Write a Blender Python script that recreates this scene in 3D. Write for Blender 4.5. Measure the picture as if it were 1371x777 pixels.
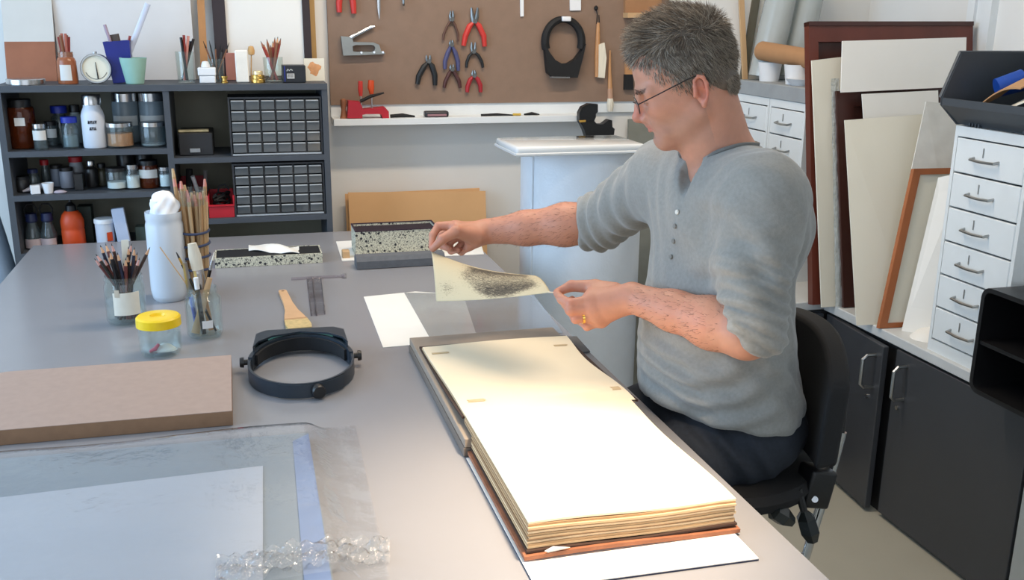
import bpy, bmesh, math, random
import numpy as np
from mathutils import Vector, Matrix

# ------------------------------------------------------------------ scene reset
for o in list(bpy.data.objects):
    bpy.data.objects.remove(o)
scene = bpy.context.scene
COL = scene.collection
rnd = random.Random(7)

# ------------------------------------------------------------------ camera (solved from vanishing points)
CAM_H = 1.55
CX, CY = 685.5, 388.5
vd = np.array([312.0 - CX, 18.0 - CY]); vx = np.array([5640.0 - CX, 72.0 - CY])
FOC = math.sqrt(-(vd @ vx))
ax_y = np.array([vd[0], vd[1], FOC]); ax_y /= np.linalg.norm(ax_y)
ax_x = np.array([vx[0], vx[1], FOC]); ax_x /= np.linalg.norm(ax_x)
ax_z = -np.cross(ax_x, ax_y); ax_z /= np.linalg.norm(ax_z)
if ax_z[1] > 0: ax_z = -ax_z
RW = np.stack([ax_x, ax_y, ax_z])            # world = RW @ (right, down, forward)
cam_d = bpy.data.cameras.new('camera'); cam = bpy.data.objects.new('camera', cam_d); COL.objects.link(cam)
cam_d.sensor_fit = 'HORIZONTAL'; cam_d.sensor_width = 36.0; cam_d.lens = FOC * 36.0 / 1371.0
cam_d.clip_start = 0.05; cam_d.clip_end = 60
mw = Matrix.Identity(4)
for r in range(3):
    mw[r][0] = RW[r, 0]; mw[r][1] = -RW[r, 1]; mw[r][2] = -RW[r, 2]
mw[2][3] = CAM_H
cam.matrix_world = mw
scene.camera = cam

# ------------------------------------------------------------------ view + world + lights
scene.view_settings.view_transform = 'Standard'
scene.view_settings.look = 'None'
scene.view_settings.exposure = -0.08
scene.view_settings.gamma = 1.0
scene.view_settings.use_curve_mapping = False
world = bpy.data.worlds.new('world'); scene.world = world; world.use_nodes = True
wn = world.node_tree.nodes; bg = wn['Background']
bg.inputs[0].default_value = (0.62, 0.78, 1.0, 1); bg.inputs[1].default_value = 1.2

def area_light(name, loc, target, sx, sy, power, col):
    d = bpy.data.lights.new(name, 'AREA'); d.shape = 'RECTANGLE'; d.size = sx; d.size_y = sy
    d.energy = power; d.color = col
    o = bpy.data.objects.new(name, d); COL.objects.link(o); o.location = loc
    o.rotation_euler = (Vector(target) - Vector(loc)).to_track_quat('-Z', 'Y').to_euler()
    return o
# daylight entering by the windows (each lamp fills the opening of a window built below)
area_light('daylight_left_window', (-2.24, 1.95, 1.72), (0, 1.95, 1.72), 2.3, 1.5, 72, (0.50, 0.73, 1.0))
area_light('daylight_rear_window', (-0.2, -1.84, 1.75), (-0.2, 3, 1.60), 3.2, 1.5, 23, (0.94, 0.97, 1.0))
# two warm ceiling strip lights (fixtures built below)
CEIL = ((0.80, 2.62), (0.80, 1.70))
for cx_, cy_ in CEIL:
    area_light('strip_light', (cx_, cy_, 2.655), (cx_, cy_, 0), 1.25, 0.10, 27 if cy_ > 2 else 7, (1.0, 0.82, 0.62))
# desk lamp bulb over the album
sp = bpy.data.lights.new('lamp_bulb', 'SPOT'); sp.energy = 125; sp.color = (1.0, 0.79, 0.56)
sp.spot_size = math.radians(56); sp.spot_blend = 1.0; sp.shadow_soft_size = 0.05
so = bpy.data.objects.new('lamp_bulb', sp); COL.objects.link(so); so.location = (0.60, 1.03, 1.80)
so.rotation_euler = (Vector((0.43, 1.22, 0.85)) - Vector(so.location)).to_track_quat('-Z', 'Y').to_euler()

# ------------------------------------------------------------------ pixel -> world helpers
def ray(px, py): return RW @ np.array([px - CX, py - CY, FOC])
TZ = 0.83                                     # table top height
def T(px, py, z=TZ):
    r = ray(px, py); t = (z - CAM_H) / r[2]; return Vector((r[0]*t, r[1]*t, z))
def PY(px, py, y):
    r = ray(px, py); t = y / r[1]; return Vector((r[0]*t, y, CAM_H + r[2]*t))
def PX(px, py, x):
    r = ray(px, py); t = x / r[0]; return Vector((x, r[1]*t, CAM_H + r[2]*t))

# ------------------------------------------------------------------ materials
MATS = {}
def lin(c):
    return tuple(((v/255.0)/12.92 if v/255.0 <= 0.04045 else ((v/255.0+0.055)/1.055)**2.4) for v in c) + (1.0,)
def mat(key, rgb=(200,200,200), rough=0.6, metal=0.0, var=0.08, scale=20.0, bump=0.0, bscale=None, spec=0.5,
        stretch=None, attr=None, emis=None, trans=0.0, sheen=0.0, sss=0.0, coat=0.0):
    if key in MATS: return MATS[key]
    m = bpy.data.materials.new(key); m.use_nodes = True; nt = m.node_tree; b = nt.nodes['Principled BSDF']
    b.inputs['Roughness'].default_value = rough; b.inputs['Metallic'].default_value = metal
    b.inputs['Specular IOR Level'].default_value = spec
    if trans: b.inputs['Transmission Weight'].default_value = trans
    if sheen: b.inputs['Sheen Weight'].default_value = sheen
    if coat: b.inputs['Coat Weight'].default_value = coat
    if sss:
        b.inputs['Subsurface Weight'].default_value = sss; b.inputs['Subsurface Scale'].default_value = 0.006
    c = lin(rgb)
    tc = nt.nodes.new('ShaderNodeTexCoord'); mp = nt.nodes.new('ShaderNodeMapping')
    nt.links.new(tc.outputs['Object'], mp.inputs['Vector'])
    if stretch: mp.inputs['Scale'].default_value = stretch
    nz = nt.nodes.new('ShaderNodeTexNoise'); nz.inputs['Scale'].default_value = scale; nz.inputs['Detail'].default_value = 5
    nt.links.new(mp.outputs[0], nz.inputs['Vector'])
    rp = nt.nodes.new('ShaderNodeMapRange'); rp.inputs[1].default_value = 0.25; rp.inputs[2].default_value = 0.75
    rp.inputs[3].default_value = 1 - var; rp.inputs[4].default_value = 1 + var
    nt.links.new(nz.outputs[0], rp.inputs[0])
    mx = nt.nodes.new('ShaderNodeVectorMath'); mx.operation = 'SCALE'
    if attr:
        at = nt.nodes.new('ShaderNodeAttribute'); at.attribute_name = attr
        nt.links.new(at.outputs['Color'], mx.inputs[0])
    else:
        mx.inputs[0].default_value = c[:3]
    nt.links.new(rp.outputs[0], mx.inputs['Scale']); nt.links.new(mx.outputs[0], b.inputs['Base Color'])
    if bump:
        bn = nt.nodes.new('ShaderNodeTexNoise'); bn.inputs['Scale'].default_value = bscale or scale*4; bn.inputs['Detail'].default_value = 4
        nt.links.new(mp.outputs[0], bn.inputs['Vector'])
        bp = nt.nodes.new('ShaderNodeBump'); bp.inputs['Strength'].default_value = bump; bp.inputs['Distance'].default_value = 0.002
        nt.links.new(bn.outputs[0], bp.inputs['Height']); nt.links.new(bp.outputs[0], b.inputs['Normal'])
    if emis:
        b.inputs['Emission Color'].default_value = lin(rgb); b.inputs['Emission Strength'].default_value = emis
    MATS[key] = m; return m
def film(key, tint=(235,245,245), body=0.06, rough=0.08, bcol=(220,230,235), bump=0.0, bscale=30, spec=1.0):
    """thin clear sheet or glass wall: mostly see-through, mirror glints by Fresnel, a little body colour"""
    if key in MATS: return MATS[key]
    m = bpy.data.materials.new(key); m.use_nodes = True; nt = m.node_tree; nt.nodes.clear()
    out = nt.nodes.new('ShaderNodeOutputMaterial'); tr = nt.nodes.new('ShaderNodeBsdfTransparent'); tr.inputs[0].default_value = lin(tint)
    df = nt.nodes.new('ShaderNodeBsdfDiffuse'); df.inputs[0].default_value = lin(bcol)
    gl = nt.nodes.new('ShaderNodeBsdfGlossy'); gl.inputs['Roughness'].default_value = rough
    m1 = nt.nodes.new('ShaderNodeMixShader'); m1.inputs[0].default_value = body
    m2 = nt.nodes.new('ShaderNodeMixShader'); fr = nt.nodes.new('ShaderNodeLayerWeight'); fr.inputs[0].default_value = 0.5
    pw = nt.nodes.new('ShaderNodeMath'); pw.operation = 'POWER'; pw.inputs[1].default_value = 5.0
    nt.links.new(fr.outputs['Facing'], pw.inputs[0])
    mu = nt.nodes.new('ShaderNodeMath'); mu.operation = 'MULTIPLY_ADD'; mu.inputs[1].default_value = 0.85*spec; mu.inputs[2].default_value = 0.04*spec; mu.use_clamp = True
    nt.links.new(pw.outputs[0], mu.inputs[0])
    nt.links.new(tr.outputs[0], m1.inputs[1]); nt.links.new(df.outputs[0], m1.inputs[2])
    nt.links.new(mu.outputs[0], m2.inputs[0]); nt.links.new(m1.outputs[0], m2.inputs[1]); nt.links.new(gl.outputs[0], m2.inputs[2])
    nt.links.new(m2.outputs[0], out.inputs[0])
    if bump:
        tc = nt.nodes.new('ShaderNodeTexCoord'); bn = nt.nodes.new('ShaderNodeTexNoise'); bn.inputs['Scale'].default_value = bscale; bn.inputs['Detail'].default_value = 3
        nt.links.new(tc.outputs['Object'], bn.inputs['Vector'])
        bp = nt.nodes.new('ShaderNodeBump'); bp.inputs['Strength'].default_value = bump; bp.inputs['Distance'].default_value = 0.01
        nt.links.new(bn.outputs[0], bp.inputs['Height'])
        for n in (df, gl, fr): nt.links.new(bp.outputs[0], n.inputs['Normal'])
    MATS[key] = m; return m
def pattern_mat(key, ground, ink, scale, thr, rough=0.7, dots=None):
    """printed paper: small curly marks on a pale ground"""
    if key in MATS: return MATS[key]
    m = bpy.data.materials.new(key); m.use_nodes = True; nt = m.node_tree; b = nt.nodes['Principled BSDF']; b.inputs['Roughness'].default_value = rough
    tc = nt.nodes.new('ShaderNodeTexCoord')
    nz = nt.nodes.new('ShaderNodeTexNoise'); nz.inputs['Scale'].default_value = scale; nz.inputs['Detail'].default_value = 2; nz.inputs['Distortion'].default_value = 2.0
    nt.links.new(tc.outputs['Object'], nz.inputs['Vector'])
    cr = nt.nodes.new('ShaderNodeValToRGB'); e = cr.color_ramp.elements
    e[0].position = thr - 0.03; e[0].color = lin(ink); e[1].position = thr + 0.03; e[1].color = lin(ground)
    nt.links.new(nz.outputs[0], cr.inputs[0])
    src = cr.outputs[0]
    if dots:
        vo = nt.nodes.new('ShaderNodeTexVoronoi'); vo.inputs['Scale'].default_value = dots
        nt.links.new(tc.outputs['Object'], vo.inputs['Vector'])
        c2 = nt.nodes.new('ShaderNodeValToRGB'); c2.color_ramp.elements[0].position = 0.2; c2.color_ramp.elements[1].position = 0.28
        nt.links.new(vo.outputs['Distance'], c2.inputs[0])
        mm = nt.nodes.new('ShaderNodeMix'); mm.data_type = 'RGBA'
        nt.links.new(c2.outputs[0], mm.inputs['Factor']); mm.inputs['A'].default_value = lin(ink); nt.links.new(src, mm.inputs['B'])
        src = mm.outputs['Result']
    nt.links.new(src, b.inputs['Base Color'])
    MATS[key] = m; return m

# ------------------------------------------------------------------ mesh building
class MB:
    def __init__(s): s.v = []; s.f = []; s.c = None
    def add(s, vs, fs):
        o = len(s.v); s.v += [tuple(p) for p in vs]; s.f += [tuple(i+o for i in f) for f in fs]; return s
    def box(s, c, d, rot=None):
        x, y, z = d[0]/2, d[1]/2, d[2]/2; c = Vector(c)
        vs = [Vector((a*x, b*y, e*z)) for a in (-1,1) for b in (-1,1) for e in (-1,1)]
        if rot: vs = [rot @ p for p in vs]
        return s.add([c+p for p in vs], [(0,1,3,2),(4,6,7,5),(0,4,5,1),(2,3,7,6),(0,2,6,4),(1,5,7,3)])
    def bb(s, x0, x1, y0, y1, z0, z1):
        return s.box(((x0+x1)/2, (y0+y1)/2, (z0+z1)/2), (x1-x0, y1-y0, z1-z0))
    def hexa(s, p):   # 8 points: bottom loop 0-3, top loop 4-7
        return s.add(p, [(3,2,1,0),(4,5,6,7),(0,1,5,4),(1,2,6,5),(2,3,7,6),(3,0,4,7)])
    def prism(s, poly, vec):
        n = len(poly); vec = Vector(vec); vs = [Vector(p) for p in poly] + [Vector(p)+vec for p in poly]
        return s.add(vs, [tuple(range(n))[::-1], tuple(range(n, 2*n))] + [(i, (i+1) % n, n+(i+1) % n, n+i) for i in range(n)])
    def ring_prism(s, outer, inner, vec):
        n = len(outer); vec = Vector(vec); vs = [Vector(p) for p in outer] + [Vector(p) for p in inner]
        vs += [p+vec for p in vs]; fs = []
        for i in range(n):
            j = (i+1) % n
            fs += [(i, j, n+j, n+i), (2*n+i, 3*n+i, 3*n+j, 2*n+j), (i, 2*n+i, 2*n+j, j), (n+i, n+j, 3*n+j, 3*n+i)]
        return s.add(vs, fs)
    def tube(s, pts, r, n=8, caps=True, flat=1.0, closed=False, up=None):
        pts = [Vector(p) for p in pts]; m = len(pts); rs = r if isinstance(r, (list, tuple)) else [r]*m
        prev = None; vs = []
        for i in range(m):
            a = pts[(i-1) % m] if (closed or i > 0) else pts[i]; b = pts[(i+1) % m] if (closed or i < m-1) else pts[i]
            t = (b-a); t = t.normalized() if t.length > 1e-9 else Vector((0,0,1))
            if prev is None:
                q = Vector(up) if up is not None else (Vector((0,0,1)) if abs(t.z) < 0.9 else Vector((1,0,0)))
            else: q = prev
            q = (q - t*q.dot(t)); q = q.normalized() if q.length > 1e-6 else t.orthogonal().normalized()
            prev = q; w = t.cross(q)
            for k in range(n):
                an = 2*math.pi*k/n; vs.append(pts[i] + (q*math.cos(an)*flat + w*math.sin(an))*rs[i])
        fs = []
        for i in range(m if closed else m-1):
            i2 = (i+1) % m
            for k in range(n): fs.append((i*n+k, i*n+(k+1) % n, i2*n+(k+1) % n, i2*n+k))
        if caps and not closed: fs += [tuple(range(n))[::-1], tuple((m-1)*n+k for k in range(n))]
        return s.add(vs, fs)
    def lathe(s, prof, c=(0,0,0), n=24, rot=None, sx=1.0, sy=1.0, a0=0, a1=None):
        c = Vector(c); full = a1 is None; a1 = 2*math.pi if full else a1; vs = []; m = len(prof)
        cols = n if full else n+1
        for (r, z) in prof:
            for k in range(cols):
                an = a0 + (a1-a0)*k/n; p = Vector((r*sx*math.cos(an), r*sy*math.sin(an), z)); vs.append(c + (rot @ p if rot else p))
        fs = []
        for i in range(m-1):
            for k in range(n if full else n): fs.append((i*cols+k, i*cols+(k+1) % cols, (i+1)*cols+(k+1) % cols, (i+1)*cols+k))
        return s.add(vs, fs)
    def rbox(s, c, d, bev, rot=None, seg=3):
        bm = bmesh.new(); bmesh.ops.create_cube(bm, size=1.0)
        for v in bm.verts: v.co = Vector((v.co.x*d[0], v.co.y*d[1], v.co.z*d[2]))
        bmesh.ops.bevel(bm, geom=list(bm.edges), offset=bev, segments=seg, affect='EDGES', profile=0.5)
        bm.verts.index_update(); c = Vector(c)
        vs = [c + (rot @ v.co if rot else v.co.copy()) for v in bm.verts]; fs = [tuple(v.index for v in f.verts) for f in bm.faces]
        bm.free(); return s.add(vs, fs)
    def grid(s, fn, nu, nv):
        vs = [fn(i/nu, j/nv) for j in range(nv+1) for i in range(nu+1)]
        return s.add(vs, [(j*(nu+1)+i, j*(nu+1)+i+1, (j+1)*(nu+1)+i+1, (j+1)*(nu+1)+i) for j in range(nv) for i in range(nu)])
    def slab(s, fn, nu, nv, th):
        """curved sheet with thickness th below it"""
        g = MB().grid(fn, nu, nv); n = len(g.v); vs = [Vector(p) for p in g.v]; dn = Vector(th) if not isinstance(th, float) else Vector((0,0,-th))
        vs2 = [p+dn for p in vs]; fs = list(g.f) + [tuple(i+n for i in f[::-1]) for f in g.f]
        W = nu+1
        rim = [i for i in range(W)] + [j*W+nu for j in range(1, nv+1)] + [nv*W+i for i in range(nu-1, -1, -1)] + [j*W for j in range(nv-1, 0, -1)]
        for a in range(len(rim)):
            i, j = rim[a], rim[(a+1) % len(rim)]; fs.append((j, i, i+n, j+n))
        return s.add(vs+vs2, fs)

def origin(o):
    p = Vector((0,0,0))
    while o is not None: p += o.location; o = o.parent
    return p
def obj(name, mb, material, parent=None, world=True, smooth=35, recalc=True, color=None, loc=None):
    me = bpy.data.meshes.new(name)
    vs = mb.v
    if loc is not None: off = Vector(loc)
    elif parent is not None and world: off = origin(parent)
    else: off = None
    if off is not None: vs = [(p[0]-off.x, p[1]-off.y, p[2]-off.z) for p in vs]
    me.from_pydata(vs, [], mb.f)
    if recalc:
        bm = bmesh.new(); bm.from_mesh(me); bmesh.ops.recalc_face_normals(bm, faces=bm.faces); bm.to_mesh(me); bm.free()
    if smooth:
        me.shade_smooth()
        if smooth < 180: me.set_sharp_from_angle(angle=math.radians(smooth))
    if color is not None:
        a = me.color_attributes.new('tint', 'FLOAT_COLOR', 'POINT'); a.data.foreach_set('color', np.asarray(color, dtype=np.float32).ravel())
    me.materials.append(material)
    o = bpy.data.objects.new(name, me); COL.objects.link(o)
    if loc is not None: o.location = loc
    if parent is not None: o.parent = parent
    return o
def tag(o, label, cat, group=None):
    o['label'] = label; o['category'] = cat
    if group: o['group'] = group
    return o
def thing(name, label, cat, loc=(0,0,0), rotz=0.0, group=None):
    o = bpy.data.objects.new(name, None); COL.objects.link(o); o.empty_display_size = 0.05
    o.location = loc; o.rotation_euler = (0,0,rotz); return tag(o, label, cat, group)
def struct(name, mb, m, parent=None, **k):
    o = obj(name, mb, m, parent, **k)
    if parent is None: o['kind'] = 'structure'
    return o
def single(name, mb, m, label, cat, group=None, base=None, **k):
    """a one-mesh thing with its origin at its base"""
    if base is None:
        a = np.array(mb.v); base = ((a[:,0].min()+a[:,0].max())/2, (a[:,1].min()+a[:,1].max())/2, a[:,2].min())
    return tag(obj(name, mb, m, loc=base, **k), label, cat, group)
def lift(o, name=None): return o
def RZ(a): return Matrix.Rotation(a, 3, 'Z')
def RX(a): return Matrix.Rotation(a, 3, 'X')
def RYm(a): return Matrix.Rotation(a, 3, 'Y')

# ================================================================== THE ROOM
WX0, WX1, WY0, WY1, WZ = -2.2, 2.52, -1.8, 3.66, 2.75
m_wall = mat('white_plaster', (226, 225, 221), 0.85, var=0.025, scale=3, bump=0.06, bscale=160)
m_ceil = mat('ceiling_paint', (236, 235, 232), 0.9, var=0.01)
m_floor = mat('grey_linoleum', (172, 169, 156), 0.42, var=0.05, scale=4, bump=0.02)
m_trim = mat('white_gloss_paint', (225, 229, 230), 0.35, var=0.02)
m_black = mat('black_plastic', (18, 18, 20), 0.4, var=0.1)
m_blackm = mat('black_matt', (16, 16, 18), 0.75, var=0.1)
m_white = mat('white_plastic', (228, 230, 232), 0.4, var=0.03)
m_steel = mat('brushed_steel', (170, 172, 172), 0.3, metal=1.0, var=0.08, scale=60)
m_chrome = mat('chrome', (205, 206, 208), 0.12, metal=1.0, var=0.02)
m_brass = mat('brass', (196, 158, 84), 0.28, metal=1.0, var=0.1)
m_paper = mat('white_paper', (232, 230, 224), 0.8, var=0.02, scale=6)
m_card = mat('cream_card', (222, 218, 203), 0.8, var=0.02, scale=6)
m_wood = mat('pale_wood', (196, 160, 118), 0.55, var=0.16, scale=14, stretch=(1, 1, 0.12), bump=0.05)
m_cardb = mat('brown_cardboard', (176, 136, 96), 0.8, var=0.06, scale=18, bump=0.03)
m_glass = film('clear_glass', (247, 251, 250), 0.025, 0.03)
m_glassdim = film('grey_glass', (226, 232, 233), 0.12, 0.06, (150, 162, 166))

struct('floor', MB().bb(WX0-.1, WX1+.1, WY0-.1, WY1+.1, -0.05, 0.0), m_floor)
struct('ceiling', MB().bb(WX0-.1, WX1+.1, WY0-.1, WY1+.1, WZ, WZ+0.05), m_ceil)
struct('wall_back', MB().bb(WX0-.1, WX1+.1, WY1, WY1+.1, 0, WZ), m_wall)
struct('wall_right', MB().bb(WX1, WX1+.1, WY0, WY1, 0, WZ), m_wall)
wl = MB(); y0, y1, z0, z1 = 0.75, 3.15, 0.92, 2.52
wl.bb(WX0-.1, WX0, WY0, y0, 0, WZ); wl.bb(WX0-.1, WX0, y1, WY1, 0, WZ); wl.bb(WX0-.1, WX0, y0, y1, 0, z0); wl.bb(WX0-.1, WX0, y0, y1, z1, WZ)
struct('wall_left', wl, m_wall)
wf = MB(); x0, x1, fz0, fz1 = -1.85, 1.45, 0.95, 2.55
wf.bb(WX0, x0, WY0-.1, WY0, 0, WZ); wf.bb(x1, WX1, WY0-.1, WY0, 0, WZ); wf.bb(x0, x1, WY0-.1, WY0, 0, fz0); wf.bb(x0, x1, WY0-.1, WY0, fz1, WZ)
struct('wall_front', wf, m_wall)
w1 = MB()
for yy in (y0+.02, (y0+y1)/2, y1-.02): w1.bb(WX0-.02, WX0+.03, yy-.025, yy+.025, z0, z1)
for zz in (z0+.02, z1-.02): w1.bb(WX0-.02, WX0+.03, y0, y1, zz-.025, zz+.025)
w1o = struct('window_1', w1, m_trim)
w2 = MB()
for xx in (x0+.02, x0+1.1, x0+2.2, x1-.02): w2.bb(xx-.025, xx+.025, WY0-.02, WY0+.03, fz0, fz1)
for zz in (fz0+.02, fz1-.02): w2.bb(x0, x1, WY0-.02, WY0+.03, zz-.025, zz+.025)
w2o = struct('window_2', w2, m_trim)
# white upright casing on the right wall
tr = MB(); ya, yb = PX(1338, 3, WX1).y, PX(1306, 3, WX1).y
tr.bb(WX1-.03, WX1, yb-.035, yb, .0, 2.2); tr.bb(WX1-.018, WX1, ya+.03, yb-.035, .0, 2.2); tr.bb(WX1-.03, WX1, ya, ya+.03, .0, 2.2)
struct('trim_1', tr, m_trim)
for i, (cx_, cy_) in enumerate(CEIL):
    k = thing('ceiling_light', ('long strip light on the ceiling near the tool board', 'long strip light on the ceiling above the album')[i], 'ceiling light', (cx_, cy_, WZ))
    obj('housing', MB().bb(cx_-.66, cx_+.66, cy_-.07, cy_+.07, WZ-.06, WZ-.0005).bb(cx_-.66, cx_-.63, cy_-.07, cy_+.07, WZ-.10, WZ-.06).bb(cx_+.63, cx_+.66, cy_-.07, cy_+.07, WZ-.10, WZ-.06), m_trim, k)
    obj('tube', MB().tube([(cx_-.63, cy_, WZ-.078), (cx_+.63, cy_, WZ-.078)], .013, 10), m_white, k)
struct('baseboard_back', MB().bb(WX0, WX1, WY1-.015, WY1, 0, .08), m_trim)

# ================================================================== WORK TABLE
m_table = mat('grey_laminate', (142, 142, 146), 0.26, var=0.03, scale=3, bump=0.015, bscale=220)
m_tedge = mat('laminate_edge', (132, 126, 120), 0.5, var=0.04)
TX0, TX1, TY0, TY1 = -0.662, 0.722, 0.42, 3.354
tb = thing('work_table', 'large grey laminate work table in front of the shelving', 'table', (0.03, 1.9, 0))
obj('tabletop', MB().rbox(((TX0+TX1)/2, (TY0+TY1)/2, TZ-.006), (TX1-TX0, TY1-TY0, .012), .002, seg=1), m_table, tb)
obj('edge_band', MB().bb(TX0+.002, TX1-.002, TY0+.002, TY1-.002, TZ-.034, TZ-.012), m_tedge, tb)
m_leg = mat('grey_steel_tube', (120, 122, 124), 0.4, metal=0.6)
for lx in (TX0+.12, TX1-.16):
    for ly in (TY0+.12, TY1-.12): obj('leg', MB().rbox((lx, ly, (TZ-.034)/2), (.05, .05, TZ-.034), .006, seg=2), m_leg, tb)

# ================================================================== RIGHT-HAND CABINETS
m_cab = mat('charcoal_door', (60, 62, 66), 0.38, var=0.05, scale=8, bump=0.02)
m_carc = mat('dark_carcass', (34, 35, 38), 0.6, var=0.05)
m_wtop = mat('pale_worktop', (196, 199, 199), 0.45, var=0.06, scale=10)
FX = 1.916
cb = thing('low_cabinet', 'charcoal low cabinet with two doors and bow handles', 'cabinet', (2.2, 2.4, 0))
obj('body', MB().bb(FX+.022, WX1-.005, 1.908, 2.85, .0, .576), m_carc, cb)
def bow(mb, x, y, za, zb, out=.045, r=.0055, lean=0.0):
    pts = [(x, y, za), (x-out*.7, y, za+.0), (x-out, y, za-.012), (x-out, y, (za+zb)/2), (x-out, y, zb+.012), (x-out*.7, y, zb), (x, y, zb)]
    return mb.tube(pts, r, 8)
d = obj('door', MB().rbox((FX+.01, (1.91+2.462)/2, .292), (.02, 2.462-1.91, .556), .002, seg=1), m_cab, cb)
obj('handle', bow(MB(), FX, 2.405, .532, .425), m_steel, d)
obj('lock', MB().tube([(FX+.002, 2.425, .39), (FX-.006, 2.425, .39)], .007, 12), m_chrome, d)
an = math.radians(4.5); hy = 2.85
def ajar(p):
    p = Vector(p) - Vector((FX, hy, 0)); q = RZ(-an) @ p; return q + Vector((FX, hy, 0))
mb = MB().rbox((FX+.01, (2.488+2.848)/2, .292), (.02, 2.848-2.488, .556), .002, seg=1); mb.v = [ajar(p) for p in mb.v]
d = obj('door', mb, m_cab, cb)
mb = bow(MB(), FX, 2.522, .532, .425); mb.v = [ajar(p) for p in mb.v]; obj('handle', mb, m_steel, d)
mb = MB().tube([(FX+.002, 2.545, .385), (FX-.006, 2.545, .385)], .007, 12); mb.v = [ajar(p) for p in mb.v]; obj('lock', mb, m_chrome, d)
cc = thing('corner_cabinet', 'charcoal corner cabinet behind the office chair', 'cabinet', (1.9, 3.2, 0))
obj('body', MB().bb(1.64, WX1-.005, 2.872, WY1-.02, .0, .576), m_carc, cc)
obj('door', MB().rbox((1.775, 2.862, .292), (.265, .02, .556), .002, seg=1), m_cab, cc)
gc = thing('grey_cabinet', 'light grey cabinet unit next to the charcoal low cabinet', 'cabinet', (2.2, 1.4, 0))
m_lgrey = mat('light_grey_panel', (165, 170, 170), 0.5, var=0.03)
obj('body', MB().bb(FX+.022, WX1-.005, .80, 1.903, 0, .576), m_lgrey, gc)
obj('door', MB().rbox((FX+.01, 1.352, .292), (.02, 1.095, .556), .002, seg=1), m_lgrey, gc)
WT = .61
single('worktop', MB().rbox(((FX-.004+WX1)/2, (0.80+2.868)/2, .594), (WX1-FX-.0, 2.868-.80, .032), .003, seg=1).rbox((2.076, 3.262, .594), (.884, .782, .032), .003, seg=1), m_wtop,
       'pale grey worktop running over the low cabinets', 'worktop')

# six-drawer white steel towers
m_twr = mat('white_enamel', (222, 227, 228), 0.35, var=0.02)
m_seam = mat('seam_shadow_gap', (60, 62, 64), 0.8)
def tower(label, y0, y1, zt, x0, depth, zb=WT):
    t = thing('drawer_tower', label, 'drawer unit', ((x0+depth/2), (y0+y1)/2, zb), group='white six-drawer towers on the worktop')
    mb = MB(); s = .012; h = zt-zb
    mb.bb(x0, x0+depth, y0, y0+s, zb, zt).bb(x0, x0+depth, y1-s, y1, zb, zt).bb(x0, x0+depth, y0+s, y1-s, zt-.028, zt).bb(x0, x0+depth, y0+s, y1-s, zb, zb+.035).bb(x0+depth-.01, x0+depth, y0+s, y1-s, zb+.035, zt-.028)
    obj('frame', mb, m_twr, t)
    n = 6; hh = (h-.028-.035-.004)/n
    for i in range(n):
        za = zb+.035+.002+i*hh; dmb = MB()
        dmb.rbox((x0+.006, (y0+y1)/2, za+hh/2), (.014, y1-y0-2*s-.003, hh-.005), .002, seg=1)
        dmb.bb(x0+.013, x0+depth-.03, y0+s+.006, y1-s-.006, za+.006, za+hh*.8)
        d = obj('drawer', dmb, m_twr, t)
        yc = (y0+y1)/2+.008; zc = za+hh*.50
        hm = MB().tube([(x0+.002, yc+.047, zc), (x0-.016, yc+.045, zc-.004), (x0-.018, yc, zc-.006), (x0-.016, yc-.045, zc-.004), (x0+.002, yc-.047, zc)], .004, 6)
        obj('handle', hm, m_steel, d)
        obj('label_clip', MB().tube([(x0-.003, yc+.012, zc+.004), (x0-.003, yc+.012, zc+.03)], .0014, 5), m_steel, d)
    return t
xt = 1.929
tw = tower('white six-drawer steel tower under the dark grey parts bin', PX(1241.4, 467, xt).y-.285, PX(1241.4, 467, xt).y, PX(1279.6, 167.6, xt).z, xt, .42)
tower('white steel drawer tower behind the brown framed panel', 3.115, 3.368, 1.262, 1.93, .42)
tower('white steel drawer tower in the far corner behind the man', 3.372, 3.625, 1.262, 1.93, .42)
single('grey_plinth', MB().rbox((2.14, 3.37, 1.289), (.43, .52, .054), .003, seg=1), mat('mid_grey_board', (150, 155, 158), 0.6),
       'mid grey board lying over the two far drawer towers', 'board')
TWT = PX(1279.6, 167.6, xt).z; TWY1 = PX(1241.4, 467, xt).y

# dark grey stacking bin on the tower
m_bin = mat('dark_grey_bin_plastic', (62, 68, 74), 0.45, var=0.05)
bz0, by0, by1 = TWT, TWY1-.36, TWY1+.022
pb = thing('parts_bin', 'dark grey open-front parts bin on top of the white drawer tower', 'bin', (2.1, (by0+by1)/2, bz0))
xb0, xb1 = 1.885, 2.22
side = [(xb0+.06, bz0), (xb1, bz0), (xb1, bz0+.195), (xb0+.045, bz0+.195), (xb0, bz0+.075), (xb0, bz0+.055)]
def sidep(y, t): return MB().prism([(x, y, z) for x, z in side], (0, t, 0))
mb = MB(); mb.prism([(x, by1, z) for x, z in side], (0, -.006, 0)); mb.prism([(x, by0, z) for x, z in side], (0, .006, 0))
mb.bb(xb0+.06, xb1, by0+.006, by1-.006, bz0+.002, bz0+.008); mb.bb(xb1-.006, xb1, by0+.006, by1-.006, bz0+.008, bz0+.195)
obj('shell', mb, m_bin, pb)
mb = MB().prism([(xb0+.06, by0+.004, bz0+.004), (xb0+.066, by0+.004, bz0+.004), (xb0+.008, by0+.004, bz0+.075), (xb0, by0+.004, bz0+.075), (xb0, by0+.004, bz0+.055)], (0, by1-by0-.008, 0))
obj('front_lip', mb, m_bin, pb)
rim = MB().tube([(xb0, by1+.002, bz0+.075), (xb0+.045, by1+.002, bz0+.196), (xb1, by1+.002, bz0+.196), (xb1, by0-.002, bz0+.196), (xb0+.045, by0-.002, bz0+.196), (xb0, by0-.002, bz0+.075)], .006, 6)
obj('rim', rim, m_bin, pb)
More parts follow.
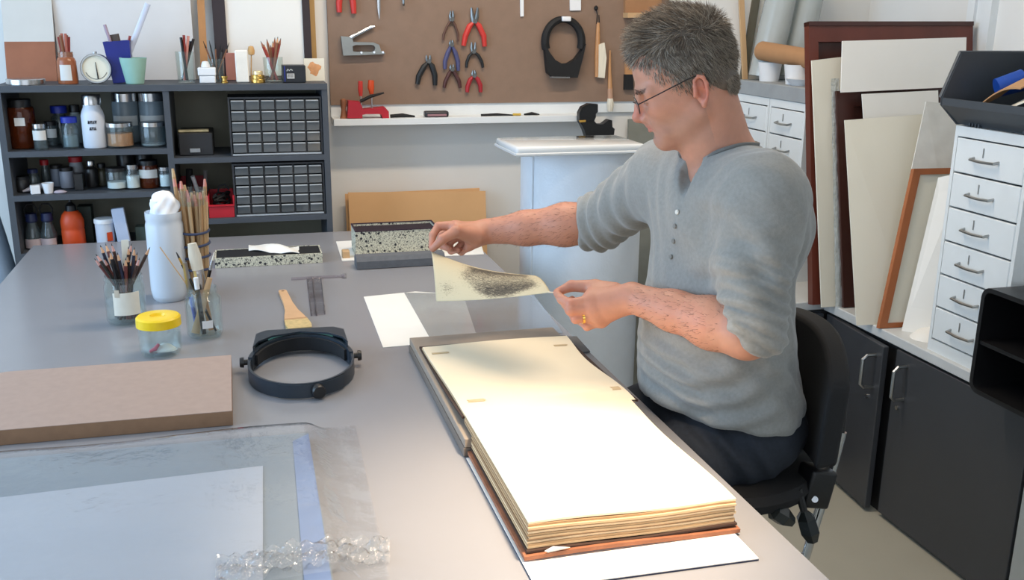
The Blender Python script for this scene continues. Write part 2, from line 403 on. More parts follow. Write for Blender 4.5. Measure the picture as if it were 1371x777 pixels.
for k in range(4): obj('rib', MB().bb(xb0+.052, xb0+.062, by1-.06-.012*k-.006, by1-.06-.012*k, bz0, bz0+.03), m_bin, pb)
for k in range(4): obj('rib', MB().bb(xb0+.052, xb0+.062, by0+.08+.012*k, by0+.086+.012*k, bz0, bz0+.03), m_bin, pb)
m_blue = mat('bright_blue_plastic', (20, 70, 160), 0.4)
rt = Matrix.Rotation(math.radians(70), 3, 'Y') @ Matrix.Rotation(math.radians(20), 3, 'X')
single('blue_cup', MB().lathe([(.0, 0), (.026, 0), (.03, .07), (.027, .07), (.023, .004), (0, .004)], (2.0, by1-.075, bz0+.105), 20, rt), m_blue,
       'bright blue plastic cup lying in the dark grey parts bin', 'cup')
single('kraft_sheet', MB().slab(lambda u, v: Vector((1.93+.16*v, by1-.09-.15*u, bz0+.055+.06*u+.07*v+.02*math.sin(3*u))), 8, 4, .004), m_cardb,
       'bent brown card sheet sticking out of the dark grey parts bin', 'card')
single('cream_sheet', MB().slab(lambda u, v: Vector((1.92+.14*v, by1-.17-.12*u, bz0+.045+.05*u+.06*v)), 8, 4, .004), m_card,
       'cream card strip under the brown card in the parts bin', 'card')
rt = Matrix.Rotation(math.radians(60), 3, 'X') @ Matrix.Rotation(math.radians(25), 3, 'Y')
tp = thing('tape_roll', 'roll of brown packing tape on top of the full parts bin', 'tape', (2.03, by1-.24, bz0+.12))
obj('tape', MB().lathe([(.04, -.025), (.058, -.025), (.058, .025), (.04, .025), (.04, -.025)], (2.03, by1-.235, bz0+.195), 28, rt), mat('brown_tape', (150, 104, 66), 0.25), tp)
obj('core', MB().lathe([(.036, -.026), (.04, -.026), (.04, .026), (.036, .026), (.036, -.026)], (2.03, by1-.235, bz0+.195), 28, rt), m_white, tp)
obj('label_sticker', MB().lathe([(.0, -.004), (.03, -.004), (.03, .004), (0, .004)], (2.03, by1-.235, bz0+.195), 16, rt), mat('green_label', (40, 120, 80), 0.5), tp)

# black cubby box on the worktop
cu = thing('cubby_box', 'black rounded two-tier plastic cubby box at the end of the worktop', 'box', (2.0, 1.95, WT))
def rrect(y0, y1, z0, z1, r, x, n=5):
    out = []
    for (cy, cz, a) in ((y1-r, z1-r, 0), (y0+r, z1-r, 90), (y0+r, z0+r, 180), (y1-r, z0+r, 270)):
        for k in range(n+1):
            t = math.radians(a+90*k/n); out.append((x, cy+r*math.cos(t), cz+r*math.sin(t)))
    return out
c0 = PX(1307, 450, 1.815); cz0, cz1 = WT, .895
cy1 = c0.y+.002; cy0 = cy1-.36
obj('shell', MB().ring_prism(rrect(cy0, cy1, cz0, cz1, .03, 1.815), rrect(cy0+.012, cy1-.012, cz0+.012, cz1-.012, .02, 1.815), (.30, 0, 0)), m_black, cu)
obj('back', MB().prism(rrect(cy0+.01, cy1-.01, cz0+.01, cz1-.01, .02, 2.10), (.012, 0, 0)), m_black, cu)
obj('shelf', MB().bb(1.82, 2.10, cy0+.01, cy1-.01, (cz0+cz1)/2-.012, (cz0+cz1)/2-.002), m_black, cu)

# ---- boards and frames standing on the worktop, leaning back
m_mahog = mat('red_brown_wood', (92, 42, 30), 0.4, var=0.22, scale=9, stretch=(1, 1, .15), bump=0.05)
m_mahogd = mat('dark_brown_wood', (62, 30, 24), 0.4, var=0.2, scale=9, stretch=(1, 1, .15), bump=0.05)
m_orangew = mat('orange_brown_wood', (158, 92, 52), 0.4, var=0.15, scale=14, stretch=(1, 1, .15))
def lean_plate(p, th=.004):   # p: bottom-left, bottom-right, top-right, top-left world points; thickness goes back (+Y)
    p = [Vector(q) for q in p]; n = (p[1]-p[0]).cross(p[3]-p[0]).normalized()
    if n.y < 0: n = -n
    return MB().prism(p, n*th)
# big brown framed panel at the back
def W(px, py, y): return tuple(PY(px, py, y))
yb, yt = 2.83, 2.99
bl = Vector((1.845, yb, WT+.001)); br = Vector((2.475, yb, WT+.001)); tl = Vector((1.833, yt, 1.543)); trr = Vector((2.475, yt, 1.548))
br.x = trr.x
fp = thing('framed_panel', 'large red-brown wooden framed panel leaning behind the pale boards', 'panel', (2.15, yb, WT))
def bil(u, v): return (bl.lerp(br, u)).lerp(tl.lerp(trr, u), v)
nrm = (br-bl).cross(tl-bl).normalized(); nrm = nrm if nrm.y > 0 else -nrm
def strip(u0, u1, v0, v1, off, th): return MB().prism([bil(u0, v0)+nrm*off, bil(u1, v0)+nrm*off, bil(u1, v1)+nrm*off, bil(u0, v1)+nrm*off], nrm*th)
obj('backing', strip(.03, .97, .03, .97, .014, .01), m_mahogd, fp)
for a in ((0, .055, 0, 1), (.945, 1, 0, 1), (.055, .945, .93, 1), (.055, .945, 0, .06)): obj('frame_rail', strip(*a, 0, .028), m_mahog, fp)
obj('top_edge', strip(0, 1, .985, 1.0, -.004, .034), m_mahogd, fp)
nudge = Vector((0, -.012, 0))
# sheets standing in front, front to back
single('pale_board', lean_plate([(1.862, 2.80, WT), (1.93, 2.80, WT), W(1129, 76, 2.955), W(1087, 81, 2.955)], .006), m_card,
       'narrow pale green-grey board in front of the brown framed panel', 'board')
m_bub = film('bubble_wrap', (225, 232, 235), 0.35, 0.15, (215, 222, 226), bump=0.9, bscale=70)
single('bubble_wrap_edge', MB().grid(lambda u, v: Vector((1.905+.035*u, 2.788-.006*math.sin(u*3.1), WT)).lerp(Vector(W(1112+11*u, 105, 2.93)), v) + Vector((0, -.004*abs(math.sin(26*v)), 0)), 6, 40), m_bub,
       'strip of crinkled bubble wrap hanging in front of the narrow pale board', 'wrap')
f2 = thing('dark_picture_frame', 'dark brown wooden frame half hidden behind the white cards', 'frame', (2.1, 2.77, WT))
a0 = Vector((1.928, 2.772, WT+.003)); a1 = Vector((2.36, 2.772, WT+.003)); b0 = Vector(W(1120, 122, 2.91)); b1 = Vector((2.36, 2.91, b0.z))
def bil2(u, v): return (a0.lerp(a1, u)).lerp(b0.lerp(b1, u), v)
n2 = (a1-a0).cross(b0-a0).normalized(); n2 = n2 if n2.y > 0 else -n2
for q in ((0, .14, 0, 1), (.86, 1, 0, 1), (.14, .86, .93, 1), (.14, .86, 0, .07)):
    obj('frame_rail', MB().prism([bil2(q[0], q[2]), bil2(q[1], q[2]), bil2(q[1], q[3]), bil2(q[0], q[3])], n2*.018), m_mahogd, f2)
obj('panel', MB().prism([bil2(.1, .05)+n2*.008, bil2(.9, .05)+n2*.008, bil2(.9, .95)+n2*.008, bil2(.1, .95)+n2*.008], n2*.006), m_mahogd, f2)
obj('corner_block', MB().prism([bil2(.12, .80)-n2*.004, bil2(.22, .80)-n2*.004, bil2(.22, .86)-n2*.004, bil2(.12, .86)-n2*.004], n2*.006), m_wood, f2)
single('white_card', lean_plate([(1.93, 2.755, WT), (2.37, 2.755, WT), W(1292, 51, 2.895), W(1128, 56, 2.895)], .003).__class__().prism(
       [W(1126, 124, 2.868), W(1292, 116, 2.868), W(1294, 50, 2.895), W(1128, 55, 2.895)], (0, .004, 0)), m_paper,
       'wide white card across the top of the leaning boards', 'card')
single('white_sheet', lean_plate([(2.03, 2.735, WT), (2.30, 2.735, WT), W(1256, 121, 2.86), W(1154, 126, 2.86)], .003), m_paper,
       'white sheet standing below the wide card and behind the cream board', 'sheet')
single('cream_board', lean_plate([tuple(T(1147, 436, WT)), tuple(T(1222, 432, WT)), W(1236, 153, 2.79), W(1131, 161, 2.79)], .004), m_card,
       'tall cream board standing beside the small orange-brown frame', 'board')
single('grey_white_board', lean_plate([tuple(T(1176, 436, WT)), tuple(T(1290, 430, WT)), W(1291, 141, 2.75), W(1240, 136, 2.75)], .004), mat('grey_white_card', (208, 208, 203), 0.8),
       'grey-white board leaning between the cream board and the white drawer tower', 'board')
f3 = thing('wooden_picture_frame', 'narrow orange-brown wooden frame leaning beside the white drawer tower', 'frame', tuple(T(1190, 440, WT)))
a0 = T(1177, 440, WT+.002); a1 = a0+Vector((.33, -.02, 0)); b0 = PY(1224, 226, 2.63); b1 = b0+Vector((.33, -.02, 0))
n2 = (a1-a0).cross(b0-a0).normalized(); n2 = n2 if n2.y > 0 else -n2
for q in ((0, .08, 0, 1), (.92, 1, 0, 1), (.08, .92, .962, 1), (.08, .92, 0, .03)):
    obj('frame_rail', MB().prism([bil2(q[0], q[2]), bil2(q[1], q[2]), bil2(q[1], q[3]), bil2(q[0], q[3])], n2*.016), m_orangew, f3)
obj('backing', MB().prism([bil2(.05, .02)+n2*.006, bil2(.95, .02)+n2*.006, bil2(.95, .97)+n2*.006, bil2(.05, .97)+n2*.006], n2*.005), m_card, f3)
single('small_board', lean_plate([tuple(T(1207, 443, WT)), tuple(T(1262, 452, WT)), W(1292, 230, 2.50), W(1256, 238, 2.57)], .004), m_paper,
       'small white board inside the orange-brown frame by the drawer tower', 'board')
single('white_cloth', MB().lathe([(0, .03), (.05, .028), (.10, .018), (.13, .004), (.135, 0), (0, 0)], tuple(T(1236, 455, WT)+Vector((.045, .012, 0))), 20, sx=.55, sy=.42), m_paper,
       'crumpled white paper lying on the worktop beside the drawer tower', 'paper')

# ---- far corner: tube, cups, rolled plastic, laths
PZ = 1.316
m_tube = mat('cardboard_tube_brown', (172, 128, 88), 0.75, var=0.05)
ta, tb_ = PX(1020, 68, 1.975), PX(1090, 80, 2.02)
tdir = (tb_-ta).normalized()
zq = tdir.to_track_quat('Z', 'Y').to_matrix()
ln = .42
single('cardboard_tube', MB().lathe([(.026, 0), (.036, 0), (.036, ln), (.026, ln), (.026, 0)], tuple(ta), 28, zq), m_tube,
       'thick brown cardboard tube resting on the white pots', 'tube')
for i, (px, lab) in enumerate(((1030, 'squat white pot under the open end of the cardboard tube'), (1066, 'squat white pot beside the saucer under the cardboard tube'))):
    c = PX(px, 100, 2.0); h = .072
    single('white_pot', MB().lathe([(0, 0), (.036, 0), (.046, h), (.043, h), (.034, .004), (0, .004)], (c.x, c.y, PZ), 24), m_white, lab, 'pot', 'white pots on the far towers')
c = PX(1073, 102, 1.99)
single('saucer', MB().lathe([(0, .004), (.03, .006), (.052, .024), (.056, .024), (.034, 0), (0, 0)], (c.x, c.y, PZ), 24), m_white, 'white saucer on the grey board by the brown panel', 'saucer')
m_roll = film('clear_film_roll', (225, 230, 228), 0.5, 0.2, (222, 226, 224), bump=0.4, bscale=18)
for k, (px, yy, lab) in enumerate(((1030, 3.575, 'tall roll of clear plastic film behind the cardboard tube'), (1066, 3.59, 'tall roll of clear plastic film next to the brown framed panel'))):
    b = PY(px-8, 95, yy); t = PY(px+22, -30, yy); b.z = PZ+.002; dd = (t-b); q = dd.normalized().to_track_quat('Z', 'Y').to_matrix()
    single('film_roll', MB().lathe([(.058, .01), (.062, dd.length*.5), (.058, dd.length), (.05, dd.length), (.05, .01), (.058, .01)], tuple(b), 28, q), m_roll, lab, 'roll')
for name, p0, p1, w, mm, lab in (('wood_lath', (996, 120), (990, -10), .02, m_wood, 'pale wooden lath standing upright behind the man in the corner'),
                        ('grey_lath', (994, 90), (1010, -10), .03, mat('olive_grey_board', (96, 92, 78), 0.7), 'olive grey strip leaning beside the wooden lath')):
    yl = 3.632 if name == 'wood_lath' else 3.6465; a, b = PY(p0[0], p0[1], yl), PY(p1[0], p1[1], yl); a2 = a + (a-b)*( (a.z-.61)/(b.z-a.z)); yy = Vector((0, .012, 0)); ww = Vector((w, 0, 0))
    single(name, MB().hexa([a2, a2+ww, a2+ww+yy, a2+yy, b, b+ww, b+ww+yy, b+yy]), mm, lab, 'lath')

# ================================================================== THINGS ON THE TABLE
# ---- MDF board
m_mdf = mat('mdf_face', (164, 142, 130), 0.65, var=0.05, scale=60, bump=0.03)
m_mdfe = mat('mdf_edge', (140, 108, 82), 0.8, var=0.08, scale=60)
md = thing('mdf_board', 'thick brown fibreboard panel lying beside the magnifier visor', 'board', (-.4, 1.9, TZ))
mx1 = T(312, 570).x; my0 = T(313, 570).y; my1 = T(311, 476, TZ+.028).y
mx0 = T(7, 500, TZ+.028).x-.0
poly = [(mx0-.36, my0+.01, TZ+.001), (mx1, my0, TZ+.001), (mx1-.002, my1, TZ+.001), (mx0+.005, my1+.004, TZ+.001), (mx0-.36, my1-.36, TZ+.001)]
poly = [(mx0-.30, my0+.012, TZ+.001), (mx1, my0, TZ+.001), (mx1-.002, my1, TZ+.001), (mx0, my1+.002, TZ+.001), (mx0-.30, my1-.16, TZ+.001)]
obj('core', MB().prism(poly, (0, 0, .027)), m_mdfe, md)
obj('face', MB().prism([(p[0], p[1], TZ+.028) for p in poly], (0, 0, .001)), m_mdf, md)

# ---- polythene bag with board and paper
bagb = thing('wrapped_board', 'blue-grey board with a white sheet, wrapped in the clear bag', 'board', (-.1, 1.4, TZ))
m_bluegrey = mat('blue_grey_card', (126, 136, 144), 0.6, var=0.03)
gx = lambda v: None
b1, b2 = T(413, 580, TZ+.012), T(444, 768, TZ+.012)
obj('backing_board', MB().prism([(-.78, 1.655, TZ+.003), (b1.x, b1.y, TZ+.003), (b2.x, b2.y-.18, TZ+.003), (-.78, 1.02, TZ+.003)], (0, 0, .010)), m_bluegrey, bagb)
obj('paper_sheet', MB().prism([tuple(T(-120, 682, TZ+.014)), tuple(T(352, 625, TZ+.014)), tuple(T(352, 800, TZ+.014)), tuple(T(-120, 850, TZ+.014))], (0, 0, .0015)), mat('bluish_white_paper', (174, 179, 188), 0.75, var=0.015), bagb)
obj('blue_strip', MB().prism([tuple(T(392, 592, TZ+.0135)), tuple(T(413, 582, TZ+.0135)), tuple(T(446, 790, TZ+.0135)), tuple(T(408, 790, TZ+.0135))], (0, 0, .0015)), mat('soft_blue_card', (112, 132, 168), .6), bagb)
m_poly = film('polythene', (246, 248, 250), 0.07, 0.10, (215, 220, 228), bump=0.22, bscale=38, spec=1.2)
m_polyf = film('polythene_fold', (242, 244, 246), 0.12, 0.06, (225, 228, 232), bump=1.0, bscale=60, spec=1.8)
c00, c10, c11, c01 = T(-160, 625), T(476, 571), T(521, 776), T(-160, 870)
def bagf(u, v):
    p = c00.lerp(c10, u).lerp(c01.lerp(c11, u), v)
    h = .0215 if p.x < b1.x+.0 else .0215*max(0, 1-(p.x-b1.x)/.035)+.002
    if p.y > 1.66: h *= max(.15, 1-(p.y-1.66)/.02)
    h += .0025*math.sin(9*p.x+14*p.y)*math.sin(21*p.y-6*p.x) + .003*max(0, math.sin(31*(p.x-.1)+40*p.y))*(1 if p.x > b1.x else .2)
    return Vector((p.x, p.y, TZ+max(.002, h)))
bg_ = thing('polythene_bag', 'clear crinkled polythene bag laid flat at the near end of the table', 'bag', (-.1, 1.4, TZ))
obj('top_film', MB().grid(bagf, 70, 40), m_poly, bg_, recalc=False, smooth=180)
fa, fb = T(250, 772), T(522, 722)
def foldf(u, v):
    p = T(290+232*u, 768-(46*u if u > 0 else 0)+v*34)
    h = .016*max(0, 1-max(0, p.x-b1.x)/.05)+.006+.007*math.sin(25*u+5*v)*math.sin(17*v+9*u)+.004*math.sin(61*u+13*v)
    return Vector((p.x, p.y, TZ+max(.003, h)))
obj('crinkled_fold', MB().grid(foldf, 80, 14), m_polyf, bg_, recalc=False, smooth=180)

# ---- glass jars
def jar_glass(parent, c, r, h, m=None, neck=.93, thread=True, n=28):
    p = [(0, .004), (r*.92, .004), (r, .012), (r, h*.78), (r*neck, h*.86), (r*neck, h*.90), (r*(neck+.035), h*.915), (r*(neck+.035), h*.935), (r*neck, h*.95), (r*neck, h), (r*neck-.003, h), (r*neck-.003, h*.87), (r-.003, h*.77), (r-.003, .016), (r*.85, .01), (0, .01)]
    return obj('glass', MB().lathe(p, c, n), m or m_glass, parent)
# pencil jar
pc = Vector((-.291, 2.425, TZ)); pr = .046; ph = .118
pj = thing('pencil_jar', 'glass jar with a blank paper label holding dark pencils', 'jar', tuple(pc))
jar_glass(pj, tuple(pc), pr, ph)
obj('paper_label', MB().lathe([(pr+.0006, .03), (pr+.0012, .03), (pr+.0012, .085), (pr+.0006, .085), (pr+.0006, .03)], tuple(pc), 14, a0=math.radians(-118), a1=math.radians(-42)), mat('label_cream', (226, 222, 208), 0.8), pj)
obj('tape_tab', MB().lathe([(pr+.0014, .075), (pr+.0018, .075), (pr+.0018, .093), (pr+.0014, .093), (pr+.0014, .075)], tuple(pc), 4, a0=math.radians(-112), a1=math.radians(-98)), mat('tape_tab_beige', (190, 178, 158), 0.5), pj)
m_pbody = [mat('pencil_black', (22, 22, 26), 0.35), mat('pencil_navy', (28, 32, 52), 0.35), mat('pencil_redbrown', (96, 40, 34), 0.4), mat('pencil_darkbrown', (58, 36, 28), 0.4)]
m_ptip = mat('pencil_bare_wood', (205, 158, 120), 0.6); m_lead = mat('graphite', (40, 40, 44), 0.4); m_ppink = mat('pencil_end_pink', (200, 150, 140), 0.5)
def pencil(base, top, body, tipm, lab, grp, r=.0038, ferr=False):
    base, top = Vector(base), Vector(top); d = (top-base).normalized(); L = (top-base).length
    t = thing('pencil', lab, 'pencil', tuple(base), group=grp)
    obj('shaft', MB().tube([base, base+d*(L-.02)], r, 6), body, t, smooth=0)
    tp_ = obj('tip', MB().tube([base+d*(L-.02), base+d*(L-.006)], [r, r*.4], 6), tipm, t)
    obj('lead', MB().tube([base+d*(L-.006), base+d*L], [r*.4, r*.08], 6), m_lead, tp_)
tops = [(128,340),(134,328),(141,326),(149,326),(152,332),(157,338),(126,346),(131,352),(144,342),(160,344),(168,345),(172,330),(176,326),(180,331),(184,338),(187,345),(171,340),(178,345),(138,345),(201,331),(147,336),(165,352)]
for i, (px, py) in enumerate(tops):
    t = PY(px, py, 2.40+.05*((i*7) % 5)/4)
    dx = (t.x-pc.x); a = i*2.4; b = Vector((pc.x-dx*.25+.014*math.cos(a), pc.y+.016*math.sin(a), TZ+.012))
    q = (b-pc); q.z = 0
    if q.length > pr-.012: b = pc+q*((pr-.012)/q.length)+Vector((0,0,.012))
    # keep the shaft inside the jar mouth
    mth = TZ+ph; f = (mth-b.z)/(t.z-b.z); mp = b.lerp(t, f); q = mp-Vector((pc.x, pc.y, mp.z)); lim = pr*.93-.009
    if q.length > lim:
        mp = Vector((pc.x, pc.y, mp.z))+q*(lim/q.length); b = mp+(mp-t)*((mp.z-TZ-.012)/(t.z-mp.z))
        q = b-Vector((pc.x, pc.y, b.z))
        if q.length > pr-.01: b = Vector((pc.x, pc.y, b.z))+q*((pr-.01)/q.length)
    up = i % 3 != 0
    pencil(b, t, m_pbody[(i*5) % 4], m_ptip if up else m_ppink, ('black', 'navy', 'red-brown', 'dark brown')[(i*5) % 4]+(' pencil, sharpened end up, in the glass jar with the paper label' if up else ' pencil, pink end up, in the glass jar with the paper label'), 'pencils in the labelled jar')

sl0, sl1 = PY(162, 322, 2.432), PY(172, 321, 2.432)
single('paper_slip', MB().prism([tuple(sl0), tuple(sl1), (sl1.x-.006, 2.43, TZ+.05), (sl0.x-.006, 2.43, TZ+.05)], (0, .0015, 0)), m_card, 'cream paper slip standing among the pencils in the labelled jar', 'paper')
# ---- tall white plastic jar with cotton wool
wc = Vector((-.203, 2.615, TZ)); wr = .047; wh = .232
wj = thing('plastic_jar', 'tall translucent white plastic jar stuffed with cotton wool', 'jar', tuple(wc))
m_milky = film('milky_plastic', (225, 235, 242), 0.62, 0.22, (236, 241, 247))
obj('body', MB().lathe([(0, 0), (wr*.8, 0), (wr*.93, .008), (wr, .03), (wr, wh*.86), (wr*.94, wh*.90), (wr*.97, wh*.92), (wr*.97, wh), (wr*.93, wh), (wr*.9, wh*.9), (wr*.95, wh*.85), (wr*.95, .02), (0, .006)], tuple(wc), 32), m_milky, wj)
m_cot = mat('cotton_wool', (240, 243, 248), 0.95, var=0.02, bump=0.5, bscale=90)
mb = MB()
def cotf(u, v):
    a = 2*math.pi*u; z = v
    if z < .62: r = (wr*.9)*(1-.0*z); zz = .012+z/.62*(wh-.02)
    else:
        q = (z-.62)/.38; r = .035*math.sqrt(max(0, 1-q**3))*(1+.10*math.sin(3*a+5*q)+.08*math.sin(7*a-9*q)); zz = wh-.008+q*.062
    return Vector((wc.x+.004*(z > .62)+r*math.cos(a), wc.y+r*math.sin(a), TZ+zz))
mb.grid(cotf, 36, 40)
tf = PY(201, 268, 2.60); mb.tube([tf+Vector((.03, 0, -.012)), tf+Vector((.012, 0, -.004)), tf], [.016, .012, .002], 8)
single('cotton_wool', mb, m_cot, 'white cotton wool puffing out of the tall plastic jar', 'cotton wool', smooth=180)

# ---- bundle of bamboo sticks with elastic bands
sc = Vector((-.132, 2.628, TZ)); sr = .032
m_bam = [mat('bamboo_a', (186, 152, 108), 0.55, var=0.12, scale=30, stretch=(1, 1, .2)), mat('bamboo_b', (168, 132, 92), 0.55, var=0.12, scale=30, stretch=(1, 1, .2)), mat('bamboo_c', (196, 166, 126), 0.55, var=0.12, scale=30, stretch=(1, 1, .2))]
m_pinktip = mat('pink_stick_tip', (206, 138, 124), 0.6)
stk = [(231,226,-8),(233,240,-4),(242,243,0),(247,248,4),(252,262,3),(256,258,-3),(260,261,5),(264,258,-5),(268,258,2),(274,240,4),(272,256,-6),(238,256,2),(245,262,-6),(250,255,7),(262,268,8),(270,266,6),(276,262,-1),(236,262,8)]
ring = [(i*2*math.pi/12) for i in range(12)]+[(i*2*math.pi/6)+.3 for i in range(6)]
stk.sort(key=lambda q: q[0]); order = sorted(range(18), key=lambda i: math.cos(ring[i])*(1 if i < 12 else .55))
for k, (px, py, jj) in enumerate(stk):
    i = order[k]; rad = sr-.006 if i < 12 else sr*.5
    b = Vector((sc.x+rad*.82*math.cos(ring[i]), sc.y+rad*.82*math.sin(ring[i]), TZ+.001))
    t = PY(px, py, sc.y+rad*math.sin(ring[i]))
    t.x = sc.x+(t.x-sc.x)*1.0
    s = thing('bamboo_stick', 'thin bamboo stick with '+('pink' if k % 3 else 'plain')+' tip in the bundle held by elastic bands', 'stick', tuple(b), group='bamboo sticks in the banded bundle')
    d_ = t-b
    obj('shaft', MB().tube([b, b+d_*.5, b+d_*.94], .0048, 7), m_bam[k % 3], s)
    obj('tip', MB().tube([b+d_*.94, t], [.0048, .003], 7), m_pinktip if k % 3 else m_bam[2], s)
m_band = mat('dark_blue_rubber', (46, 58, 88), 0.5)
for k, z in enumerate((.176, .141, .108, .074)):
    rr_ = sr*(.93+.10*z/.2)+.004
    single('elastic_band', MB().tube([(sc.x+rr_*math.cos(a), sc.y+rr_*math.sin(a), TZ+z+.003*math.sin(a+k)) for a in [2*math.pi*q/28 for q in range(28)]], .0034, 7, closed=True), m_band,
           ('dark blue elastic band highest on the bundle of bamboo sticks', 'dark blue elastic band second from the top of the stick bundle', 'dark blue elastic band third from the top of the stick bundle', 'dark blue elastic band lowest on the bundle of bamboo sticks')[k], 'elastic band', 'elastic bands on the stick bundle')
single('clear_sleeve', MB().lathe([(sr+.0030, .245), (sr+.0045, .255), (sr+.0045, .285), (sr+.003, .285), (sr+.003, .245)], tuple(sc), 24), m_glass, 'clear plastic collar around the top of the stick bundle', 'sleeve')

# ---- brush jar
jc = Vector((-.107, 2.272, TZ)); jr = .0405; jh = .118
bj = thing('brush_jar', 'clear glass jar of brushes and small tools behind the yellow-lidded jar', 'jar', tuple(jc))
jar_glass(bj, tuple(jc), jr, jh, neck=.80)
obj('paper_scrap', MB().lathe([(jr+.0006, .03), (jr+.0012, .03), (jr+.0012, .048), (jr+.0006, .048), (jr+.0006, .03)], tuple(jc), 6, a0=math.radians(-95), a1=math.radians(-62)), m_white, bj)
def inside(t, ang, rad=.6, zf=.012):
    return Vector((jc.x+jr*rad*math.cos(ang), jc.y+jr*rad*math.sin(ang), TZ+zf))
def stick_thing(name, lab, cat, segs, grp=None):
    """segs: list of (part name, points, radii, material, flat)"""
    b = Vector(segs[0][1][0]); t = thing(name, lab, cat, tuple(b), group=grp)
    for (pn, pts, rs, mm, fl) in segs: obj(pn, MB().tube(pts, rs, 10, flat=fl, up=(0, 1, 0)), mm, t)
    return t
def seg3(b, t, f): return Vector(b).lerp(Vector(t), f)
m_hand = mat('natural_handle', (188, 138, 92), 0.45, var=0.1); m_hblack = mat('black_lacquer', (20, 18, 18), 0.25)
m_brist = mat('pale_bristle', (222, 214, 196), 0.9, var=0.12, scale=120, stretch=(1, 1, .1)); m_silver = mat('ferrule', (196, 198, 200), 0.25, metal=1.0)
b, t = inside(0, .4, .35), PY(257, 326, 2.27)
stick_thing('flat_brush', 'flat white-tipped brush standing in the clear jar of brushes', 'brush', [('handle', [b, seg3(b, t, .48)], [.006, .008], m_hand, .5), ('ferrule', [seg3(b, t, .48), seg3(b, t, .70)], [.012, .013], m_silver, .4), ('bristles', [seg3(b, t, .70), seg3(b, t, .86), t], [.013, .0145, .010], m_brist, .4)])
b, t = inside(0, 2.9, .55), PY(287, 338, 2.27)
stick_thing('fine_brush', 'fine black-handled brush leaning to the right in the jar of brushes', 'brush', [('handle', [b, seg3(b, t, .78)], [.0028, .0040], m_hblack, 1), ('ferrule', [seg3(b, t, .78), seg3(b, t, .9)], [.0036, .0028], m_silver, 1), ('bristles', [seg3(b, t, .9), t], [.0028, .0012], m_brist, 1)])
b, t = inside(0, -.2, .6), PY(236, 338, 2.27)
stick_thing('dark_brush', 'slim dark paint brush leaning to the left in the jar of brushes', 'brush', [('handle', [b, seg3(b, t, .85)], [.0026, .0036], m_hblack, 1), ('ferrule', [seg3(b, t, .85), seg3(b, t, .93)], [.003, .0026], m_brass, 1), ('bristles', [seg3(b, t, .93), t], [.0026, .001], m_lead, 1)])
b, t = inside(0, .1, .7), PY(214, 331, 2.28)
mid = Vector((jc.x-jr*.70, jc.y, TZ+jh)); b = mid+(mid-t)*.0; b = inside(0, .1, .62)
t2 = mid+(t-mid)
stick_thing('thin_rod', 'very thin wooden rod slanting far out of the jar of brushes', 'rod', [('shaft', [b, mid, t], .0013, m_wood, 1)])
b, t = inside(0, 2.4, .6), PY(247, 352, 2.26)
stick_thing('steel_spatula', 'narrow steel spatula standing in the jar of brushes', 'spatula', [('handle', [b, seg3(b, t, .5)], [.005, .005], mat('blue_handle', (40, 60, 150), 0.4), 1), ('blade', [seg3(b, t, .5), t], [.007, .0055], m_steel, .2)])
b, t = inside(0, 3.6, .6), PY(281, 372, 2.25)
stick_thing('wooden_spatula', 'flat pale wooden spatula in the jar of brushes', 'spatula', [('blade', [b, seg3(b, t, .5), t], [.010, .008, .006], m_wood, .25)])
b, t = inside(0, 4.6, .5), PY(262, 372, 2.25)
stick_thing('black_marker', 'black stick with a white band inside the jar of brushes', 'stick', [('shaft', [b, seg3(b, t, .8)], .0055, m_hblack, 1), ('band', [seg3(b, t, .8), t], .0057, m_white, 1)])

# ---- jar with yellow lid
yc = Vector((-.1975, 2.168, TZ)); yr = .0445
yj = thing('yellow_lid_jar', 'short faceted glass jar with a bright yellow screw lid', 'jar', tuple(yc))
def facet(r): return r
p = [(0, .003), (yr*.9, .003), (yr, .012), (yr, .058), (yr*.94, .068), (yr*.94, .074), (yr*.94-.003, .074), (yr-.003, .056), (yr-.003, .014), (0, .009)]
obj('glass', MB().lathe(p, tuple(yc), 12), m_glass, yj, smooth=20)
m_yel = mat('yellow_lid', (236, 200, 22), 0.35, var=0.03)
lp = [(0, .084), (.014, .083), (.017, .0885), (.034, .089), (.043, .0875), (.0465, .084), (.047, .066), (.0445, .066), (.044, .080), (0, .080)]
obj('lid', MB().lathe(lp, tuple(yc), 36), m_yel, yj)
m_pink = mat('pink_swab', (206, 100, 120), 0.8); 
single('swab_pile', MB().lathe([(0, .016), (.012, .012), (.022, .003), (.024, 0), (0, 0)], (yc.x+.008, yc.y-.004, TZ+.009), 14, sx=1.1, sy=.7).tube([(yc.x-.012, yc.y-.014, TZ+.01), (yc.x+.002, yc.y-.012, TZ+.022)], .003, 6), m_cot,
       'little heap of white swabs at the bottom of the yellow-lidded jar', 'swabs')
single('pink_swab', MB().tube([(yc.x-.022, yc.y-.018, TZ+.012), (yc.x-.010, yc.y-.017, TZ+.017), (yc.x-.002, yc.y-.015, TZ+.027)], [.003, .005, .003], 8), m_pink, 'small pink-stained swab in the yellow-lidded jar', 'swab')

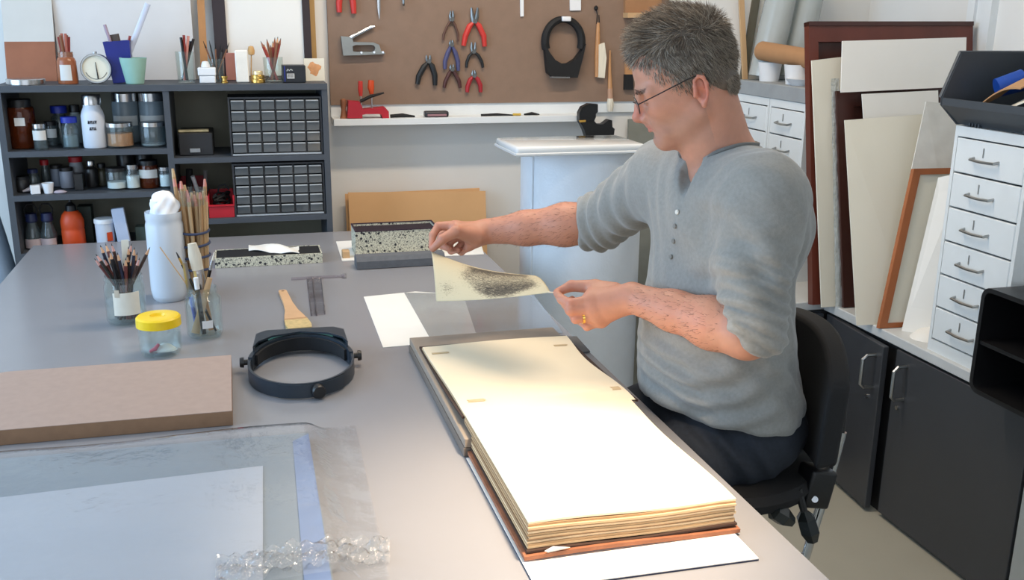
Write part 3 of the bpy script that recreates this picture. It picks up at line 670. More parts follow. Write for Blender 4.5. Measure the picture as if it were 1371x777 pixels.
# ---- magnifier visor (headband magnifier)
m_visor = mat('visor_dark_plastic', (36, 46, 56), 0.38, var=0.06); m_foam = mat('visor_foam', (20, 22, 26), 0.9, bump=0.2, bscale=200)
hc = Vector((.092, 1.962, TZ)); 
hv = thing('magnifier_visor', 'dark blue-grey headband magnifier visor lying on the table', 'magnifier visor', tuple(hc), rotz=math.radians(-3))
A, Bq = .105, .138
def band(a0, a1, n, r0, r1, z0f, z1f, sc_=1.0):
    mb = MB(); vs = []; fs = []
    for k in range(n+1):
        a = math.radians(a0+(a1-a0)*k/n)
        for (r, zf) in ((r1, z0f), (r1, z1f), (r0, z1f), (r0, z0f)):
            z = zf(a) if callable(zf) else zf
            vs.append(((A+r)*math.cos(a)*sc_, (Bq+r)*math.sin(a)*sc_, z))
    for k in range(n):
        for j in range(4): fs.append((4*k+j, 4*k+(j+1) % 4, 4*k+4+(j+1) % 4, 4*k+4+j))
    fs += [(3, 2, 1, 0), (4*n, 4*n+1, 4*n+2, 4*n+3)]
    return mb.add(vs, fs)
up = lambda a: .034+.010*max(0, math.sin(a))
obj('headband', band(150, 390, 44, -.0025, .0025, .002, .032), m_visor, hv, world=False)
obj('front_band', band(10, 170, 40, -.004, .004, .008, up), m_visor, hv, world=False)
obj('foam_pad', band(20, 160, 30, -.010, -.004, .009, lambda a: .030+.008*max(0, math.sin(a))), m_foam, hv, world=False)
obj('size_strap', band(245, 318, 16, .0027, .0055, .003, .030), m_visor, hv, world=False)
ka = math.radians(285); kp = Vector(((A+.004)*math.cos(ka), (Bq+.004)*math.sin(ka), .016)); kd = Vector((math.cos(ka), math.sin(ka), 0))
obj('ratchet_knob', MB().lathe([(0, .016), (.012, .016), (.014, .012), (.014, 0), (0, 0)], tuple(kp), 18, kd.to_track_quat('Z', 'Y').to_matrix()), m_black, hv, world=False)
for sgn in (-1, 1):
    q = MB().lathe([(0, .016), (.010, .016), (.011, .012), (.011, .008), (.006, .008), (.006, 0), (0, 0)], (sgn*(A+.004), .035, .022), 14, (Matrix.Rotation(math.radians(90*sgn), 3, 'Y')))
    obj('side_knob', q, m_black, hv, world=False)
# hood with lens plate
hood = MB()
pl = [(-.085, Bq*.55), (-.092, .155), (-.075, .186), (.075, .186), (.092, .155), (.085, Bq*.55)]
hood.prism([(x, y, .046) for x, y in ((-.098, .05), (-.094, .138), (-.072, .160), (.072, .160), (.094, .138), (.098, .05), (.088, .085), (.06, .118), (0, .138), (-.06, .118), (-.088, .085))], (0, 0, .004))
hood.prism([(-.094, .138, .012), (-.072, .160, .006), (.072, .160, .006), (.094, .138, .012), (.094, .138, .047), (.072, .160, .047), (-.072, .160, .047), (-.094, .138, .047)][0:4], (0, 0, .003))
for s_ in (-1, 1): hood.prism([(s_*.098, .05, .02), (s_*.094, .138, .010), (s_*.094, .138, .047), (s_*.098, .05, .047)], (s_*-.003, 0, 0)); hood.prism([(s_*.094, .138, .010), (s_*.072, .160, .006), (s_*.072, .160, .047), (s_*.094, .138, .047)], (s_*-.002, -.002, 0))
obj('hood', hood, m_visor, hv, world=False)
obj('lens_plate', MB().rbox((0, .157, .024), (.15, .004, .034), .002, seg=1), film('lens_green', (170, 215, 210), 0.1, 0.03, (120, 180, 175)), hv, world=False)

# ---- flat brush (hake) lying on the table
ba, bb_ = T(378, 391, TZ+.004), T(402, 441, TZ+.008)
d_ = bb_-ba; L = d_.length; q = d_.normalized(); w_ = Vector((q.y, -q.x, 0)) if abs(q.z) < .9 else Vector((1, 0, 0)); w_ = Vector((-q.y, q.x, 0)).normalized()
hk = thing('wide_brush', 'flat wide brush with pale wooden handle lying on the grey table', 'brush', (ba.x, ba.y, TZ))
def out2(prof, z0, z1):
    mb = MB(); poly = [ba+q*(L*t)+w_*w for t, w in prof]+[ba+q*(L*t)-w_*w for t, w in reversed(prof)]
    return mb.prism([(p_.x, p_.y, z0) for p_ in poly], (0, 0, z1-z0))
obj('handle', out2([(0, .007), (.02, .0105), (.35, .0115), (.55, .016), (.70, .024), (.76, .026)], TZ+.001, TZ+.010), mat('beech_handle', (206, 166, 126), 0.5, var=0.06, scale=30), hk)
obj('hang_hole', MB().tube([ba+q*.014+Vector((0, 0, .0062)), ba+q*.014+Vector((0, 0, .0068))], .004, 10), m_mdfe, hk)
obj('binding', out2([(.76, .027), (.80, .0275)], TZ+.001, TZ+.011), mat('stitch_cord', (180, 140, 100), 0.7), hk)
obj('bristles', out2([(.80, .0275), (.93, .030), (1.0, .027)], TZ+.002, TZ+.012), mat('golden_bristle', (196, 172, 122), 0.9, var=0.2, scale=90), hk)

# ---- clear acrylic T-rule
ts = thing('t_square', 'clear acrylic T-shaped rule lying on the grey table', 'rule', tuple(T(425, 372)))
m_acr = film('clear_acrylic', (250, 249, 250), 0.03, 0.04, (150, 140, 146), spec=1.2)
m_acre = film('acrylic_edge', (236, 232, 235), 0.12, 0.05, (170, 160, 166), spec=1.4)
p0, p1, p2 = T(388, 374.5), T(462, 370.5), T(422, 424)
hx = (p0+p1)/2
obj('stem', MB().prism([tuple(T(411, 373)+Vector((0,0,.001))), tuple(T(430, 372)+Vector((0,0,.001))), tuple(T(435, 422)+Vector((0,0,.001))), tuple(T(417, 424)+Vector((0,0,.001)))], (0, 0, .004)), m_acr, ts)
for a, b in (((411, 373), (417, 424)), ((430, 372), (435, 422)), ((418, 373), (424, 424))):
    obj('bevel_edge', MB().tube([T(*a)+Vector((0, 0, .003)), T(*b)+Vector((0, 0, .003))], .0022, 6), m_acre, ts)
obj('head', MB().tube([T(390, 375.5)+Vector((0, 0, .004)), T(461, 371.5)+Vector((0, 0, .004))], .0042, 8), m_acre, ts)
obj('knob', MB().lathe([(0, 0), (.007, 0), (.007, .012), (0, .012)], tuple(T(461, 372.5)), 12), m_acr, ts)

# ---- patterned paper tray with black lining
m_flor = pattern_mat('floral_paper', (212, 208, 186), (40, 40, 46), 190, .43, dots=62)
m_lining = mat('black_lining', (14, 14, 18), 0.8)
def tray(name, lab, x0, x1, y0, y1, h, m_in=m_lining, th=.004):
    t = thing(name, lab, 'tray', ((x0+x1)/2, (y0+y1)/2, TZ))
    obj('base', MB().bb(x0, x1, y0, y1, TZ+.0005, TZ+.004), m_flor, t)
    for (a, b, c, d) in ((x0, x1, y0, y0+th), (x0, x1, y1-th, y1), (x0, x0+th, y0+th, y1-th), (x1-th, x1, y0+th, y1-th)): obj('side', MB().bb(a, b, c, d, TZ+.004, TZ+h), m_flor, t)
    obj('lining', MB().bb(x0+th+.0006, x1-th-.0006, y0+th+.0006, y1-th-.0006, TZ+h*.55, TZ+h-.001), m_in, t)
    return t
tray('patterned_tray', 'shallow tray of floral paper with black lining beside the stick bundle', -.096, .214, 2.917, 3.03, .030)
def tis(u, v):
    a = T(333+68*u, 336-6*v+4*u, TZ+.031); return Vector((a.x, a.y+.03*v, TZ+.032+.010*math.sin(math.pi*u)*math.sin(math.pi*v)+.004*math.sin(9*u+4*v)))
single('tissue_strip', MB().slab(tis, 16, 6, .0012), m_paper, 'twisted strip of white tissue lying on the floral tray', 'tissue')

# ---- white sheet, block, open floral box and grey foam bar at the far end
z_ = TZ+.0005
single('far_sheet', MB().prism([tuple(T(450, 324, z_)), tuple(T(640, 313, z_)), tuple(T(648, 341, z_)), tuple(T(458, 350, z_))], (0, 0, .0015)), m_paper, 'white sheet of paper under the floral box at the far end', 'sheet')
fbx = thing('floral_box', 'open dark-lined box covered in floral paper behind the grey bar', 'box', (.44, 2.99, TZ))
X0, X1 = .318, .575
y_f = 2.95; z1_ = TZ+.082
obj('floor_panel', MB().bb(X0, X1, y_f, y_f+.12, TZ+.0025, TZ+.006), m_flor, fbx)
obj('front_side', MB().bb(X0, X1, y_f, y_f+.004, TZ+.006, z1_), m_flor, fbx)
obj('back_side', MB().bb(X0, X1, y_f+.116, y_f+.12, TZ+.006, z1_), m_flor, fbx)
for x_ in (X0, X1-.004): obj('end_side', MB().bb(x_, x_+.004, y_f+.004, y_f+.116, TZ+.006, z1_), m_flor, fbx)
obj('lining', MB().bb(X0+.005, X1-.005, y_f+.005, y_f+.115, TZ+.006, z1_-.006), mat('aubergine_lining', (34, 18, 30), 0.8), fbx)
obj('rim_edge', MB().ring_prism([(X0-.001, y_f-.001, z1_), (X1+.001, y_f-.001, z1_), (X1+.001, y_f+.121, z1_), (X0-.001, y_f+.121, z1_)], [(X0+.004, y_f+.004, z1_), (X1-.004, y_f+.004, z1_), (X1-.004, y_f+.116, z1_), (X0+.004, y_f+.116, z1_)], (0, 0, .003)), mat('aubergine_edge', (48, 28, 44), 0.7), fbx)
single('wood_block', MB().rbox((.288, 2.965, TZ+.0125), (.022, .03, .024), .002, seg=1), m_wood, 'small wooden block on the white sheet beside the floral box', 'block')
m_felt = mat('grey_felt', (98, 100, 104), 0.95, var=0.1, scale=60, bump=0.3, bscale=150)
gb0, gb1 = T(478, 362), T(592, 357)
pr_ = [(0, .002), (0, .024), (.012, .036), (.05, .036), (.066, .024), (.066, .002)]
single('grey_bar', MB().prism([(gb0.x, gb0.y+a, TZ+b) for a, b in pr_], (gb1.x-gb0.x+.012, .002, 0)), m_felt, 'long grey felt-covered bar in front of the floral box', 'bar')

# ---- clear film over a white sheet beside the album
z_ = TZ+.0004
single('mount_sheet', MB().prism([tuple(T(487, 398, z_)), tuple(T(556, 391, z_)), tuple(T(620, 395, z_)), tuple(T(640, 455, z_)), tuple(T(513, 466, z_))], (0, 0, .0012)), m_paper, 'white sheet of paper lying on the table beyond the album', 'sheet')
single('clear_film_sheet', MB().prism([tuple(T(541, 392, z_+.002)), tuple(T(714, 394.5, z_+.002)), tuple(T(754, 446, z_+.002)), tuple(T(579, 459, z_+.002))], (0, 0, .0008)), film('grey_film', (244, 246, 248), 0.16, 0.12, (205, 206, 206), spec=1.6),
       'sheet of clear polyester film overlapping the white paper', 'film')

# ================================================================== THE ALBUM
m_bk = mat('grey_board_edge', (150, 136, 122), 0.75, var=0.06); m_bk2 = mat('grey_board_edge_dark', (118, 106, 96), 0.75, var=0.06)
sx0, sx1 = .330, .662; sy0, sy1 = 1.492, 2.05
single('support_board', MB().rbox(((sx0+sx1)/2, (sy0+sy1)/2, TZ+.0085), (sx1-sx0, sy1-sy0, .016), .001, seg=1), m_bk2, 'thick grey board at the bottom of the stack under the album', 'board', 'boards under the open album')
single('support_board', MB().rbox(((sx0+sx1)/2+.002, (sy0+sy1)/2, TZ+.025), (sx1-sx0, sy1-sy0, .016), .001, seg=1), m_bk, 'thick grey board on top of the stack under the album', 'board', 'boards under the open album')
single('grey_card_strip', MB().prism([tuple(T(757, 452, TZ+.001)), tuple(T(772, 452, TZ+.001)), tuple(T(790, 472, TZ+.001)), tuple(T(776, 474, TZ+.001))], (0, 0, .003)), mat('slate_card', (96, 96, 98), 0.8), 'small slate grey card at the table edge by the album', 'card')
und = thing('mat_board', 'white mat board with navy underside beneath the album', 'board', (.5, 1.2, TZ))
ub = [T(705, 775, TZ+.004)+Vector((-.004, -.01, 0)), T(1016, 748, TZ+.004), T(860, 600, TZ+.004), T(629, 618, TZ+.004)]
ub[0] = Vector((ub[0].x, T(1016, 748).y+.0, 0)); ub[2] = Vector((ub[1].x, 1.48, 0)); ub[3] = Vector((T(632, 625).x-.004, 1.48, 0)); ub[0].x = ub[3].x+.002
obj('white_face', MB().prism([(p.x, p.y, TZ+.0028) for p in ub], (0, 0, .0014)), m_paper, und)
obj('navy_face', MB().prism([(p.x, p.y, TZ+.0006) for p in ub], (0, 0, .0022)), mat('navy_card', (36, 44, 70), 0.7), und)
al = thing('photo_album', 'large old album with thick leaves and worn brown leather cover lying open', 'album', (.5, 1.5, TZ))
m_leather = mat('worn_brown_leather', (146, 92, 64), 0.65, var=0.25, scale=30, bump=0.1)
m_leatherd = mat('dark_leather', (58, 38, 30), 0.7, var=0.2, scale=30)
m_page = mat('cream_page', (242, 226, 196), 0.85, var=0.02, scale=8)
m_paged = [mat('page_edge_%d' % i, c, 0.9, var=0.06, scale=40) for i, c in enumerate(((208, 178, 138), (182, 150, 112), (222, 196, 158), (164, 132, 98)))]
AX0, AX1 = .344, .652; AY0, HY, AY1 = 1.150, 1.545, 1.955
zb = TZ+.0066
# rear cover under the block
obj('back_cover', MB().slab(lambda u, v: Vector((AX0-.008+(AX1-AX0+.016)*u, AY0-.010+(1.488-AY0+.01)*v, zb+.006+.002*math.sin(5*u))), 16, 10, .006), m_leather, al)
obj('cover_lining', MB().slab(lambda u, v: Vector((AX0-.003+(AX1-AX0+.008)*u, AY0-.005+(1.488-AY0+.005)*v, zb+.0095+.0015*math.sin(7*u+1))), 16, 10, .003), m_leatherd, al)
NL = 11; ztop = TZ+.055
rl = random.Random(3)
for i in range(NL):
    f = i/(NL-1); z = zb+.0105+(ztop-zb-.0105)*(i+1)/NL; th = (ztop-zb-.0105)/NL*.93
    o1, o2, ph_ = rl.uniform(-.0015, .0015), rl.uniform(-.0025, .0022), rl.uniform(0, 6)
    def leaf(u, v, z=z, o1=o1, o2=o2, ph_=ph_, f=f):
        y = AY0+o2*(1-v)-.0*f+((HY if z-th > TZ+.036 else 1.490)-AY0)*v; x = AX0+o1+(AX1-AX0)*u
        wav = .0013*math.sin(6*u+ph_*.3)*(1-v)+.0018*f*math.sin(4.2*u+1.2)*(1-v)
        if i == NL-1: wav += .002*math.sin(2.2*u+.5)*math.sin(2.5*v+.4)
        if u > .96: wav -= .001
        x += (.004*math.sin(6*v+1)-.004*v) if u > .999 else 0
        return Vector((x, y, z+wav))
    obj('leaf', MB().slab(leaf, 14, 10, th), m_page if i == NL-1 else m_paged[i % 4], al, smooth=50)
# spine gutter fillet and left leaves
zl = TZ+.034
obj('front_cover', MB().slab(lambda u, v: Vector((AX0-.004+(AX1-AX0+.02)*u, HY+.004+(AY1-HY+.012)*v, zl+.004+.012*(1-v)**3)), 10, 14, .004), m_leatherd, al)
def lleaf(k):
    def f(u, v):
        y = HY-.004+(AY1-HY-.004*k)*v; x = AX0+.006*k*0+(AX1-AX0+.004)*u
        zz = zl+.0065+.0035*k+(ztop-(zl+.0065+.0035*k))*(1-v)**2.6*(.86+.04*k)+.0016*math.sin(5*u+3*v+k)*v
        x += (.006*math.sin(7*v+.5)) if u > .999 else (.002*math.sin(5*v) if u < .001 else 0)
        return Vector((x, y, zz))
    return f
for k in range(3): obj('leaf', MB().slab(lleaf(k), 16, 20, .0025), m_page if k == 2 else m_paged[k], al, smooth=50)
m_cornr = mat('photo_corner', (206, 180, 140), 0.8)
lf = lleaf(2)
for (u, v, w, h_) in ((.08, .88, .11, .02), (.90, .84, .09, .02), (.11, .17, .10, .03), (.965, .16, .055, .04)):
    obj('paper_hinge', MB().slab(lambda a, b, u=u, v=v, w=w, h_=h_: lf(min(.995, u+w*(a-.5)+.01*math.sin(b*3)), v+h_*(b-.5))+Vector((0, 0, .0012)), 4, 2, .0006), m_cornr, al)
obj('torn_flake', MB().slab(lambda u, v: Vector((AX0+.028+.03*u-.008*v, AY0-.008-.004*v, zb+.006+.010*v*(1-abs(u-.4))+.004*u)), 5, 3, (0, .001, 0)), m_paper, al)

# ================================================================== SHELVING UNIT AND ITS CONTENTS
m_shelf = mat('dark_grey_shelf', (66, 71, 78), 0.55, var=0.05); m_sback = mat('shelf_back_shade', (130, 127, 112), 0.8, var=0.05)  # shelf back tone: shade on the wall behind, put into the colour
SY0, SY1 = 3.37, 3.645; STOP = 1.329
sh = thing('shelving_unit', 'dark grey open shelving unit against the back wall', 'shelving', (-.215, 3.5, 0))
for xa, xb in ((-.722, -.703), (-.233, -.214), (.268, .287)): obj('upright', MB().bb(xa, xb, SY0, SY1, 0, STOP-.02), m_shelf, sh)
obj('top_board', MB().bb(-.722, .287, SY0-.004, SY1, STOP-.02, STOP), m_shelf, sh)
obj('shade_panel', MB().bb(-.703, .268, SY1-.006, SY1, .05, STOP-.02), m_sback, sh)  # added sheet, darker than the wall to imitate the shade inside the open bays
LS = [1.127, .988, .80, .55, .30, .06]; RS = [1.094, .889, .62, .35, .06]
for z in LS: obj('shelf_board', MB().bb(-.703, -.233, SY0, SY1-.006, z-.018, z), m_shelf, sh)
for z in RS: obj('shelf_board', MB().bb(-.214, .268, SY0, SY1-.006, z-.018, z), m_shelf, sh)

m_amber = film('amber_glass', (176, 92, 30), 0.35, 0.05, (120, 52, 14)); m_hdpe = mat('frosted_bottle', (205, 212, 222), 0.45, var=0.03)
m_capblue = mat('cap_blue', (24, 44, 150), 0.4); m_capred = mat('cap_red', (170, 26, 34), 0.4); m_capsil = mat('cap_silver', (190, 190, 190), 0.25, metal=1.0)
m_capnavy = mat('cap_navy', (30, 40, 80), 0.4); m_lab = mat('label_white', (214, 214, 210), 0.8); m_powder = mat('white_powder', (224, 224, 226), 0.95)
m_orangec = mat('orange_granules', (176, 120, 76), 0.9, var=0.3, scale=80); m_ink = mat('handwriting_ink', (30, 34, 52), 0.8)
def bottle(name, lab, cat, px, z, h, r, y, kind, body, cap, label=None, fill=None, fillh=.4, grp=None, write=False, neck=.55, capr=None):
    c = PY(px, 180, y); k = thing(name, lab, cat, (c.x, y, z), group=grp); C0 = (c.x, y, z+.0006)
    if kind == 'jar':
        hb = h*.84; p = [(0, .001), (r*.94, .001), (r, .006), (r, hb*.93), (r*.92, hb), (r*.88, hb), (r-.003, hb*.9), (r-.003, .006), (0, .005)]
        obj('body', MB().lathe(p, C0, 20), body, k)
        cr = capr or r*.97; obj('lid', MB().lathe([(0, h), (cr*.95, h), (cr, h*.985), (cr, hb*.985), (0, hb*.985)], C0, 20), cap, k)
        top = hb*.93
    else:
        hb = h*.84; p = [(0, .001), (r*.94, .001), (r, .006), (r, h*.60), (r*.9, h*.69), (r*neck, h*.77), (r*neck, hb), (r*neck-.002, hb), (r*neck-.002, h*.77), (r-.003, h*.6), (r-.003, .006), (0, .005)]
        obj('body', MB().lathe(p, C0, 20), body, k)
        cr = capr or r*(neck+.1); obj('cap', MB().lathe([(0, h), (cr*.95, h), (cr, h*.985), (cr, hb*.97), (0, hb*.97)], C0, 16), cap, k)
        top = h*.6
    if label:
        z0, z1 = label; l = obj('label', MB().lathe([(r+.0006, h*z0), (r+.0012, h*z0), (r+.0012, h*z1), (r+.0006, h*z1), (r+.0006, h*z0)], C0, 12, a0=math.radians(-150), a1=math.radians(-30)), m_lab, k)
    if write:
        for row, zz in ((0, .50), (1, .38)):
            mb = MB(); a0 = -108
            for q in range(4-row):
                pts = []
                for s_ in range(5):
                    a = math.radians(a0+row*6+q*11+s_*1.8); pts.append((c.x+(r+.0008)*math.cos(a), y+(r+.0008)*math.sin(a), z+h*zz+(.006 if (s_+q) % 2 else -.004)))
                mb.tube(pts, .0011, 4)
            obj('handwriting', mb, m_ink, k)
    if fill: obj('contents', MB().lathe([(0, .006), (r-.004, .006), (r-.004, top*fillh), (0, top*fillh)], C0, 16), fill, k)
    return k
z = LS[0]
bottle('amber_jar', 'large amber glass jar with black lid on the upper left shelf', 'jar', 30.5, z, .155, .042, 3.46, 'jar', m_amber, m_black, None, mat('amber_liquid', (190, 96, 24), 0.3), .38, capr=.034)
bl_ = PY(27, 168, 3.418); single('jar_label', MB().bb(bl_.x-.015, bl_.x+.015, 3.4145, 3.4185, z+.075, z+.100), m_lab, 'small white label stuck on the amber glass jar', 'label')
bottle('specimen_vial', 'small vial with silver cap and white label beside the amber jar', 'vial', 53.5, z, .082, .021, 3.41, 'jar', m_glassdim, m_capsil, (.38, .75))
bottle('specimen_vial', 'small grey vial with dark cap behind the silver-capped vial', 'vial', 69, z, .08, .019, 3.50, 'jar', m_glassdim, m_black, (.35, .7))
bottle('reagent_bottle', 'clear bottle with blue cap behind the shorter blue-capped bottle', 'bottle', 82, z, .125, .028, 3.55, 'bottle', m_glassdim, m_capblue, neck=.62, capr=.0255)
bottle('reagent_bottle', 'short clear bottle with blue cap in front of another', 'bottle', 94, z, .10, .026, 3.43, 'bottle', m_glassdim, m_capblue, None, mat('pale_liquid', (150, 170, 176), 0.3), .7, neck=.7, capr=.0245)
bottle('reagent_bottle', 'frosted bottle with black cap behind the handwritten white bottle', 'bottle', 103, z, .125, .026, 3.57, 'bottle', mat('frosted_grey', (140, 150, 152), 0.5), m_black)
bottle('white_bottle', 'tall white plastic bottle with handwriting and silver cap', 'bottle', 126.5, z, .168, .036, 3.43, 'bottle', m_hdpe, m_capsil, write=True, neck=.72, capr=.029)
bottle('sample_jar', 'squat glass jar of orange pieces with silver lid', 'jar', 160.5, z, .080, .043, 3.43, 'jar', m_glass, m_capsil, None, m_orangec, .72)
bottle('sample_jar', 'squat glass jar with silver lid nearest the divider on the upper shelf', 'jar', 205, z, .080, .040, 3.43, 'jar', m_glassdim, m_capsil, None, m_powder, .15)
bottle('storage_jar', 'tall labelled storage jar behind the jar of orange pieces', 'jar', 171, z, .165, .042, 3.56, 'jar', mat('grey_contents_jar', (128, 142, 150), 0.35), m_capsil, (.35, .55))
bottle('storage_jar', 'tall labelled storage jar nearest the shelf divider', 'jar', 206, z, .165, .042, 3.56, 'jar', mat('grey_contents_jar', (98, 112, 120)), m_capsil, (.35, .55))
z = LS[1]
m_dkbottle = mat('dark_bottle', (34, 32, 32), 0.35); m_dkolive = mat('olive_bottle', (62, 58, 44), 0.35)
bottle('dark_jar', 'very dark jar at the left end of the middle shelf', 'jar', 21, z, .05, .024, 3.45, 'jar', m_dkbottle, m_black)
bottle('dropper_bottle', 'small bottle with navy cap on the middle shelf', 'bottle', 37.5, z, .068, .020, 3.48, 'bottle', m_glassdim, m_capnavy, neck=.7, capr=.016)
bottle('red_cap_vial', 'slim clear vial with a small red cap on the middle shelf', 'vial', 54.5, z, .092, .013, 3.52, 'bottle', m_glassdim, m_capred, neck=.7, capr=.0135)
bottle('dark_lid_jar', 'small jar with dark lid behind the white cup', 'jar', 70, z, .072, .020, 3.54, 'jar', mat('bluish_jar', (130, 140, 156), 0.4), m_dkbottle)
bottle('dark_lid_jar', 'small pale jar with dark lid beside the red-capped white bottle', 'jar', 83, z, .068, .022, 3.50, 'jar', mat('pale_jar', (150, 154, 166), 0.4), m_dkbottle)
bottle('red_cap_bottle', 'white bottle with wide red cap on the middle shelf', 'bottle', 97, z, .098, .023, 3.54, 'bottle', mat('grey_white_bottle', (150, 154, 160), 0.45), m_capred, neck=.8, capr=.022)
single('black_box', MB().rbox((PY(105.5, 240, 3.45).x, 3.45, z+.028), (.028, .03, .055), .002, seg=1), m_dkbottle, 'small black box in front of the red-capped bottle', 'box')
bottle('dark_bottle', 'dark bottle with pale silver cap beside the small black box', 'bottle', 117, z, .088, .021, 3.50, 'bottle', m_dkbottle, m_capsil, neck=.5, capr=.013)
bottle('olive_bottle', 'dark olive bottle next to the jar of white powder', 'bottle', 131, z, .075, .019, 3.52, 'bottle', m_dkolive, m_black, neck=.6)
bottle('powder_jar', 'glass jar with dark lid and white powder at the bottom', 'jar', 150.5, z, .072, .034, 3.44, 'jar', m_glass, m_dkbottle, None, m_powder, .45)
bottle('shaker', 'glass shaker of white powder with a silver cap', 'shaker', 172.5, z, .082, .024, 3.43, 'bottle', m_glass, m_capsil, None, m_powder, .9, neck=.8, capr=.0205)
bottle('cream_jar', 'amber jar with black lid and broad white label', 'jar', 194.5, z, .092, .031, 3.45, 'jar', m_amber, m_black, (.38, .68))
bottle('wool_jar', 'small glass jar filled with white wool beside the amber cream jar', 'jar', 217, z, .070, .023, 3.44, 'jar', m_glass, m_capsil, None, m_cot, .8)
bottle('tall_dark_jar', 'tall dark jar behind the glass jar of white powder', 'jar', 165, z, .118, .030, 3.585, 'jar', m_dkbottle, m_black)
bottle('tall_dark_jar', 'tall dark jar behind the amber cream jar', 'jar', 190, z, .118, .028, 3.585, 'jar', m_dkbottle, m_black)
c = PY(64, 248, 3.405); single('white_cup', MB().lathe([(0, 0), (.013, 0), (.018, .033), (.0165, .033), (.012, .003), (0, .003)], (c.x, 3.405, z+.0005), 18), m_white, 'small white cup on the edge of the middle shelf', 'cup')
c = PY(47, 254, 3.395); single('white_box', MB().rbox((c.x, 3.397, z+.0145), (.028, .024, .028), .002, RZ(.25), seg=1), m_white, 'small white cube box lying in front of the vials', 'box')
c = PY(46, 246, 3.43); single('paint_tube', MB().tube([(c.x-.035, 3.42, z+.006), (c.x-.005, 3.43, z+.014), (c.x+.022, 3.44, z+.017)], [.004, .013, .014], 10, flat=.8), mat('grey_tube', (170, 166, 172), 0.5), 'crumpled pale paint tube lying behind the white cube', 'tube')
c = PY(80, 252, 3.40); single('pale_stone', MB().lathe([(0, .010), (.009, .008), (.014, .003), (.012, 0), (0, 0)], (c.x, 3.40, z+.0005), 12, sx=1.5), mat('grey_pink_stone', (168, 158, 168), 0.7), 'small pale pebble beside the white cup', 'pebble')
z = LS[2]
for px, lab in ((44, 'clear swing-top bottle nearest the end of the lower shelf'), (65, 'clear swing-top bottle beside the orange bottle')):
    c = PY(px, 310, 3.45); k = thing('swing_top_bottle', lab, 'bottle', (c.x, 3.45, z), group='swing-top bottles on the lower shelf')
    obj('body', MB().lathe([(0, .001), (.026, .001), (.026, .05), (.018, .075), (.014, .09), (.012, .09), (.016, .072), (.024, .048), (.024, .005), (0, .005)], (c.x, 3.45, z+.0005), 20), m_glassdim, k)
    obj('cap', MB().lathe([(0, .118), (.017, .116), (.019, .092), (.012, .085), (0, .085)], (c.x, 3.45, z), 16), m_capnavy, k)
    obj('wire_loop', MB().tube([(c.x-.017, 3.45, z+.105), (c.x-.019, 3.45, z+.13), (c.x-.010, 3.45, z+.146), (c.x+.010, 3.45, z+.146), (c.x+.019, 3.45, z+.13), (c.x+.017, 3.45, z+.105)], .003, 6), m_blackm, k)
    obj('label', MB().lathe([(.0265, .005), (.027, .005), (.027, .035), (.0265, .035), (.0265, .005)], (c.x, 3.45, z), 10, a0=math.radians(-150), a1=math.radians(-30)), mat('label_pink_grey', (190, 172, 172), 0.8), k)
c = PY(97, 300, 3.45); k = thing('orange_bottle', 'orange plastic bottle with black nozzle cap', 'bottle', (c.x, 3.45, z))
m_or = mat('orange_plastic', (206, 74, 28), 0.45, var=0.05)
obj('body', MB().lathe([(0, .001), (.034, .001), (.036, .006), (.036, .055), (.0345, .06), (.036, .065), (.036, .088), (.030, .108), (.020, .120), (0, .120)], (c.x, 3.45, z+.0005), 24), m_or, k)
obj('nozzle', MB().lathe([(0, .168), (.003, .167), (.005, .150), (.016, .138), (.018, .119), (0, .119)], (c.x, 3.45, z), 16), m_black, k)
def shelf_box(name, lab, px0, px1, ztop, y, mm, z, tilt=0.0, cat='box', dep=.05):
    a, b = PY(px0, 300, y), PY(px1, 300, y); w = b.x-a.x
    return single(name, MB().rbox(((a.x+b.x)/2, y+dep/2, (z+ztop)/2+.0006), (w, dep, ztop-z), .0015, RYm(tilt), seg=1), mm, lab, cat)
shelf_box('green_box', 'dark green packet behind the orange bottle', 105, 124, z+.125, 3.49, mat('dark_green_card', (34, 44, 36), 0.6, var=0.4, scale=60), z)
c = PY(141, 310, 3.44); k = thing('white_tub', 'white tub with a red mark beside the tilted leaflet', 'tub', (c.x, 3.44, z))
obj('body', MB().lathe([(0, 0), (.029, 0), (.031, .085), (.028, .085), (0, .08)], (c.x, 3.44, z+.0006), 20), m_hdpe, k)
obj('lid', MB().lathe([(0, .092), (.031, .092), (.033, .088), (.033, .078), (.031, .078), (0, .079)], (c.x, 3.44, z+.0006), 20), m_white, k)
obj('red_mark', MB().lathe([(.0312, .02), (.0318, .02), (.0318, .05), (.0312, .05), (.0312, .02)], (c.x, 3.44, z), 6, a0=math.radians(-75), a1=math.radians(-40)), m_or, k)
k = shelf_box('leaflet_box', 'white and pale blue folded box leaning beside the white tub', 153, 170, z+.128, 3.41, mat('pale_blue_card', (186, 198, 220), 0.6), z, -.10, dep=.02)
shelf_box('sage_box', 'dull green box behind the tall plastic jar', 180, 200, z+.055, 3.45, mat('sage_card', (84, 100, 94), 0.7), z)
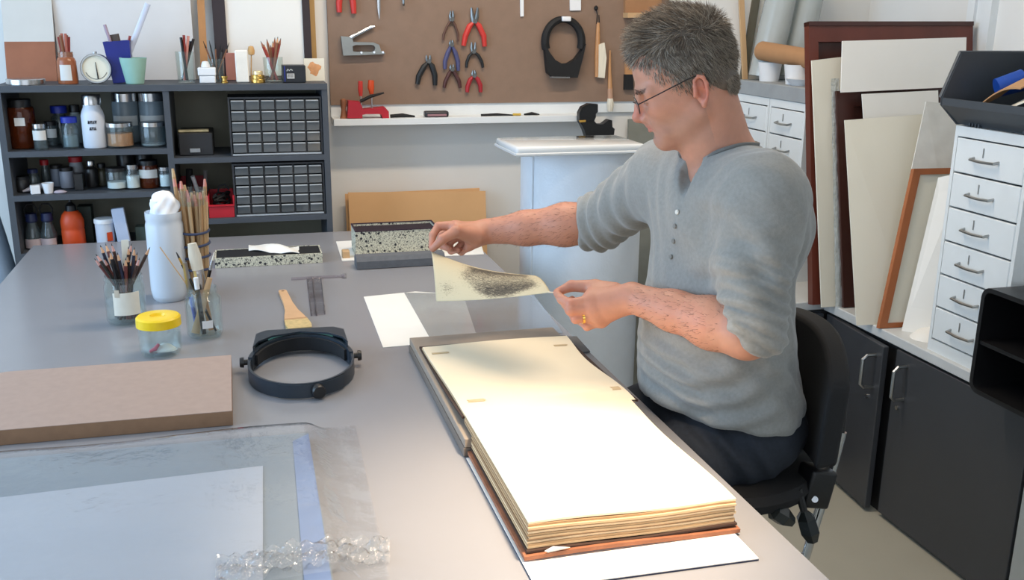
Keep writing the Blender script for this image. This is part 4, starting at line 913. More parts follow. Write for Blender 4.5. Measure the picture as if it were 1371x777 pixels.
# right bay
z = RS[0]
k = thing('index_box', 'black card index box with a pale strip on its top', 'box', (-.155, 3.48, z))
a, b = PY(232, 190, 3.42), PY(286, 190, 3.42); a.x = max(a.x, -.209)
obj('body', MB().rbox(((a.x+b.x)/2+.004, 3.51, z+.0375), (b.x-a.x-.012, .18, .074), .003, seg=1), mat('black_box_board', (34, 35, 38), 0.6), k)
obj('label_holder', MB().rbox(((a.x+b.x)/2, 3.418, z+.018), (.034, .004, .014), .001, seg=1), m_steel, k)
single('brass_strip', MB().rbox(((a.x+b.x)/2-.002, 3.45, z+.0795), (.098, .014, .010), .002, RZ(.03), seg=1), mat('pale_brass', (190, 172, 130), 0.4, metal=.5, var=.3, scale=60), 'pale brass strip lying on top of the black index box', 'strip')
z = RS[1]
m_redp = mat('red_plastic', (176, 26, 40), 0.4)
def redbin(lab, px0, px1, y0, zb, h, dep):
    a, b = PY(px0, 270, y0), PY(px1, 270, y0); k = thing('red_bin', lab, 'bin', ((a.x+b.x)/2, y0+dep/2, zb), group='red plastic bins'); t = .003
    x0, x1 = a.x, b.x
    mb = MB().bb(x0, x1, y0, y0+dep, zb+.0005, zb+.004).bb(x0, x0+t, y0, y0+dep, zb+.004, zb+h).bb(x1-t, x1, y0, y0+dep, zb+.004, zb+h).bb(x0+t, x1-t, y0+dep-t, y0+dep, zb+.004, zb+h).bb(x0+t, x1-t, y0, y0+t, zb+.004, zb+h*.55)
    obj('tray', mb, m_redp, k)
    obj('front_rim', MB().tube([(x0, y0-.002, zb+h), (x0, y0-.002, zb+h*.55), (x1, y0-.002, zb+h*.55), (x1, y0-.002, zb+h)], .004, 6), m_redp, k)
    return x0, x1
xa, xb = redbin('red plastic bin of black cables beside the lower drawer cabinet', 279, 313, 3.385, z, .075, .14)
for i in range(5):
    pts = [(xa+.042+.026*math.cos(t*.7+i), 3.44+.03*math.sin(t*.7+i*1.3), z+.03+.010*i+.006*math.sin(t*1.7+i)) for t in range(0, 10)]
    single('black_cable', MB().tube(pts, .0045, 6), m_blackm, 'loop of black cable heaped in the red bin', 'cable', 'black cables in the red bin')
single('black_cable_arc', MB().tube([(xa+.03, 3.46, z+.07), (xa+.036, 3.46, z+.095), (xa+.055, 3.46, z+.10), (xa+.068, 3.46, z+.082)], .003, 6), m_blackm, 'single black cable arching above the red bin', 'cable')
xa, xb = redbin('red plastic bin of hand tools behind the bamboo stick bundle', 241, 277, 3.45, z, .11, .16)
single('white_handle_tool', MB().tube([(xa+.058, 3.50, z+.07), (xa+.045, 3.48, z+.128)], .007, 8), m_white, 'white-handled tool sticking out of the rear red bin', 'tool')
single('black_handle_tool', MB().tube([(xa+.03, 3.50, z+.07), (xa+.035, 3.50, z+.15)], .011, 8), m_blackm, 'black-handled tool sticking out of the rear red bin', 'tool')
single('grey_handle_tool', MB().tube([(xa+.085, 3.51, z+.07), (xa+.086, 3.52, z+.14)], .007, 8), mat('grey_grip', (120, 116, 116), 0.5), 'grey-handled tool standing in the rear red bin', 'tool')
# small-parts drawer cabinets: 6 x 5 clear drawers
m_cabd = mat('parts_cabinet_grey', (44, 46, 50), 0.5)
m_drw = film('smoke_drawer', (165, 170, 172), 0.55, 0.12, (110, 114, 116), spec=1.5); m_dlip = mat('drawer_lip', (168, 174, 178), 0.3, var=0.1)
def parts_cab(lab, x0, x1, z0, z1):
    k = thing('parts_cabinet', lab, 'drawer cabinet', ((x0+x1)/2, 3.45, z0), group='small-parts drawer cabinets'); y0 = 3.385; t = .006
    w = (x1-x0-2*t)/6; h = (z1-z0-2*t-.004)/5
    mb = MB().bb(x0, x1, y0, y0+.14, z0+.0005, z0+t).bb(x0, x1, y0, y0+.14, z1-t, z1).bb(x0, x0+t, y0, y0+.14, z0+t, z1-t).bb(x1-t, x1, y0, y0+.14, z0+t, z1-t).bb(x0+t, x1-t, y0+.13, y0+.14, z0+t, z1-t)
    for i in range(1, 6): mb.bb(x0+t+i*w-.0018, x0+t+i*w+.0018, y0+.002, y0+.13, z0+t, z1-t)
    for j in range(1, 5): mb.bb(x0+t, x1-t, y0+.004, y0+.13, z0+t+.004+j*h-.0008, z0+t+.004+j*h+.0008)
    obj('case', mb, m_cabd, k)
    obj('bottom_lip', MB().bb(x0+t, x1-t, y0-.004, y0+.004, z0+.002, z0+t+.001), m_dlip, k)
    dm = MB().bb(.003, w-.003, 0, .002, .001, h-.004).bb(.003, .0045, .002, .12, .001, h*.8).bb(w-.0045, w-.003, .002, .12, .001, h*.8).bb(.0045, w-.0045, .002, .12, .001, .003)
    lm = MB().prism([(.004, 0, h-.004), (.004, -.006, h-.0055), (.004, -.006, h-.0075), (.004, 0, h-.0085)], (w-.008, 0, 0))
    d0 = l0 = None
    for i in range(6):
        for j in range(5):
            loc = (x0+t+i*w-k.location.x, y0-.002-k.location.y, z0+t+.004+j*h-k.location.z)
            if d0 is None:
                d0 = obj('drawer', dm, m_drw, k, world=False, smooth=0); l0 = obj('pull_lip', lm, m_dlip, d0, world=False, smooth=0); d = d0
            else:
                d = d0.copy(); COL.objects.link(d); d.parent = k; l = l0.copy(); COL.objects.link(l); l.parent = d
            d.location = loc
    return x0+t, z0+t+.004, w, h, y0
r1 = parts_cab('grey cabinet of small clear drawers on the upper right shelf', -.035, .266, RS[0], 1.286)
r2 = parts_cab('grey cabinet of small clear drawers on the lower right shelf', -.035, .266, RS[1], 1.068)
for (r, i, j, mm, lab) in ((r1, 4, 3, m_brass, 'brass bit seen in a clear drawer of the upper cabinet'), (r1, 3, 1, m_white, 'white scraps seen in a clear drawer of the upper cabinet'), (r1, 0, 0, m_white, 'white bits in the corner drawer of the upper cabinet'), (r2, 5, 0, m_cot, 'white wadding in the corner drawer of the lower cabinet'), (r2, 0, 4, m_white, 'white label pieces in the corner drawer of the lower cabinet')):
    single('drawer_contents', MB().rbox((r[0]+(i+.5)*r[2], r[4]+.012, r[1]+j*r[3]+.0105), (r[2]*.55, .014, .013), .003, RZ(.2)), mm, lab, 'contents')

# ---- on top of the shelving unit
z = STOP
c = PY(35, 112, 3.44); single('flat_tin', MB().lathe([(0, .018), (.055, .018), (.057, .016), (.057, .001), (0, .001)], (c.x, 3.44, z), 28), m_capsil, 'flat round silver tin on top of the shelving', 'tin')
k = thing('painted_panel', 'leaning panel painted white above and red-brown below', 'panel', (-.69, 3.6, z))
a, b, cc_, d = PY(10, 112, 3.585), PY(77, 112, 3.585), PY(66, -40, 3.635), PY(-2, -40, 3.635); a.z = b.z = z+.0005
def bq(u, v): return a.lerp(b, u).lerp(d.lerp(cc_, u), v)
vs_ = (PY(40, 56, 3.60).z-a.z)/(d.z-a.z)
obj('brown_field', MB().prism([bq(0, 0), bq(1, 0), bq(1, vs_), bq(0, vs_)], (0, .008, 0)), mat('rust_paint', (152, 98, 72), 0.8, var=0.15, scale=12), k)
obj('white_field', MB().prism([bq(0, vs_), bq(1, vs_), bq(1, 1), bq(0, 1)], (0, .008, 0)), mat('chalk_white', (204, 202, 196), 0.8, var=0.04, scale=8), k)
# bottle of brown liquid with sticks
c = PY(92, 112, 3.45); k = thing('stick_bottle', 'small bottle of brown liquid with a white label holding sticks', 'bottle', (c.x, 3.45, z))
obj('body', MB().lathe([(0, .001), (.030, .001), (.031, .01), (.029, .07), (.026, .078), (.022, .083), (.022, .098), (.020, .098), (.020, .082), (0, .08)], (c.x, 3.45, z), 20), mat('brown_liquid_bottle', (150, 88, 56), 0.25), k)
obj('neck', MB().lathe([(.0225, .082), (.0225, .1), (.021, .1), (.021, .082)], (c.x, 3.45, z), 20), m_glass, k)
obj('label', MB().lathe([(.0315, .012), (.0322, .012), (.0305, .06), (.030, .06), (.0315, .012)], (c.x, 3.45, z), 8, a0=math.radians(-125), a1=math.radians(-60)), m_lab, k)
m_redst = [mat('red_stick', (140, 46, 38), 0.5), mat('brown_stick', (128, 84, 58), 0.5), mat('rose_stick', (170, 96, 80), 0.5)]
for i in range(6):
    a_ = i*1.05; single('short_stick', MB().tube([(c.x+.009*math.cos(a_), 3.45+.009*math.sin(a_), z+.082), (c.x+.015*math.cos(a_), 3.45+.015*math.sin(a_), z+.145+.005*(i % 3))], .0042, 6), m_redst[i % 3],
           'short reddish stick standing in the brown liquid bottle', 'stick', 'sticks in the brown bottle')
# dial gauge
c = PY(129.5, 97, 3.44); k = thing('dial_gauge', 'round dial gauge with cream face and black needle', 'gauge', (c.x, 3.44, z)); rt = RX(math.radians(90))
zc = z+.048
obj('case', MB().lathe([(0, -.018), (.046, -.018), (.047, .010), (.045, .014), (.041, .014), (.041, .008), (0, .008)], (c.x, 3.44, zc), 36, rt), m_steel, k)
obj('dial_face', MB().lathe([(0, .0085), (.0405, .0085), (.0405, .0080), (0, .0078)], (c.x, 3.44, zc), 32, rt), mat('dial_cream', (226, 220, 200), 0.6), k)
obj('needle', MB().tube([(c.x+.004, 3.4302, zc-.032), (c.x, 3.4302, zc+.02)], [.0022, .0008], 6), m_black, k)
obj('scale_arc', MB().tube([(c.x+.033*math.cos(t), 3.4305, zc+.033*math.sin(t)) for t in [math.radians(200+14*i) for i in range(11)]], .0007, 4), m_black, k)
obj('stem', MB().tube([(c.x, 3.44, zc+.044), (c.x, 3.44, zc+.052)], .006, 10), m_steel, k)
for s_ in (-1, 1): obj('foot', MB().tube([(c.x+s_*.018, 3.437, zc-.040), (c.x+s_*.02, 3.435, z+.0005)], .003, 6), m_steel, k)
# blue cup, pencils etc
c = PY(166, 112, 3.47); k = thing('blue_holder', 'dark blue square pen holder standing behind the mint cup', 'holder', (c.x, 3.47, z))
tl_ = RYm(-.07)
mb = MB(); w0, w1, hh = .030, .040, .130
def sq(w, zz): return [Vector((sx_*w, sy_*w*.8, zz)) for sx_, sy_ in ((-1, -1), (1, -1), (1, 1), (-1, 1))]
o8 = [tl_ @ p_ + Vector((c.x, 3.47, z+.003)) for p_ in sq(w0, 0)+sq(w1, hh)]; i8 = [tl_ @ p_ + Vector((c.x, 3.47, z+.003)) for p_ in sq(w0-.003, .004)+sq(w1-.003, hh)]
mb.add(o8+i8, [(3, 2, 1, 0), (0, 1, 5, 4), (1, 2, 6, 5), (2, 3, 7, 6), (3, 0, 4, 7), (8, 9, 10, 11), (9, 8, 12, 13), (10, 9, 13, 14), (11, 10, 14, 15), (8, 11, 15, 12), (4, 5, 13, 12), (5, 6, 14, 13), (6, 7, 15, 14), (7, 4, 12, 15)])
obj('shell', mb, mat('royal_blue', (22, 34, 120), 0.4), k, smooth=0)
def from_to(name, lab, cat, p0, p1, y, r, mm, flat=1.0, deep=.07):
    a, b = PY(*p0, y), PY(*p1, y); a = a+(a-b).normalized()*deep
    return single(name, MB().tube([a, b], r, 8, flat=flat, up=(0, 1, 0)), mm, lab, cat)
from_to('eraser_block', 'dark grey block sticking out of the blue holder', 'block', (156, 61), (152, 46), 3.47, .016, mat('dark_taupe', (78, 70, 66), 0.7), .5)
from_to('mauve_pencil', 'mauve pencil leaning out of the blue holder', 'pencil', (149, 60), (140, 33), 3.46, .005, mat('mauve', (160, 140, 156), 0.5))
from_to('red_pencil', 'short red pencil in the blue holder', 'pencil', (171, 61), (174, 48), 3.46, .004, m_redst[0])
from_to('glass_rod', 'long translucent plastic knife standing in the blue holder', 'knife', (178, 58), (198, 5), 3.48, .009, mat('translucent_plastic', (196, 202, 218), 0.3), .35)
c = PY(181, 112, 3.425); single('mint_cup', MB().lathe([(0, .001), (.027, .001), (.028, .004), (.042, .082), (.0395, .082), (.026, .006), (0, .006)], (c.x, 3.425, z), 28), mat('mint_plastic', (150, 190, 176), 0.4), 'tapered mint green cup in front of the blue holder', 'cup')
# tumblers
def tumbler(lab, px, y, r, h):
    c = PY(px, 112, y); k = single('glass_tumbler', MB().lathe([(0, .001), (r*.9, .001), (r, h), (r-.0025, h), (r*.9-.0025, .005), (0, .005)], (c.x, y, z), 22), m_glass, lab, 'glass', base=(c.x, y, z)); return c
c = tumbler('clear glass of pens standing beside the small white boxes', 250, 3.46, .030, .10)
for i, (p1, mm) in enumerate((((242, 50), m_hblack), ((246, 47), m_redst[0]), ((252, 48), m_pinktip), ((259, 52), m_hblack), ((248, 60), m_white), ((255, 55), m_hblack))):
    b = PY(*p1, 3.455+.004*i); single('pen', MB().tube([(c.x+(.4*(c.x-b.x)), 3.455+.004*i, z+.008), b], .0045, 7), mm, ('black pen in the clear glass of pens', 'dark red pen in the clear glass of pens', 'pink pen in the clear glass of pens', 'black pen slanting right in the clear glass of pens', 'white pen in the clear glass of pens', 'black pen upright among the others in the clear glass')[i], 'pen')
x_ = PY(278.5, 112, 3.43).x
single('white_carton', MB().rbox((x_, 3.44, z+.0125), (.050, .04, .023), .002, seg=1), m_white, 'small white carton at the bottom of the pair', 'box', 'small white cartons')
single('white_carton', MB().rbox((x_-.001, 3.44, z+.0375), (.056, .044, .025), .002, seg=1), m_white, 'small white carton on top of the pair', 'box', 'small white cartons')
single('white_stopper', MB().lathe([(0, .02), (.010, .018), (.014, .006), (.014, 0), (0, 0)], (x_-.004, 3.44, z+.0505), 14), m_white, 'white stopper on the upper white carton', 'stopper')
c = tumbler('clear glass of fine brushes behind the white cartons', 291, 3.50, .027, .075)
for i, (px, py) in enumerate(((272, 55), (280, 54), (288, 57), (296, 58), (307, 57), (299, 62))):
    b = PY(px, py, 3.495+.004*(i % 3)); mth = Vector((c.x+(b.x-c.x)*.35, 3.5, z+.075))
    k = thing('fine_brush', 'fine dark brush fanned out in the clear glass behind the white cartons', 'brush', (c.x, 3.5, z), group='fine brushes in the glass'); a = Vector((c.x-(b.x-c.x)*.12, 3.5, z+.008))
    obj('handle', MB().tube([a, a.lerp(b, .82)], .0025, 6), m_hblack if i % 2 else m_redst[1], k); obj('bristles', MB().tube([a.lerp(b, .82), b], [.0025, .0006], 6), m_blackm, k)
x_ = PY(301, 112, 3.43).x; single('gilt_spool', MB().lathe([(0, .022), (.011, .022), (.011, .018), (.008, .016), (.008, .006), (.011, .004), (.011, .0005), (0, .0005)], (x_, 3.43, z), 16), m_brass, 'small gilt spool beside the white block', 'spool')
x_ = PY(311, 112, 3.56).x; single('pink_swatch', MB().rbox((x_, 3.58, z+.046), (.036, .02, .090), .001, seg=1), mat('rose_swatch', (178, 120, 108), 0.8), 'rose-brown card swatch behind the white block', 'card')
x_ = PY(325.5, 112, 3.45).x; single('white_block', MB().rbox((x_, 3.45, z+.053), (.042, .03, .104), .003, seg=1), mat('white_wax', (236, 232, 222), 0.5), 'upright white block on top of the shelving', 'block')
x_ = PY(336, 80, 3.56).x; single('sponge_stick', MB().tube([(x_-.004, 3.54, z), (x_+.002, 3.54, z+.088)], .002, 6).lathe([(0, 0), (.010, .003), (.012, .016), (.008, .03), (0, .032)], (x_+.002, 3.54, z+.084), 12), mat('tan_sponge', (206, 164, 110), 0.9), 'tan sponge on a stick behind the white block', 'sponge')
x_ = PY(346, 112, 3.44).x
for i, (w, lab) in enumerate(((.046, 'gilt tin at the bottom of the small stack'), (.042, 'gilt tin in the middle of the small stack'), (.032, 'small pale gilt tin on top of the stack'))):
    single('gilt_tin', MB().lathe([(0, .0125), (w/2-.001, .0125), (w/2, .0105), (w/2, .0005), (0, .0005)], (x_, 3.44, z+.013*i), 20), m_brass if i < 2 else mat('pale_gilt', (226, 206, 160), 0.35, metal=.6), lab, 'tin', 'gilt tins')
c = tumbler('clear glass of red-brown pencils beside the black box', 367, 3.46, .033, .082)
for i, (px, py) in enumerate(((349, 55), (353, 59), (357, 52), (365, 55), (368, 50), (372, 49), (376, 51), (374, 55), (362, 60), (370, 58))):
    yy = 3.445+.006*(i % 5); b = PY(px, py, yy); a = Vector((c.x-(b.x-c.x)*.3, yy, z+.008)); pencil(a, b, m_redst[(i*2) % 3], m_ptip if i % 2 else m_leather, 'red-brown pencil standing in the glass beside the black box', 'pencils in the shelf-top glass', r=.0042)
x0_, x1_ = PY(379, 112, 3.42).x, PY(410, 112, 3.42).x
k = thing('black_carton', 'black cardboard box with white printed label on top of the shelving', 'box', ((x0_+x1_)/2, 3.45, z))
obj('carton', MB().rbox(((x0_+x1_)/2, 3.455, z+.0285), (x1_-x0_, .07, .056), .002, seg=1), mat('black_card', (22, 26, 32), 0.45), k)
obj('barcode_label', MB().bb(x0_+.014, x0_+.038, 3.418, 3.4201, z+.014, z+.030), m_lab, k)
mb = MB()
for q in range(7): mb.bb(x0_+.016+.003*q, x0_+.0172+.003*q, 3.4174, 3.4182, z+.017, z+.029)
obj('barcode_bars', mb, m_ink, k)
obj('printed_script', MB().tube([(x0_+.014, 3.419, z+.038), (x0_+.018, 3.419, z+.045), (x0_+.022, 3.419, z+.039), (x0_+.027, 3.419, z+.044), (x0_+.033, 3.419, z+.040)], .0013, 5), m_lab, k)
obj('side_stripe', MB().bb(x0_+.006, x0_+.0085, 3.418, 3.4201, z+.004, z+.054), m_capblue, k)
xa, xb = PY(408, 108, 3.5).x, PY(435, 108, 3.5).x
k = thing('small_canvas', 'small white canvas with an orange blotch behind the black box', 'canvas', ((xa+xb)/2, 3.5, z))
obj('canvas', MB().hexa([(xa, 3.50, z+.0005), (xb, 3.50, z+.0005), (xb, 3.508, z+.0005), (xa, 3.508, z+.0005), (xa, 3.515, z+.075), (xb+.001, 3.515, z+.075), (xb+.001, 3.523, z+.075), (xa, 3.523, z+.075)]), m_card, k)
mb = MB(); cx_, cz_ = (xa+xb)/2, z+.040
poly = [(cx_+.020*(1+.25*math.sin(3*t+.5)+.12*math.sin(7*t))*math.cos(t), 3.499+.0155*(cz_+.022*math.sin(t)-z)/.075+.0016, cz_+.022*(1+.2*math.sin(4*t))*math.sin(t)) for t in [i*math.pi/9 for i in range(18)]]
obj('orange_blotch', mb.prism([(p_[0], 3.4995+.2*(p_[2]-z), p_[2]) for p_ in poly], (0, .0012, 0)), mat('orange_blotch', (206, 150, 104), 0.8, var=.2, scale=60), k)
# pictures leaning on the wall on top of the unit
k = thing('dark_framed_picture', 'blank white picture in a dark brown frame leaning on the wall', 'picture', (.05, 3.6, z))
fl, fr_ = PY(303, 103, 3.60), PY(421, 103, 3.60)
def fr_strip(xa0, xb0, z0, z1, y, th, mm, nm, xa1=None, xb1=None):
    xa1 = xa0 if xa1 is None else xa1; xb1 = xb0 if xb1 is None else xb1
    obj(nm, MB().hexa([(xa0, y, z0), (xb0, y, z0), (xb0, y+th, z0), (xa0, y+th, z0), (xa1, y+.02, z1), (xb1, y+.02, z1), (xb1, y+.02+th, z1), (xa1, y+.02+th, z1)]), mm, k)
m_darkfr = mat('dark_plum_frame', (40, 26, 30), 0.45)
xL = PY(294, 50, 3.60).x; xR = PY(412, 50, 3.60).x; zt_ = 1.95
fr_strip(xL-.018, xL+.024, z+.001, zt_, 3.600, .02, m_darkfr, 'frame_rail'); fr_strip(xR-.014, xR+.012, z+.001, zt_, 3.600, .02, m_darkfr, 'frame_rail')
fr_strip(xL+.024, xR-.014, z+.001, z+.03, 3.600, .02, m_darkfr, 'frame_rail'); fr_strip(xL+.024, xR-.014, zt_-.04, zt_, 3.618, .02, m_darkfr, 'frame_rail')
fr_strip(xL+.022, xR-.012, z+.01, zt_-.01, 3.608, .004, m_paper, 'picture_sheet')
xg = PY(418, 50, 3.62).x
single('gilt_lath', MB().hexa([(xg-.010, 3.632, z+.0005), (xg+.014, 3.632, z+.0005), (xg+.014, 3.645, z+.0005), (xg-.010, 3.645, z+.0005), (xg-.010, 3.645, 1.95), (xg+.014, 3.645, 1.95), (xg+.014, 3.658, 1.95), (xg-.010, 3.658, 1.95)]), mat('dull_gilt', (176, 138, 82), 0.45, metal=.3), 'slim gilt lath beside the dark framed picture', 'lath')
a, b = PY(269, 100, 3.58), PY(262, -30, 3.64)
a.z = z+.0005
single('wood_lath', MB().hexa([a, a+Vector((.024, 0, 0)), a+Vector((.024, .014, 0)), a+Vector((0, .014, 0)), b, b+Vector((.024, 0, 0)), b+Vector((.024, .012, 0)), b+Vector((0, .012, 0))]), mat('honey_wood', (176, 124, 74), 0.5, var=.1), 'honey-coloured wooden lath leaning between the blank canvases', 'lath')
k = thing('blank_canvas', 'wide blank white canvas leaning on the wall behind the blue holder', 'canvas', (-.4, 3.61, z))
fr_strip(PY(80, 100, 3.62).x, PY(262, 100, 3.62).x, z+.0005, 1.9, 3.622, .010, mat('primed_canvas', (214, 212, 210), 0.85, var=.02), 'face')
obj('stretcher', MB().bb(PY(90, 100, 3.64).x, PY(250, 100, 3.64).x, 3.634, 3.642, z+.002, z+.03), m_wood, k)

# ================================================================== TOOL BOARD AND LEDGE ON THE BACK WALL
m_peg = mat('brown_hardboard', (134, 110, 93), 0.7, var=0.06, scale=26, bump=0.04)
pa, pb_ = PY(443, 141, 3.64), PY(905, 133, 3.64)
BY = 3.642
single('tool_board', MB().bb(pa.x, 1.62, BY, WY1-.001, pa.z, 2.25), m_peg, 'brown hardboard tool board fixed to the white wall', 'board', base=(1.0, 3.65, pa.z))
def B(px, py, off=.008): return PY(px, py, BY-off)
def C6(x, y, off=.008): return B(430+x/4.858, y/4.858, off)
def C7(x, y, off=.008): return B(650+x/3.884, y/3.884, off)
m_grip = {'red': mat('grip_red', (196, 52, 44), 0.45), 'black': mat('grip_black', (26, 28, 30), 0.5), 'brown': mat('grip_brown', (92, 62, 50), 0.5), 'blue': mat('grip_violet', (74, 74, 112), 0.45), 'darkred': mat('grip_dark_red', (160, 34, 42), 0.45), 'redbrown': mat('grip_redbrown', (74, 40, 38), 0.5)}
m_tool = mat('tool_steel', (120, 120, 118), 0.35, metal=.9)
def pliers(lab, head, pivot, h1, h2, grip, wh=.0075, grp='pliers on the tool board', jaw=.004):
    k = thing('pliers', lab, 'pliers', tuple(C6(*pivot)), group=grp)
    pv = C6(*pivot)
    for s_ in (-1, 1):
        tip = C6(head[0]+s_*head[2], head[1]); obj('jaw', MB().tube([pv+Vector((s_*.002, 0, -.006)), pv.lerp(tip, .4)+Vector((s_*.004, 0, 0)), tip], [jaw*1.5, jaw*1.3, jaw*.6], 7), m_tool, k)
    obj('pivot', MB().tube([pv+Vector((0, -.009, 0)), pv+Vector((0, .007, 0))], .008, 12), m_tool, k)
    for hh_, g in ((h1, grip), (h2, grip)):
        pts = [pv]+[C6(*q) for q in hh_]; obj('grip', MB().tube(pts, [.004]+[wh]*(len(pts)-2)+[wh*.8], 8), m_grip[g], k)
pliers('small grey pliers with thin brown handles at the top of the tool board', (850, 70, 7), (850, 125), [(820, 170), (797, 225), (793, 262)], [(872, 165), (890, 220), (891, 270)], 'brown', .0045)
pliers('large pliers with bright red and black grips on the tool board', (998, 50, 20), (998, 138), [(965, 170), (938, 235), (926, 298)], [(1025, 165), (1058, 235), (1063, 302)], 'red', .0105, jaw=.006)
pliers('small black-handled pliers between two red pairs', (991, 275, 12), (991, 335), [(962, 365), (948, 405), (945, 440)], [(1022, 360), (1045, 400), (1053, 440)], 'black', .006)
pliers('black diagonal cutters hanging lowest of the black pliers', (697, 360, 12), (700, 398), [(668, 435), (635, 495), (626, 548)], [(722, 430), (740, 490), (741, 555)], 'black', .0105)
pliers('small pliers with dark red handles at the bottom of the tool board', (994, 458, 6), (994, 492), [(968, 520), (952, 565), (950, 600)], [(1018, 515), (1036, 555), (1037, 600)], 'darkred', .0085)
pliers('red-brown handled pliers hooked inside the violet pair', (852, 420, 8), (852, 450), [(832, 480), (808, 530), (800, 572)], [(872, 480), (898, 530), (905, 572)], 'redbrown', .0075)
pliers('slim violet-handled pliers hung closed end up', (848, 262, 5), (848, 290), [(825, 340), (806, 400), (806, 450)], [(872, 340), (890, 400), (892, 460)], 'blue', .0085)
pliers('red-handled pliers at the upper left corner of the tool board', (465, -160, 10), (465, -110), [(455, -60), (447, 0), (118, 80)][0:0]+[(440, -60), (118+320, 0)][0:0]+[(130, -60), (118, 20), (118, 80)], [(190, -60), (208, 20), (212, 88)], 'red', .0105) if False else None
k = thing('shears', 'red-handled shears hanging at the upper corner of the tool board', 'shears', tuple(C6(165, -90)))
for pts in ([(160, -90), (125, -40), (116, 20), (118, 80)], [(170, -90), (198, -40), (208, 20), (213, 88)]): obj('grip', MB().tube([C6(*q) for q in pts], [.006, .010, .011, .009], 8), m_grip['red'], k)
obj('blades', MB().tube([C6(165, -90), C6(165, -240)], [.010, .002], 8, flat=.4, up=(0, 1, 0)), m_tool, k)
k = thing('knife', 'pointed steel blade hanging beside the red shears', 'knife', tuple(C6(376, 60)))
obj('blade', MB().tube([C6(374, -20), C6(376, 60), C6(379, 128)], [.006, .0055, .0005], 6, flat=.35, up=(0, 1, 0)), m_silver, k); obj('handle', MB().tube([C6(372, -160), C6(374, -20)], .009, 8), m_hand, k)
single('wall_hook', MB().tube([B(540, -6, .0), B(540, -6, .012), B(540.5, 5, .014), B(540.5, 7, .02)], .004, 6), m_tool, 'small steel hook on the tool board', 'hook')
# staple gun
k = thing('staple_gun', 'grey metal staple gun hanging on the tool board', 'staple gun', tuple(C6(260, 350)))
m_gun = mat('gunmetal', (150, 152, 148), 0.35, metal=.7)
outer = [(125, 235), (195, 240), (205, 272), (335, 275), (372, 290), (385, 330), (410, 340), (410, 350), (270, 357), (140, 360)]
inner = [(200, 300), (214, 294), (222, 292), (325, 291), (340, 297), (347, 312), (340, 328), (325, 336), (222, 336), (203, 332)]
obj('frame', MB().ring_prism([C6(*q, 0.002) for q in outer], [C6(*q, 0.002) for q in inner], (0, -.022, 0)), m_gun, k, smooth=0)
obj('lever', MB().tube([C6(188, 246, .013), C6(235, 222, .013), C6(320, 178, .013), C6(348, 172, .013)], [.009, .007, .007, .004], 8), m_silver, k)
for q in ((262, 342), (345, 340), (402, 340), (196, 240)): obj('rivet', MB().tube([C6(*q, .02), C6(*q, .027)], .004, 8), m_silver, k)
# magnifier visor on the board
k = thing('wall_visor', 'black headband magnifier visor hanging from a white clip', 'magnifier visor', tuple(C7(405, 400)))
ring_ = [C7(405+95*math.cos(t), 215-115*math.sin(t), .02) for t in [math.radians(-20+220*i/30) for i in range(31)]]
obj('headband', MB().tube(ring_, [.012+.004*abs(math.cos(i/30*math.pi)) for i in range(31)], 8, flat=1.0), m_blackm, k)
out_ = [(297, 225), (303, 300), (312, 378), (340, 400), (465, 402), (492, 300), (508, 228), (488, 262), (455, 305), (420, 328), (385, 330), (350, 310), (320, 270)]
obj('hood', MB().prism([C7(*q, .004) for q in out_], (0, -.034, 0)), m_blackm, k)
obj('lens_plate', MB().prism([C7(*q, .040) for q in ((345, 398), (440, 400), (440, 408), (345, 406))], (0, .03, 0)), film('visor_lens', (190, 200, 200), .3, .05, (180, 180, 180)), k)
single('white_clip', MB().rbox(tuple(C7(415, 98, .022)), (.034, .042, .018), .004), m_white, 'white clip holding the black visor on the tool board', 'clip')
# brushes on the board
k = thing('bristle_brush', 'wooden bench brush with cream side bristles hanging by a cord', 'brush', tuple(C7(585, 400)))
obj('cord', MB().tube([C7(574, 42), C7(582, 75), C7(578, 125), C7(592, 122), C7(590, 78)], .002, 5), m_blackm, k)
obj('cord_knot', MB().lathe([(0, .010), (.008, .004), (.008, -.004), (0, -.010)], tuple(C7(575, 42)), 8), m_blackm, k)
obj('handle', MB().tube([C7(586, 118), C7(584, 200), C7(580, 300), C7(578, 400)], [.006, .009, .010, .007], 10), m_hand, k)
obj('bristles', MB().prism([C7(*q, .003) for q in ((582, 232), (612, 222), (622, 300), (612, 405), (580, 402))], (0, -.016, 0)), m_brist, k)
k = thing('round_brush', 'round paint brush with long wooden handle hanging bristles down', 'brush', tuple(C7(648, 580)))
obj('handle', MB().tube([C7(648, 262), C7(646, 360), C7(648, 460)], [.003, .006, .009], 10), m_hand, k)
obj('collar', MB().tube([C7(648, 460), C7(649, 515)], [.010, .011], 10), mat('twine_collar', (186, 146, 120), 0.7), k)
obj('bristles', MB().tube([C7(649, 512), C7(649, 545), C7(648, 580)], [.011, .014, .010], 10), m_brist, k)
k = thing('black_brush', 'flat brush with black bristles half hidden behind the face', 'brush', tuple(C7(740, 465)))
obj('ferrule', MB().prism([C7(*q, .002) for q in ((722, 322), (758, 322), (758, 388), (722, 388))], (0, -.012, 0)), m_hand, k)
obj('bristles', MB().prism([C7(*q, .001) for q in ((718, 386), (760, 386), (764, 466), (716, 466))], (0, -.014, 0)), m_blackm, k)
single('white_rod', MB().prism([C7(*q, .001) for q in ((178, -60), (196, -60), (197, 85), (180, 86))], (0, -.006, 0)), m_white, 'white plastic strip hanging on the tool board', 'strip')
single('white_plate', MB().prism([C7(*q, .001) for q in ((436, -60), (494, -60), (494, 54), (438, 55))], (0, -.005, 0)), m_white, 'white switch plate on the tool board above the visor', 'plate')
k = thing('wooden_tray', 'shallow wooden box fixed near the top of the tool board', 'box', tuple(C7(810, 90)))
